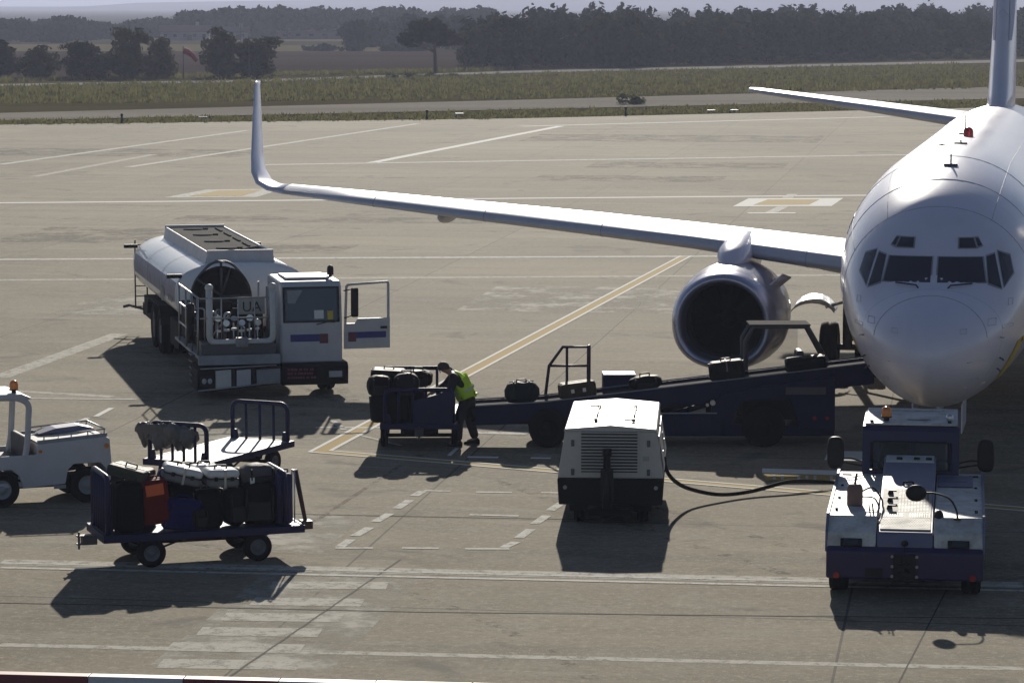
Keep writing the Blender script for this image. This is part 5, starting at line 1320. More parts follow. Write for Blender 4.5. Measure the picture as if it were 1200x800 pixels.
# ------------------------------------------------------------------ ground power unit
GP = thing('ground_power_unit', 'white trailer mounted ground power unit with a louvred front and raised towbar', 'ground power unit', (1.56, 48.35, 0), R(-3.5))
def gsec(y, k=0.0):
    return [(-0.82, 0.34), (-0.84, 0.74), (-0.72, 1.50), (-0.70, 1.53), (0.0, 1.58), (0.70, 1.53), (0.72, 1.50), (0.84, 0.74), (0.82, 0.34)]
t = MB(); t.prism([(-0.84, 0.74), (-0.725, 1.49), (0.725, 1.49), (0.84, 0.74)], 'y', 0.0, 3.35); BD = t.build('housing', 'gpu_white', GP, bevel=0.02)
t = MB(); t.prism([(-0.74, 1.492), (-0.72, 1.53), (0.0, 1.59), (0.72, 1.53), (0.74, 1.492)], 'y', -0.02, 3.37); RF = t.build('roof', 'gpu_white', GP, bevel=0.008)
t = MB()
for x in (-0.25, 0.35):
    t.tube([(x, 0.55, 1.60), (x, 2.2, 1.605)], 0.011, 6); t.tube([(x - 0.15, 0.55, 1.60), (x, 0.55, 1.605)], 0.011, 6); t.tube([(x - 0.15 if x < 0 else x + 0.0, 2.2, 1.605), (x, 2.2, 1.61)], 0.011, 6)
    for y in (0.55, 2.2): t.cyl((x, y, 1.57), (x, y, 1.625), 0.028, n=10)
t.build('roof_lock', 'darksteel', RF)
t = MB(); t.prism([(-0.82, 0.32), (-0.845, 0.74), (0.845, 0.74), (0.82, 0.32)], 'y', -0.03, 3.38); t.build('lower_skirt', 'dark', GP, bevel=0.02)
t = MB(); t.box((-0.02, -0.004, 1.17), (0.90, 0.02, 0.66)); GR = t.build('air_grille', 'black', BD)
t = MB()
for k in range(13): t.box((-0.02, -0.024, 0.87 + k * 0.05), (0.90, 0.035, 0.018), rx=R(-28))
t.box((-0.475, -0.022, 1.17), (0.02, 0.03, 0.68)); t.box((0.435, -0.022, 1.17), (0.02, 0.03, 0.68)); t.build('louvre', 'gpu_white', GR)
for x in (-0.72, 0.72):
    t = MB(); t.cyl((x, -0.035, 0.60), (x, -0.055, 0.60), 0.032, n=14); t.build('reflector', 'greypanel', GP)
t = MB(); t.tube([(-0.05, -0.28, 0.30), (-0.05, -0.26, 0.62), (-0.05, -0.20, 1.16)], [0.075, 0.07, 0.055], 10); t.cyl((-0.05, -0.20, 1.13), (-0.05, -0.20, 1.24), 0.075, n=14); t.box((-0.05, -0.25, 0.66), (0.2, 0.08, 0.5)); t.tube([(-0.35, -0.1, 0.3), (-0.05, -0.28, 0.34), (0.3, -0.1, 0.3)], 0.035, 8); t.build('towbar', 'black', GP)
t = MB(); t.box((0, 1.6, 0.27), (1.3, 3.1, 0.12)); t.cyl((-0.6, 0.35, 0.2), (0.6, 0.35, 0.2), 0.05, n=10); t.cyl((-0.6, 2.7, 0.2), (0.6, 2.7, 0.2), 0.05, n=10); t.box((0, -0.02, 0.22), (0.7, 0.1, 0.14)); t.box((0.0, -0.06, 0.24), (0.6, 0.02, 0.02)); t.build('undercarriage', 'dark', GP)
for y in (0.35, 2.7):
    for s in (-1, 1): wheel(GP, (s * 0.50, y, 0.21), 0.21, 0.17, (s, 0, 0))
t = MB()
for y0 in (0.35, 1.75): t.box((0.803, y0 + 0.55, 1.1), (0.012, 1.1, 0.55), ry=R(-8.8))
for y in (0.9, 2.3): t.box((0.815, y, 1.05), (0.02, 0.12, 0.03), ry=R(-8.8))
t.build('side_door', 'offwhite', BD)
t = MB(); t.box((0.80, 1.9, 1.12), (0.02, 0.25, 0.22), ry=R(-8.8)); t.build('rust_stain_panel', 'copper', BD)
for x in (-0.60, 0.60):
    for z in (0.84, 1.30):
        t = MB(); t.box((x, -0.012, z), (0.05, 0.02, 0.10)); t.build('hinge', 'darksteel', BD)
t = MB(); t.box((0.56, -0.006, 1.06), (0.10, 0.012, 0.07)); t.build('rating_plate', 'greypanel', BD)
# cable to the aircraft
t = MB()
def smooth_path(pts, n=8):
    P_ = [Vector(p) for p in pts]; out = []
    for i in range(len(P_) - 1):
        p0, p1, p2, p3 = P_[max(0, i - 1)], P_[i], P_[i + 1], P_[min(len(P_) - 1, i + 2)]
        for k in range(n):
            u = k / n
            out.append(0.5 * ((2 * p1) + (p2 - p0) * u + (2 * p0 - 5 * p1 + 4 * p2 - p3) * u * u + (3 * p1 - p0 - 3 * p2 + p3) * u ** 3))
    return out + [P_[-1]]
pth = smooth_path([(2.46, 49.3, 0.92), (2.50, 49.6, 0.70), (2.66, 50.0, 0.45), (2.95, 50.45, 0.24), (3.45, 50.75, 0.10), (4.0, 51.2, 0.08), (4.7, 51.75, 0.16), (5.3, 52.0, 0.12), (5.9, 52.25, 0.06), (6.6, 52.6, 0.3), (6.95, 53.0, 1.3)])
t.tube(pth, 0.034, 8)
tag(t.build('power_cable', 'rubber'), 'thick black power cable looping from the ground power unit towards the aircraft nose', 'cable')
# ------------------------------------------------------------------ pushback tractor (local: x right, y back from the front face)
TT = thing('pushback_tractor', 'violet and white aircraft tow tractor below the airliner nose', 'tow tractor', (5.45, 42.28, 0), R(-8.3))
HWD = 1.085
t = MB()
t.prism([(0.0, 0.25), (0.0, 0.63), (0.05, 0.70), (0.16, 0.86), (4.4, 1.0), (4.4, 0.27), (3.9, 0.25)], 'x', -HWD, HWD)
t.prism([(4.4, 0.30), (4.4, 1.0), (6.0, 1.0), (6.0, 0.30)], 'x', -0.74, 0.74)
BO = t.build('body', 'purple', TT, bevel=0.03)
# white side decks with their slope
for s in (-1, 1):
    x0, x1 = (s * 0.40, s * (HWD - 0.012)) if s > 0 else (s * (HWD - 0.012), s * 0.40)
    t = MB(); t.prism([(0.02, 0.63), (0.13, 0.88), (0.50, 1.06), (4.35, 1.10), (4.35, 1.03), (0.4, 0.95), (0.16, 0.80), (0.06, 0.63)], 'x', x0, x1)
    DK = t.build('side_deck', 'deckwhite', TT, bevel=0.012)
    t = MB(); t.box((s * 0.74, 0.05, 0.755), (0.30, 0.05, 0.11), rx=R(-24)); HL = t.build('headlight', 'black', DK, bevel=0.01)
    t = MB(); t.box((s * 0.74, 0.024, 0.76), (0.20, 0.02, 0.07), rx=R(-24)); t.build('headlight_lens', 'cabglass', HL)
    t = MB()
    for y in (0.9, 1.9, 3.0, 4.1): t.cyl((s * 0.98, y, 1.04), (s * 0.98, y, 1.10 + 0.003 * y), 0.022, n=8)
    t.box((s * 0.95, 4.05, 1.105), (0.14, 0.07, 0.02)); t.build('deck_bolt', 'black', DK)
    t = MB(); t.prism([(0.05, 0.62), (0.12, 0.90), (0.48, 1.09), (4.4, 1.13), (4.4, 1.05), (0.52, 1.02), (0.18, 0.84), (0.10, 0.62)], 'x', s * HWD - 0.018, s * HWD + 0.018); t.build('deck_edge', 'hoodblue', DK)
    t = MB(); t.cyl((s * 0.94, -0.005, 0.30), (s * 0.94, -0.03, 0.30), 0.045, n=12); t.build('marker_lamp', 'redlens', BO)
# deck hatch on the right side
t = MB(); t.box((0.68, 3.55, 1.105), (0.52, 1.0, 0.012), rx=R(0.5)); t.box((0.68, 3.6, 1.116), (0.36, 0.25, 0.012)); t.build('deck_hatch', 'hoodblue', TT, bevel=0.02)
# centre hood
t = MB(); t.prism([(0.02, 0.60), (0.10, 0.86), (0.13, 0.90), (2.20, 1.20), (4.15, 1.38), (4.2, 1.34), (4.2, 0.9), (0.3, 0.6)], 'x', -0.385, 0.385)
HD = t.build('centre_hood', 'hoodblue', TT, bevel=0.015)
def on_hood(x, y, o=0.0):
    z = 0.90 + (y - 0.13) * 0.30 / 2.07 if y < 2.2 else 1.20 + (y - 2.2) * 0.18 / 1.95
    return Vector((x, y, z + o))
t = MB(); q = [on_hood(-0.35, 0.22), on_hood(0.35, 0.22), on_hood(0.35, 2.1), on_hood(-0.35, 2.1)]; t.loft([[p + Vector((0, 0, 0.002)) for p in q], [p + Vector((0, 0, 0.016)) for p in q]], True, False); M['grilleplate'] = P('tan_grille_plate', (0.34, 0.32, 0.28), 0.6, dirt=0.3, spec=0.2); GL = t.build('grille_plate', 'grilleplate', HD)
t = MB(); rot = math.atan(0.30 / 2.07)
for j in range(16):
    for i in range(10):
        x = -0.10 + 0.044 * i; y = 1.02 + j * 0.066
        p = on_hood(x, y, 0.0165); t.box(p, (0.028, 0.042, 0.003), rx=rot)
for s in (-1, 1):
    for i in range(9): p = on_hood(s * 0.19 - 0.13 + i * 0.033, 0.86, 0.0165); t.box(p, (0.018, 0.20, 0.003), rx=rot)
    for j in range(7):
        for i in range(8): p = on_hood(s * 0.18 - 0.13 + i * 0.037 + (0.018 if j % 2 else 0), 0.32 + j * 0.06, 0.0165); t.box(p, (0.02, 0.026, 0.003), rx=rot)
t.build('grille_hole', 'black', GL)
for y in (1.15, 1.50, 1.85):
    p = on_hood(-0.24, y, 0.016); t = MB(); t.cyl(p, p + Vector((0, 0, 0.05)), 0.045, 0.03, n=12); t.box(p + Vector((0.03, 0, 0.045)), (0.11, 0.03, 0.02)); t.build('rotary_latch', 'black', GL)
t = MB(); q = [on_hood(-0.36, 3.75), on_hood(0.36, 3.75), on_hood(0.36, 4.14), on_hood(-0.36, 4.14)]; t.loft([[p + Vector((0, 0, 0.003)) for p in q], [p + Vector((0, 0, 0.02)) for p in q]], True, False); TP = t.build('tan_top_plate', 'offwhite', HD)
t = MB()
for x in (-0.16, 0.10, 0.28): t.box(on_hood(x, 3.9, 0.03), (0.09, 0.10, 0.03))
t.build('plate_knob', 'black', TP, bevel=0.008)
t = MB(); t.tube(bend([on_hood(-0.07, 2.42, 0), on_hood(-0.07, 2.40, 0.04), on_hood(0.07, 2.40, 0.04), on_hood(0.07, 2.42, 0)], 0.03), 0.014, 6); t.build('hood_handle', 'black', HD)
t = MB(); t.ball((0.0, 0.03, 0.76), (0.05, 0.04, 0.045), 12); t.build('hood_lock', 'black', HD)
# exhaust stack with its leads
t = MB(); p = Vector((-0.74, 1.35, 1.05)); t.lathe([(0.001, 0.0), (0.10, 0.0), (0.115, 0.03), (0.115, 0.26), (0.10, 0.30), (0.085, 0.32), (0.07, 0.33), (0.001, 0.30)], p, (0, 0, 1), 20); t.cyl(p + Vector((0, 0.0, 0.32)), p + Vector((0.02, 0.10, 0.46)), 0.018, n=8); EX = t.build('exhaust_stack', 'copper', TT)
t = MB(); t.tube(smooth_path([p + Vector((0.10, 0, 0.22)), p + Vector((0.25, 0.1, 0.26)), p + Vector((0.38, 0.0, 0.12)), p + Vector((0.40, -0.1, 0.03))]), 0.014, 6); t.tube(smooth_path([p + Vector((0.10, 0.02, 0.14)), p + Vector((0.28, -0.1, 0.14)), p + Vector((0.36, -0.25, 0.02))]), 0.012, 6); t.build('lead', 'black', EX)
t = MB(); t.tube([(-0.45, 0.62, 1.06), (-0.47, 0.62, 1.22)], 0.012, 6); t.tube([(-0.5, 0.66, 1.06), (-0.52, 0.66, 1.2)], 0.010, 6); t.build('stub_rod', 'black', TT)
# front mirror on a bent arm
t = MB(); t.tube(smooth_path([(0.72, 0.42, 1.05), (0.70, 0.45, 1.18), (0.60, 0.55, 1.32), (0.40, 0.62, 1.38), (0.2, 0.62, 1.38)]), 0.014, 6); AM = t.build('mirror_arm', 'black', TT)
t = MB(); t.ball((0.14, 0.60, 1.38), (0.15, 0.06, 0.12), 16); t.box((0.72, 0.42, 1.06), (0.10, 0.08, 0.03)); t.build('mirror', 'black', AM)
t = MB(); t.ball((0.46, 0.55, 1.06), (0.07, 0.09, 0.10), 10); t.build('horn', 'black', TT)
# cab
t = MB()
cx = 0.0
t.prism([(4.18, 1.00), (4.18, 1.10), (4.30, 1.74), (4.40, 1.80), (6.05, 1.84), (6.10, 1.0), (6.02, 1.0), (5.97, 1.76), (4.45, 1.72), (4.36, 1.66), (4.26, 1.10), (4.26, 1.0)], 'x', -0.73, -0.62)
t.prism([(4.18, 1.00), (4.18, 1.10), (4.30, 1.74), (4.40, 1.80), (6.05, 1.84), (6.10, 1.0), (6.02, 1.0), (5.97, 1.76), (4.45, 1.72), (4.36, 1.66), (4.26, 1.10), (4.26, 1.0)], 'x', 0.62, 0.73)
t.prism([(4.18, 1.00), (4.19, 1.16), (4.25, 1.16), (4.25, 1.0)], 'x', -0.62, 0.62)
t.prism([(4.27, 1.58), (4.30, 1.74), (4.40, 1.80), (6.05, 1.84), (6.06, 1.76), (4.45, 1.72), (4.36, 1.66), (4.34, 1.58)], 'x', -0.62, 0.62)
t.box((0, 6.04, 1.18), (1.24, 0.06, 0.36))
CBN = t.build('cab', 'purple', TT, bevel=0.02)
t = MB(); t.box((0, 5.2, 1.848), (1.40, 1.55, 0.03), rx=R(1.4)); t.box((0.1, 4.9, 1.876), (0.35, 0.25, 0.02), rx=R(1.4)); t.box((0, 5.7, 1.89), (1.0, 0.03, 0.02)); RO = t.build('cab_roof', 'deckwhite', CBN, bevel=0.008)
for x in (-0.6, 0.58):
    t = MB(); t.cyl((x, 4.55, 1.85), (x, 4.55, 1.88), 0.03, n=10); t.build('roof_bolt', 'black', RO)
t = MB(); q = [(-0.56, 4.215, 1.17), (0.56, 4.215, 1.17), (0.56, 4.275, 1.57), (-0.56, 4.275, 1.57)]
WS = MB(); WS.loft([[Vector(k) for k in q], [Vector(k) + Vector((0, 0.006, 0)) for k in q]], True, False); WSO = WS.build('windshield', 'clearglass', CBN)
t = MB(); t.tube(bend([(-0.58, 4.2, 1.16), (0.58, 4.2, 1.16), (0.58, 4.27, 1.585), (-0.58, 4.27, 1.585), (-0.58, 4.2, 1.17)], 0.06), 0.016, 6); t.build('windshield_seal', 'black', WSO)
t = MB(); q = [(-0.58, 6.05, 1.36), (0.58, 6.05, 1.36), (0.58, 6.03, 1.74), (-0.58, 6.03, 1.74)]; t.add(q, [(0, 1, 2, 3)]); t.build('rear_window', 'clearglass', CBN, recalc=False)
t = MB(); t.tube([(-0.28 + 0.19 * math.cos(a), 4.58 + 0.03 * math.sin(a), 1.30 + 0.19 * math.sin(a)) for a in [2 * math.pi * i / 22 for i in range(22)]], 0.014, 6, closed=True); t.tube([(-0.28, 4.58, 1.30), (-0.28, 4.40, 1.05)], 0.02, 6); t.build('steering_wheel', 'black', CBN)
t = MB(); t.box((-0.28, 5.35, 1.10), (0.5, 0.5, 0.14)); t.box((-0.28, 5.62, 1.38), (0.48, 0.12, 0.5)); t.build('driver_seat', 'baggreen', CBN, bevel=0.05)
t = MB(); t.box((0.30, 5.35, 1.06), (0.5, 0.5, 0.12)); t.box((0.30, 5.62, 1.30), (0.48, 0.12, 0.4)); t.build('passenger_seat', 'seat', CBN, bevel=0.05)
beacon(CBN, (-0.38, 4.62, 1.86), 0.078, 0.17)
t = MB(); t.lathe([(0.05, 0), (0.06, 0.04), (0.05, 0.09), (0.001, 0.11)], (0.58, 4.75, 1.86), (0, 0, 1), 12); t.build('work_lamp', 'alu', CBN)
for s in (-1, 1):
    t = MB(); t.tube(bend([(s * 0.72, 4.30, 1.20), (s * 1.02, 4.15, 1.27), (s * 1.04, 4.15, 1.22)], 0.05), 0.014, 6); t.tube(bend([(s * 0.72, 4.30, 1.26), (s * 0.90, 4.2, 1.33), (s * 1.08, 4.12, 1.33)], 0.05), 0.013, 6); a_ = t.build('mirror_arm', 'black', TT)
    t = MB(); t.loft([[Vector((s * 1.13 + 0.13 * k * math.copysign(abs(math.cos(u)) ** 0.6, math.cos(u)), y, 1.42 + 0.25 * k * math.copysign(abs(math.sin(u)) ** 0.6, math.sin(u)))) for u in [2 * math.pi * i / 24 for i in range(24)]] for y, k in ((4.05, 0.8), (4.07, 0.97), (4.12, 1.0), (4.18, 0.85), (4.2, 0.6))]); t.build('mirror', 'black', a_)
# tow coupling on the front face
t = MB(); t.box((0.0, -0.04, 0.44), (0.30, 0.09, 0.36)); t.box((0, -0.12, 0.36), (0.16, 0.14, 0.05)); t.box((0, -0.12, 0.48), (0.16, 0.14, 0.05)); t.cyl((0, -0.14, 0.28), (0, -0.14, 0.60), 0.022, n=8); t.tube([(0, -0.02, 0.64), (0, -0.05, 0.72)], 0.012, 6); CP = t.build('tow_coupling', 'black', TT, bevel=0.01)
t = MB()
for x in (-0.17, 0.17):
    for z in (0.30, 0.44, 0.58): t.cyl((x, -0.004, z), (x, -0.025, z), 0.022, n=8)
t.build('coupling_bolt', 'steel', CP)
t = MB(); t.box((-0.42, -0.006, 0.35), (0.24, 0.015, 0.12)); t.build('access_plate', 'black', BO)
for s in (-1, 1):
    wheel(TT, (s * 0.92, 0.50, 0.34), 0.34, 0.27, (s, 0, 0)); wheel(TT, (s * 0.90, 3.75, 0.36), 0.36, 0.30, (s, 0, 0))
t = MB(); t.box((0, 1.4, 0.22), (1.3, 1.0, 0.12)); t.box((0, 2.9, 0.22), (1.4, 2.6, 0.10)); t.build('underframe', 'dark', TT)

# ------------------------------------------------------------------ white baggage tractor, half out of frame (local: x along, y across)
WT = thing('baggage_tractor', 'white open-cab baggage tractor with an amber beacon at the left edge', 'baggage tractor', (-7.75, 50.87, 0), R(23))
def wt_side(y0, y1):
    return None
t = MB()
t.prism([(-1.35, 0.32), (-1.35, 0.85), (-0.32, 0.85), (-0.28, 1.02), (0.95, 1.09), (1.02, 1.05), (1.05, 0.60), (1.02, 0.34), (0.98, 0.34), (0.95, 0.55), (0.85, 0.66), (0.40, 0.66), (0.30, 0.56), (0.26, 0.34), (-0.55, 0.30), (-0.62, 0.52), (-0.75, 0.62), (-1.2, 0.62), (-1.3, 0.5)], 'y', -0.62, -0.57)
t.prism([(-1.35, 0.32), (-1.35, 0.85), (-0.32, 0.85), (-0.28, 1.02), (0.95, 1.09), (1.02, 1.05), (1.05, 0.60), (1.02, 0.34), (0.98, 0.34), (0.95, 0.55), (0.85, 0.66), (0.40, 0.66), (0.30, 0.56), (0.26, 0.34), (-0.55, 0.30), (-0.62, 0.52), (-0.75, 0.62), (-1.2, 0.62), (-1.3, 0.5)], 'y', 0.57, 0.62)
t.prism([(-0.30, 0.40), (-0.30, 1.015), (0.95, 1.085), (1.02, 1.045), (1.045, 0.60), (0.99, 0.36), (0.95, 0.56), (0.86, 0.67), (0.38, 0.67), (0.28, 0.56), (0.24, 0.40)], 'y', -0.57, 0.57)
t.box((-0.83, 0, 0.36), (1.05, 1.14, 0.08)); t.box((-1.33, 0, 0.6), (0.06, 1.14, 0.5))
t.v = [(x - 0.1 * min(1, max(0, (x - 0.0) / 0.25)), y, z) for x, y, z in t.v]
WB = t.build('body', 'white', WT, bevel=0.02)
t = MB(); t.box((0.33, 0, 1.065), (1.22, 1.10, 0.02), ry=R(-3.2)); t.v = [(x - 0.1 * min(1, max(0, x / 0.25)), y, z) for x, y, z in t.v]; TO = t.build('hood_top', 'deckwhite', WT)
t = MB(); t.prism([(-0.30, 1.02), (0.98, 1.09), (0.98, 1.15), (-0.30, 1.08)], 'y', -0.60, -0.57); t.prism([(-0.30, 1.02), (0.98, 1.09), (0.98, 1.15), (-0.30, 1.08)], 'y', 0.57, 0.60); t.v = [(x - 0.1 * min(1, max(0, x / 0.25)), y, z) for x, y, z in t.v]; t.build('top_edge', 'greypanel', WT)
t = MB()
for y in (-0.56, 0.56):
    t.tube([(-0.20, y, 1.14), (0.95, y, 1.21)], 0.014, 6)
    for k in range(5): t.cyl((-0.18 + k * 0.28, y, 1.06 + k * 0.016), (-0.18 + k * 0.28, y, 1.14 + k * 0.017), 0.011, n=6)
t.tube([(0.95, -0.56, 1.21), (0.95, 0.56, 1.21)], 0.014, 6); t.v = [(x - 0.1 * min(1, max(0, x / 0.25)), y, z) for x, y, z in t.v]; t.build('luggage_rail', 'steel', WT)
t = MB(); t.prism([(-0.1, 1.09), (0.2, 1.17), (0.6, 1.2), (0.85, 1.14), (0.85, 1.10), (-0.1, 1.08)], 'y', 0.1, 0.5); t.build('folded_cover', 'hoodblue', WT, bevel=0.02)
t = MB()
for y in (-0.56, 0.56):
    t.tube(bend([(-0.58, y, 0.45), (-0.46, y, 1.0), (-0.42, y, 1.70), (-0.60, y, 1.80), (-1.9, y, 1.84)], 0.16, 6), 0.052, 10)
    t.tube([(-1.75, y, 0.5), (-1.75, y, 1.82)], 0.04, 8)
FR = t.build('canopy_frame', 'white', WT)
t = MB(); t.prism([(-2.0, 1.83), (-2.0, 1.89), (-0.54, 1.86), (-0.38, 1.79), (-0.42, 1.76), (-0.58, 1.80)], 'y', -0.60, 0.60); t.build('canopy', 'white', FR, bevel=0.015)
beacon(FR, (-0.62, -0.36, 1.86), 0.07, 0.16)
t = MB(); t.box((-0.62, 0.0, 0.70), (0.40, 0.95, 0.16)); t.box((-0.44, 0.0, 0.92), (0.10, 0.95, 0.42)); t.build('seat', 'seat', WT, bevel=0.04)
t = MB(); t.box((-1.55, 0, 0.62), (0.8, 1.2, 0.7)); t.box((-1.55, 0, 0.98), (0.7, 1.1, 0.06)); t.build('front_end', 'white', WT, bevel=0.03)
t = MB(); t.tube([(-1.15, -0.2 + 0.17 * math.cos(a), 1.12 + 0.17 * math.sin(a)) for a in [2 * math.pi * i / 20 for i in range(20)]], 0.013, 6, closed=True); t.tube([(-1.15, -0.2, 1.12), (-1.4, -0.2, 0.8)], 0.018, 6); t.build('steering_wheel', 'black', WT)
for x in (-0.90, 0.54):
    for s in (-1, 1): wheel(WT, (x, s * 0.52, 0.295), 0.295, 0.18, (0, s, 0), rimr=0.52, rim='greypanel')
t = MB(); t.box((-0.1, 0, 0.36), (2.6, 0.9, 0.16)); t.build('underframe', 'dark', WT)
for x_, z_, r_ in ((-0.26, 0.90, 0.028), (0.86, 0.94, 0.04)):
    t = MB(); t.cyl((x_, -0.620, z_), (x_, -0.645, z_), r_, n=12); t.build('side_lamp', 'amber', WB)
t = MB(); t.box((0.06, -0.622, 0.30), (0.20, 0.03, 0.06)); t.build('step', 'greypanel', WB)

# ------------------------------------------------------------------ striped barrier at the very front
BA = thing('striped_barrier', 'low red and white striped barrier rail at the bottom left', 'barrier', (-4.0, 36.12, 0), R(-6.4))
t = MB()
for k in range(-6, 9):
    x = 0.10 + k * 1.15
    t.prism([(-0.12, 0.0), (-0.09, 0.24), (0.09, 0.24), (0.12, 0.0)], 'x', x, x + 1.146, (k + 1) % 2)
t.build('rail', ['paint_bar_white', 'barred'], BA, bevel=0.01) if False else None
M['barwhite'] = P('barrier_white', (0.6, 0.6, 0.62), 0.5, dirt=0.35, dirtcol=(0.25, 0.22, 0.2))
t.build('rail', ['barwhite', 'barred'], BA, bevel=0.01)
# ------------------------------------------------------------------ the worker bending over the cart (local: x right, y away, z up)
def skin_mesh(name, joints, edges, root, sub=2, extra=None, mats=('skin',)):
    keys = list(joints)
    me = bpy.data.meshes.new(name + '_cage'); me.from_pydata([joints[k][0] for k in keys], [(keys.index(a), keys.index(b)) for a, b in edges], [])
    o = bpy.data.objects.new(name + '_cage', me); COL.objects.link(o)
    md = o.modifiers.new('Skin', 'SKIN'); md.use_smooth_shade = True
    for i, k in enumerate(keys):
        r = joints[k][1]; sv = me.skin_vertices[0].data[i]
        sv.radius = (r, r) if not isinstance(r, tuple) else r
        sv.use_root = (k == root)
    s = o.modifiers.new('Sub', 'SUBSURF'); s.levels = sub; s.render_levels = sub
    dg = bpy.context.evaluated_depsgraph_get()
    m2 = bpy.data.meshes.new_from_object(o.evaluated_get(dg)); m2.name = name
    bpy.data.objects.remove(o)
    mb = MB(); mb.add([v.co[:] for v in m2.vertices], [tuple(p.vertices) for p in m2.polygons], 0, True)
    bpy.data.meshes.remove(m2)
    return mb
PE = thing('person', 'worker in a yellow high-visibility vest bending over the baggage cart', 'person', (-0.90, 57.05, 0))
J = {'pelvis': ((0.06, 0.10, 0.84), 0.135), 'spine': ((0.00, 0.08, 1.00), 0.125), 'chest': ((-0.11, 0.05, 1.17), 0.15), 'neck': ((-0.235, 0.02, 1.29), 0.058), 'throat': ((-0.275, 0.01, 1.325), 0.055),
     'skull': ((-0.34, 0.0, 1.375), 0.088), 'crown': ((-0.385, -0.01, 1.425), 0.072),
     'shoulder_a': ((-0.16, -0.15, 1.23), 0.068), 'elbow_a': ((-0.235, -0.24, 0.99), 0.045), 'wrist_a': ((-0.43, -0.17, 0.87), 0.030), 'palm_a': ((-0.50, -0.15, 0.845), (0.022, 0.040)),
     'shoulder_b': ((-0.16, 0.23, 1.23), 0.068), 'elbow_b': ((-0.33, 0.30, 1.03), 0.045), 'wrist_b': ((-0.52, 0.20, 0.93), 0.030), 'palm_b': ((-0.59, 0.17, 0.90), (0.022, 0.040)),
     'hip_a': ((0.03, 0.02, 0.80), 0.10), 'knee_a': ((-0.09, -0.03, 0.45), 0.062), 'ankle_a': ((-0.10, 0.0, 0.09), 0.042), 'toe_a': ((-0.26, -0.04, 0.04), 0.035),
     'hip_b': ((0.10, 0.18, 0.80), 0.10), 'knee_b': ((0.09, 0.28, 0.46), 0.062), 'ankle_b': ((0.20, 0.33, 0.09), 0.042), 'toe_b': ((0.05, 0.30, 0.04), 0.035)}
E_ = [('pelvis', 'spine'), ('spine', 'chest'), ('chest', 'neck'), ('neck', 'throat'), ('throat', 'skull'), ('skull', 'crown')]
for s in 'ab':
    E_ += [('chest', 'shoulder_' + s), ('shoulder_' + s, 'elbow_' + s), ('elbow_' + s, 'wrist_' + s), ('wrist_' + s, 'palm_' + s), ('pelvis', 'hip_' + s), ('hip_' + s, 'knee_' + s), ('knee_' + s, 'ankle_' + s), ('ankle_' + s, 'toe_' + s)]
mb = skin_mesh('body', J, E_, 'pelvis')
# fingers and thumb curled over the bag, features of the face
for s, d in (('a', Vector((-0.86, 0.22, -0.32))), ('b', Vector((-0.86, -0.30, -0.34)))):
    w_ = Vector(J['wrist_' + s][0]); p_ = Vector(J['palm_' + s][0]); f = (p_ - w_).normalized(); side = f.cross(Vector((0, 0, 1))).normalized(); dn = Vector((0, 0, -1))
    for k, (off, ln) in enumerate(((-0.030, 0.068), (-0.010, 0.080), (0.010, 0.075), (0.030, 0.058))):
        b0 = p_ + side * off + f * 0.01
        mb.tube([b0, b0 + f * ln * 0.5, b0 + f * ln * 0.8 + dn * ln * 0.25, b0 + f * ln * 0.85 + dn * ln * 0.6], [0.0095, 0.009, 0.008, 0.006], 7)
    sg = 1 if s == 'a' else -1
    b0 = p_ + side * 0.035 * -sg - f * 0.03
    mb.tube([b0, b0 - side * 0.03 * sg + f * 0.02, b0 - side * 0.035 * sg + f * 0.05 + dn * 0.015], [0.012, 0.011, 0.008], 7)
hd = Vector((-0.345, -0.002, 1.375))
fw = Vector((-0.80, -0.12, -0.58)).normalized(); up = Vector((-0.58, 0.0, 0.80)).normalized(); rt = fw.cross(up).normalized(); up = rt.cross(fw)
H = lambda a, b, c: hd + fw * a + rt * b + up * c
mb.loft([[H(0.082, 0.016, -0.035), H(0.082, -0.016, -0.035), H(0.10, 0, -0.030)], [H(0.085, 0.008, 0.015), H(0.085, -0.008, 0.015), H(0.092, 0, 0.015)]], True, True)
for k in (-1, 1):
    mb.ball(H(0.0, k * 0.088, -0.01), (0.018, 0.012, 0.030), 10)
BODY = mb.build('body', 'skin', PE)
for k in (-1, 1):
    t = MB(); t.ball(H(0.078, k * 0.032, 0.012), 0.011, 8); t.build('eye', 'black', BODY)
t = MB(); t.tube([H(0.080, -0.025, -0.062), H(0.086, 0, -0.064), H(0.080, 0.025, -0.062)], 0.006, 6)
M['lip'] = M['lip']; M['mouth'] = P('lips', (0.3, 0.12, 0.10), 0.5, dirt=0.0); t.build('mouth', 'mouth', BODY)
# hair cap over the back and top of the head
t = MB(); o = []; nu, nv = 26, 12
for j in range(nv + 1):
    th = math.pi * 0.60 * j / nv
    for i in range(nu):
        a = 2 * math.pi * i / nu
        d = (up * 0.85 - fw * 0.52).normalized(); e1 = d.orthogonal().normalized(); e2 = d.cross(e1)
        v = d * math.cos(th) + (e1 * math.cos(a) + e2 * math.sin(a)) * math.sin(th)
        rr = 0.108 + 0.008 * mnoise.noise(v * 9)
        o.append(hd + up * 0.012 + v * rr)
t.add(o, [(j * nu + i, j * nu + (i + 1) % nu, (j + 1) * nu + (i + 1) % nu, (j + 1) * nu + i) for j in range(nv) for i in range(nu)], 0, True)
t.build('hair', 'hair', BODY)
def grow_j(keys, k, shift=None):
    out = {}
    for q in keys:
        p, r = J[q]; r = r if not isinstance(r, tuple) else r[0]
        out[q] = (p, r * k if not callable(k) else k(q, r))
    return out
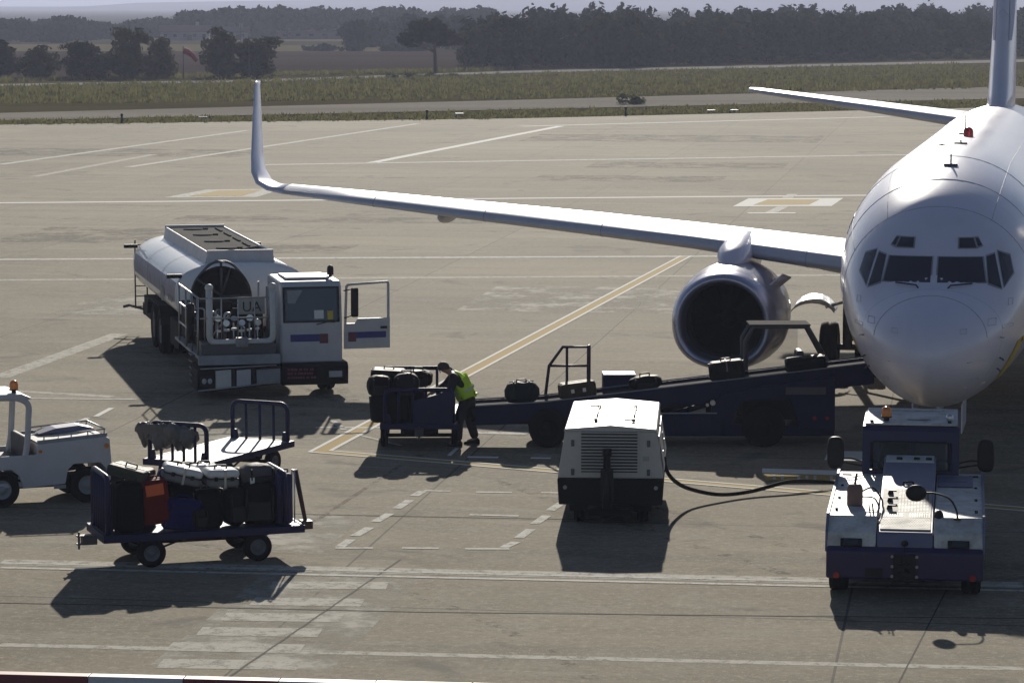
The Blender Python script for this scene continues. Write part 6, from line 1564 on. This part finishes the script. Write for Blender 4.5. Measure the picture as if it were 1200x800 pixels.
# black sweater: torso and sleeves to the wrist
ks = ['spine', 'chest'] + [p + s for s in 'ab' for p in ('shoulder_', 'elbow_', 'wrist_')]
sj = grow_j(ks, lambda q, r: r + (0.028 if q[0] in 'sew' and q != 'spine' else 0.012)); sj['hem'] = ((0.05, 0.10, 0.90), 0.14)
sw = skin_mesh('sweater', sj, [('hem', 'spine'), ('spine', 'chest')] + [e for s in 'ab' for e in (('chest', 'shoulder_' + s), ('shoulder_' + s, 'elbow_' + s), ('elbow_' + s, 'wrist_' + s))], 'spine')
sw.build('sweater', 'sweater', PE)
# trousers and belt
ks = ['pelvis'] + [p + s for s in 'ab' for p in ('hip_', 'knee_', 'ankle_')]
tj = grow_j(ks, lambda q, r: r + (0.030 if q[0] != 'a' else 0.036))
tj['waist'] = ((0.03, 0.09, 0.92), 0.14)
tr = skin_mesh('trousers', tj, [('waist', 'pelvis')] + [e for s in 'ab' for e in (('pelvis', 'hip_' + s), ('hip_' + s, 'knee_' + s), ('knee_' + s, 'ankle_' + s))], 'pelvis')
tr.build('trousers', 'trousers', PE)
# shoes
for s in 'ab':
    a_, b_ = Vector(J['ankle_' + s][0]), Vector(J['toe_' + s][0]); d = (b_ - a_); d.z = 0; d.normalize(); sd_ = Vector((-d.y, d.x, 0)); base = Vector((a_.x, a_.y, 0))
    t = MB(); rings = []
    for u, hw, zt in ((-0.075, 0.030, 0.07), (-0.05, 0.042, 0.11), (0.0, 0.045, 0.125), (0.06, 0.048, 0.085), (0.13, 0.052, 0.065), (0.18, 0.042, 0.05), (0.205, 0.02, 0.035)):
        c = base + d * u
        rings.append([c + sd_ * hw * math.cos(x) + Vector((0, 0, max(0.002, zt * (0.5 + 0.5 * math.sin(x))))) for x in [2 * math.pi * i / 14 for i in range(14)]])
    t.loft(rings); t.build('shoe', 'black', PE)
# high visibility vest: closed shell over the chest and back, with a tape round the waist
vj = {'chest': ((-0.10, 0.055, 1.19), 0.215), 'spine': ((0.0, 0.08, 1.02), 0.195), 'hem': ((0.045, 0.10, 0.88), 0.178), 'yoke': ((-0.185, 0.045, 1.265), 0.140), 'pad_a': ((-0.13, -0.09, 1.245), 0.095), 'pad_b': ((-0.13, 0.19, 1.245), 0.095)}
ve = skin_mesh('vest', vj, [('hem', 'spine'), ('spine', 'chest'), ('chest', 'yoke'), ('chest', 'pad_a'), ('chest', 'pad_b')], 'spine')
VE = ve.build('vest', 'hivis', PE)
t = MB()
for c, r_, ax in (((0.005, 0.083, 0.99), 0.192, Vector((0.42, 0.08, -0.9))),):
    ax.normalize(); u = ax.orthogonal().normalized(); v = ax.cross(u); c = Vector(c)
    t.loft([[c + ax * h + (u * math.cos(x) + v * math.sin(x)) * r_ for x in [2 * math.pi * i / 26 for i in range(26)]] for h in (-0.022, 0.022)], False)
t.build('reflective_tape', 'reflective', VE)

PE.scale = (1.07, 1.07, 1.07)
# ------------------------------------------------------------------ trees and the far country
def foliage(name, col, trans=0.2):
    m, nt, b = new_mat(name)
    v = objvec(nt)
    n1 = noise(nt, v, 0.8, 3); n2 = noise(nt, v, 6, 2)
    oi = nt.nodes.new('ShaderNodeObjectInfo')
    c = mixcol(nt, ramp(nt, n1, [(0.35, 0.0), (0.65, 1.0)]), tuple(k * 0.65 for k in col), tuple(k * 1.35 for k in col))
    c = mixcol(nt, mth(nt, 'MULTIPLY', n2, 0.4), c, (col[0] * 1.7, col[1] * 1.5, col[2]))
    c = mixcol(nt, mth(nt, 'MULTIPLY', oi.outputs['Random'], 0.35), c, (col[0] * 0.5, col[1] * 0.6, col[2] * 0.7))
    nt.links.new(c, b.inputs['Base Color']); b.inputs['Roughness'].default_value = 0.75; b.inputs['Specular IOR Level'].default_value = 0.0
    tr = nt.nodes.new('ShaderNodeBsdfTranslucent'); nt.links.new(c, tr.inputs[0])
    mx = nt.nodes.new('ShaderNodeMixShader'); mx.inputs[0].default_value = trans
    nt.links.new(b.outputs[0], mx.inputs[1]); nt.links.new(tr.outputs[0], mx.inputs[2])
    nt.links.new(mx.outputs[0], nt.nodes['Material Output'].inputs['Surface'])
    return m
M['leaf'] = foliage('dark_foliage', (0.042, 0.052, 0.024))
M['leaf_pine'] = foliage('pine_foliage', (0.028, 0.036, 0.020))
M['leaf_pale'] = foliage('pale_foliage', (0.055, 0.062, 0.030))
M['leaf_bush'] = foliage('bush_foliage', (0.085, 0.100, 0.035))

def leaf_clumps(lobes, n, size, seed, squash=0.8):
    """many small leaf-clump faces spread through the volume of a few lobes"""
    rnd = random.Random(seed); vs, fs = [], []
    wts = [a[3] * a[4] * a[5] for a in lobes]
    for k in range(n):
        cx, cy, cz, rx, ry, rz = rnd.choices(lobes, wts)[0]
        while True:
            d = Vector((rnd.gauss(0, 1), rnd.gauss(0, 1), rnd.gauss(0, 1)))
            if d.length > 0.01: break
        d.normalize(); r_ = rnd.random() ** 0.38
        bump_ = 1 + 0.22 * mnoise.noise(d * 2.3 + Vector((cx, cy, cz)))
        p = Vector((cx + d.x * rx * r_ * bump_, cy + d.y * ry * r_ * bump_, cz + d.z * rz * r_ * bump_))
        nrm = (d + Vector((rnd.gauss(0, .5), rnd.gauss(0, .5), rnd.gauss(0, .5)))).normalized()
        u = nrm.orthogonal().normalized(); w_ = nrm.cross(u); a = rnd.random() * 6.28
        u, w_ = u * math.cos(a) + w_ * math.sin(a), w_ * math.cos(a) - u * math.sin(a)
        s = size * rnd.uniform(0.55, 1.35); o = len(vs)
        for (i, j) in ((-1, -0.35), (-0.1, -0.6), (1, -0.15), (0.35, 0.6), (-0.6, 0.5)):
            vs.append(tuple(p + u * s * i * rnd.uniform(.7, 1.1) + w_ * s * j * squash * rnd.uniform(.8, 1.3)))
        fs.append((o, o + 1, o + 2, o + 3, o + 4))
    return vs, fs
def tree_lobes(h, w_, seed, kind):
    rnd = random.Random(seed); L = []
    if kind == 'broad':
        for i in range(13):
            a = rnd.random() * 6.28; q = rnd.uniform(0.1, 0.85); z = h * rnd.uniform(0.14, 0.88)
            k = 1 - abs(z / h - 0.5) * 0.8
            L.append((math.cos(a) * w_ * q * k, math.sin(a) * w_ * q * k, z, w_ * rnd.uniform(.2, .42), w_ * rnd.uniform(.2, .42), h * rnd.uniform(.09, .17)))
        L.append((0, 0, h * 0.50, w_ * 0.5, w_ * 0.5, h * 0.38)); L.append((0, 0, h * 0.2, w_ * 0.6, w_ * 0.6, h * 0.2))
    elif kind == 'umbrella':
        for i in range(9):
            a = rnd.random() * 6.28; q = rnd.uniform(0.15, 0.75)
            L.append((math.cos(a) * w_ * q, math.sin(a) * w_ * q, h * rnd.uniform(0.58, 0.84), w_ * rnd.uniform(.28, .42), w_ * rnd.uniform(.28, .42), h * rnd.uniform(.10, .16)))
    elif kind == 'low':
        for i in range(7):
            a = rnd.random() * 6.28; q = rnd.uniform(0.0, 0.7)
            L.append((math.cos(a) * w_ * q, math.sin(a) * w_ * q, h * rnd.uniform(0.08, 0.62), w_ * rnd.uniform(.3, .5), w_ * rnd.uniform(.3, .5), h * rnd.uniform(.2, .32)))
    return L
def trunk_mb(h, w_, seed, clear=0.4):
    rnd = random.Random(seed); t = MB(); r0 = 0.03 * h
    t.tube([(0, 0, -0.1), (rnd.uniform(-.1, .1), 0, h * clear * 0.6), (rnd.uniform(-.15, .15), rnd.uniform(-.1, .1), h * 0.75)], [r0, r0 * 0.8, r0 * 0.3], 8)
    for k in range(5):
        a = 6.28 * k / 5 + rnd.random(); z = h * rnd.uniform(clear * 0.7, 0.6)
        t.tube([(0, 0, z), (math.cos(a) * w_ * 0.3, math.sin(a) * w_ * 0.3, z + h * 0.12), (math.cos(a) * w_ * 0.55, math.sin(a) * w_ * 0.55, z + h * 0.2)], [r0 * 0.5, r0 * 0.35, r0 * 0.12], 6)
    return t
PROTO = []
def proto(kind, h, w_, n, size, seed, leaf, clear=0.4):
    vs, fs = leaf_clumps(tree_lobes(h, w_, seed, kind), n, size, seed + 50)
    mb = MB(); mb.add(vs, fs, 0, False)
    me = bpy.data.meshes.new('crown'); me.from_pydata(mb.v, [], mb.f); me.materials.append(M[leaf]); me.update()
    tm = trunk_mb(h, w_, seed, clear); tme = bpy.data.meshes.new('trunk'); tme.from_pydata(tm.v, [], tm.f); tme.materials.append(M['bark']); tme.update()
    return me, tme
PB = [proto('broad', 6.0, 3.6, 1900, 0.34, s, l) for s, l in ((1, 'leaf'), (2, 'leaf'), (3, 'leaf_pine'), (4, 'leaf_pale'))]
PU = [proto('umbrella', 6.0, 3.8, 1500, 0.32, 7, 'leaf_pine', 0.5)]
PLW = [proto('low', 1.6, 1.3, 420, 0.16, s, 'leaf_bush', 0.2) for s in (8, 9)]
def tree(pr, x, y, k, label, cat, group=None, name='tree', kw=1.0, rz=0.0, crown_name='crown'):
    t = thing(name, label, cat, (x, y, -0.06), rz, group)
    for nm, me in (('trunk', pr[1]), (crown_name, pr[0])):
        o = bpy.data.objects.new(nm, me); COL.objects.link(o); o.parent = t; o.scale = (k * kw, k * kw, k)
    return t
# trees just beyond the runway on the left, each told apart
tree(PB[2], -58.5, 352, 0.80, 'dark round tree at the far left edge beyond the runway', 'tree', 'trees beyond the runway', kw=1.54)
tree(PB[0], -52.5, 343, 0.66, 'small dark tree second from the left edge beyond the runway', 'tree', 'trees beyond the runway', rz=1, kw=1.3)
tree(PB[2], -48.2, 345, 0.76, 'dark pointed tree between the small tree and the tall pale tree', 'tree', 'trees beyond the runway', kw=1.09, rz=2)
tree(PB[2], -46.0, 343, 0.46, 'low dark bushy tree at the foot of the pointed tree', 'tree', 'trees beyond the runway', kw=1.66, rz=3)
tree(PB[3], -43.2, 347, 1.02, 'tall pale green tree beyond the runway, left of the windsock', 'tree', 'trees beyond the runway', kw=1.00, rz=0.4)
tree(PB[3], -39.6, 349, 0.80, 'pale bushy tree against the right side of the tall pale tree', 'tree', 'trees beyond the runway', kw=1.09, rz=2.2)
tree(PB[0], -32.6, 350, 1.00, 'tall dark tree right of the windsock beyond the runway', 'tree', 'trees beyond the runway', kw=0.92, rz=4)
tree(PB[1], -29.2, 352, 0.78, 'broad dark green tree on the right flank of the tall one by the windsock', 'tree', 'trees beyond the runway', kw=1.47, rz=5)
tree(PU[0], -9.2, 372, 1.12, 'dark umbrella pine standing alone in front of the wood', 'tree', 'trees beyond the runway', kw=1.28)
# wood on the right: front trees one by one, the mass behind as one
EDGE = [(-6, 402), (0, 404), (15, 416), (32, 440), (66, 488), (100, 524)]
def edge_y(x):
    for a, b in zip(EDGE, EDGE[1:]):
        if x <= b[0]: return a[1] + (b[1] - a[1]) * (x - a[0]) / (b[0] - a[0])
    return EDGE[-1][1]
rnd = random.Random(21); x = -5.0; k = 0
while x < 98:
    pr = rnd.choice(PB[:3] + [PB[0], PB[1]]); sc = rnd.uniform(0.75, 1.25)
    tree(pr, x, edge_y(max(-6, x)) + rnd.uniform(-3, 6), sc, 'dark tree in the front row of the wood beyond the runway', 'tree', 'trees along the front of the wood', kw=rnd.uniform(0.85, 1.25), rz=rnd.random() * 6)
    x += rnd.uniform(1.6, 3.2); k += 1
def mass(name, spots, n, size, leaf, label, cat):
    vs, fs = [], []
    for i, (x, y, h, w_, kind) in enumerate(spots):
        a, f = leaf_clumps(tree_lobes(h, w_, i + 300, kind), n, size, i + 900); o = len(vs)
        vs += [(p[0] + x, p[1] + y, p[2] - 0.06) for p in a]; fs += [tuple(q + o for q in g) for g in f]
    me = bpy.data.meshes.new(name); me.from_pydata(vs, [], fs); me.materials.append(M[leaf]); me.update()
    o = bpy.data.objects.new(name, me); COL.objects.link(o)
    return tag(o, label, cat, None, 'stuff')
sp = []
for i in range(150):
    x = rnd.uniform(-8, 108); d = rnd.uniform(8, 150) ; y = edge_y(max(-6, x)) + d
    sp.append((x + d * 0.10, y, rnd.uniform(6.0, 7.4) + d * 0.012, rnd.uniform(2.6, 4.0), 'broad'))
mass('woodland', sp, 620, 0.5, 'leaf_pine', 'dense dark wood beyond the runway on the right', 'wood')
sp = []
for i in range(210):
    x = rnd.uniform(-140, -6); y = rnd.uniform(665, 760) if x < -95 else rnd.uniform(735, 830)
    hh = 3.8 + 2.8 * min(1, max(0, (x + 92) / 20)) + rnd.uniform(-0.6, 1.2)
    if rnd.random() < 0.1: hh += 1.0
    sp.append((x, y, hh, rnd.uniform(3.5, 6), 'broad'))
for i in range(14):
    sp.append((rnd.uniform(-32, -8), rnd.uniform(560, 640), rnd.uniform(4.5, 6.5), rnd.uniform(3, 4.5), 'broad'))
mass('far_woodland', sp, 420, 0.85, 'leaf_pine', 'long dark line of woods behind the fields at the far left', 'wood')
sp = [(rnd.uniform(-36, -14), rnd.uniform(545, 556), rnd.uniform(0.8, 1.8), rnd.uniform(1.5, 3), 'low') for i in range(16)]
mass('field_hedge', sp, 120, 0.5, 'leaf_pine', 'dark broken hedge across the fields', 'hedge')
# hedge shrubs on the right and lone bushes
x = 26.0; i = 0
while x < 92:
    tree(PLW[i % 2], x, 430 + (x - 26) * 0.98 + rnd.uniform(-3, 3), rnd.uniform(0.7, 1.25), 'green shrub in the row along the foot of the wood', 'shrub', 'shrubs along the foot of the wood', name='shrub', rz=rnd.random() * 6, kw=1.2, crown_name='foliage')
    x += rnd.uniform(2.4, 4.6); i += 1
for dx in (-0.75, 0.0, 0.8):
    pass
tree(PLW[0], 9.9, 256, 0.75, 'bushy dark weed clump on the grass beyond the apron', 'shrub', name='shrub', kw=1.5, crown_name='foliage')
for i, (x, y, k) in enumerate(((-13.4, 347, 0.75), (-11.3, 348, 0.85), (-9.2, 350, 0.85), (-7.0, 352, 0.7))):
    tree(PLW[i % 2], x, y, k * 0.62, 'small dark shrub in the short row beside the runway', 'shrub', 'small dark shrubs beside the runway', name='shrub', rz=i, kw=1.5, crown_name='foliage')
# grass blades and weeds on the verges
def grass():
    rnd = random.Random(77); vs, fs = [], []
    def tuft(x, y, h, n):
        for k in range(n):
            a = rnd.random() * 6.28; w_ = rnd.uniform(0.04, 0.12) * (1 + h); l = rnd.uniform(0, 0.35) * h; bx, by = x + rnd.gauss(0, .25), y + rnd.gauss(0, .25); o = len(vs)
            hh = h * rnd.uniform(0.6, 1.2)
            vs.extend([(bx - w_ * math.cos(a), by - w_ * math.sin(a), -0.08), (bx + w_ * math.cos(a), by + w_ * math.sin(a), -0.08), (bx + l * math.sin(a), by - l * math.cos(a), hh)])
            fs.append((o, o + 1, o + 2))
    def between(P0, P1, Q0, Q1, n, h0, h1):
        for i in range(n):
            u, v = rnd.random(), rnd.random()
            a = (P0[0] + (P1[0] - P0[0]) * u, P0[1] + (P1[1] - P0[1]) * u); b = (Q0[0] + (Q1[0] - Q0[0]) * u, Q0[1] + (Q1[1] - Q0[1]) * u)
            tuft(a[0] + (b[0] - a[0]) * v, a[1] + (b[1] - a[1]) * v, rnd.uniform(h0, h1), 5)
    between((-45, 207), (0, 222), (-45, 214), (0, 241), 900, 0.08, 0.25); between((0, 224), (42, 250), (0, 241), (42, 268), 900, 0.08, 0.25)
    between((-60, 252), (0, 270), (-60, 303), (0, 368), 2600, 0.12, 0.45); between((0, 270), (62, 315), (0, 368), (62, 430), 2600, 0.12, 0.45)
    between((-60, 322), (0, 388), (-60, 336), (0, 398), 900, 0.15, 0.5)
    me = bpy.data.meshes.new('grass'); me.from_pydata(vs, [], fs); me.materials.append(M['grassblade']); me.update()
    o = bpy.data.objects.new('grass', me); COL.objects.link(o)
    tag(o, 'rough grass and weeds on the verges beyond the apron', 'grass', None, 'stuff')
M['grassblade'] = foliage('dry_grass_blades', (0.115, 0.112, 0.045), 0.5)
grass()
# windsock
WSK = thing('windsock', 'faded red windsock drooping on its mast among the far trees', 'windsock', (-36.6, 345, -0.05))
t = MB(); t.cyl((0, 0, 0), (0, 0, 3.6), 0.07, 0.05, n=10); t.build('mast', 'darksteel', WSK)
t = MB(); t.tube([(0.08, 0, 3.1), (0.55, 0, 2.95), (1.1, 0, 2.5), (1.5, 0, 1.9)], [0.36, 0.34, 0.27, 0.18], 12); t.build('sock', 'sockred', WSK)
# poles, far buildings, a parked car
for x, y in ((-29.2, 344), (-56, 640)):
    t = MB(); t.cyl((0, 0, 0), (0, 0, 4.6 if y < 400 else 7), 0.07, 0.05, n=8); t.box((0, 0, 4.4 if y < 400 else 6.6), (0.7, 0.06, 0.06)); o = t.build('utility_pole', 'bark', loc=(x, y, -0.06)); tag(o, 'thin utility pole among the trees right of the windsock' if y < 400 else 'tall thin pole beside the far farmhouse', 'pole')
def house(name, label, x, y, L, W, h, roofh, rz, nwin, wallm='cowhite', roofm='rooftile'):
    b = thing(name, label, 'house', (x, y, -0.06), rz)
    t = MB(); t.box((0, 0, h / 2), (L, W, h)); t.prism([(-W / 2, h), (W / 2, h), (0, h + roofh * 0.9)], 'x', -L / 2, L / 2); wl = t.build('wall', wallm, b)
    t = MB()
    for s in (-1, 1): t.prism([(s * (W / 2 + 0.4), h - 0.15), (0, h + roofh), (0, h + roofh + 0.25), (s * (W / 2 + 0.4), h + 0.1)], 'x', -L / 2 - 0.4, L / 2 + 0.4)
    rf = t.build('roof', roofm, b)
    t = MB(); t.box((L * 0.25, 0, h + roofh + 0.4), (0.8, 0.8, 1.2)); t.build('chimney', wallm, rf)
    for i in range(nwin):
        t = MB(); t.box((-L / 2 + L * (i + 0.5) / nwin, -W / 2 - 0.03, h * 0.55), (L / nwin * 0.35, 0.1, h * 0.35)); t.build('window', 'black', b)
    t = MB(); t.box((L * 0.1, -W / 2 - 0.04, h * 0.32), (1.1, 0.1, h * 0.62)); t.build('door', 'maroon', b)
    return b
house('farmhouse', 'pale farmhouse with a low tiled roof in front of the far woods', -75, 712, 11, 8, 2.0, 1.2, R(4), 5)
house('farmhouse', 'small pale annex to the right of the far farmhouse', -64, 716, 6, 5, 1.9, 0.9, R(8), 2)
house('barn', 'long low barn with a pale flat roof by the far fields', -46, 742, 19, 8, 1.7, 0.5, R(-2), 6, 'rooftile', 'rooftile')
house('farmhouse', 'small white house at the left border of the dark wood', -22, 640, 4, 4, 3.4, 1.0, R(10), 2)
CR = thing('parked_car', 'tiny sunlit white car parked by the far trees', 'car', (-20.3, 602, -0.06), R(80))
t = MB(); t.prism([(-2, 0.3), (-2, 0.8), (-1.3, 0.95), (-0.8, 1.4), (0.9, 1.4), (1.5, 0.95), (2.1, 0.85), (2.1, 0.3)], 'y', -0.85, 0.85); t.build('car_body', 'white', CR, bevel=0.08)
t = MB(); t.box((0.05, 0, 1.18), (1.75, 1.72, 0.32)); t.build('window', 'cockpit', CR)
for xx in (-1.3, 1.35):
    for s in (-1, 1): wheel(CR, (xx, s * 0.8, 0.32), 0.32, 0.2, (0, s, 0))
# marker boards along the apron edge
for (x, y, lab) in ((-22.2, 222.0, 'low white and orange marker board on the grass at the left'), (-3.9, 229.0, 'low orange and white marker board beyond the winglet tip line'), (17.0, 236.5, 'pale marker board on the grass right of the weed clump'), (15.2, 236.0, 'small pale marker board beside a bigger one')):
    b = thing('marker_board', lab, 'marker board', (x, y, -0.04), 0)
    t = MB(); t.prism([(-0.36, 0.0), (-0.32, 0.22), (0.32, 0.22), (0.36, 0.0)], 'y', -0.12, 0.12); t.build('board', 'offwhite', b, bevel=0.02)
    t = MB(); t.box((0.10, -0.125, 0.11), (0.36, 0.02, 0.16)); t.build('orange_face', 'orangeboard', b)
for (x, y, lab) in ((-27.0, 214.0, 'short dark post at the apron edge on the left'), (-6.1, 221.8, 'short dark post at the apron edge near the middle'), (8.4, 228.6, 'short dark post at the apron edge right of the middle')):
    t = MB(); t.cyl((0, 0, 0), (0, 0, 0.55), 0.09, 0.07, n=10); t.cyl((0, 0, 0.55), (0, 0, 0.7), 0.12, 0.06, n=10); tag(t.build('edge_light', 'black', loc=(x, y, -0.02)), lab, 'edge light')
# ------------------------------------------------------------------ the air itself
t = MB(); t.box((0, 5750, 74), (16000, 12100, 150.4))
m = bpy.data.materials.new('haze_air'); m.use_nodes = True; nt = m.node_tree; nt.nodes.clear()
out = nt.nodes.new('ShaderNodeOutputMaterial'); pv = nt.nodes.new('ShaderNodeVolumePrincipled'); pv.inputs['Density'].default_value = 0.00024; pv.inputs['Color'].default_value = (0.68, 0.74, 1.0, 1); pv.inputs['Anisotropy'].default_value = 0.25
nt.links.new(pv.outputs[0], out.inputs['Volume']); M['haze'] = m
tag(t.build('haze', 'haze'), 'thin blue haze over the far country', 'haze', None, 'stuff')
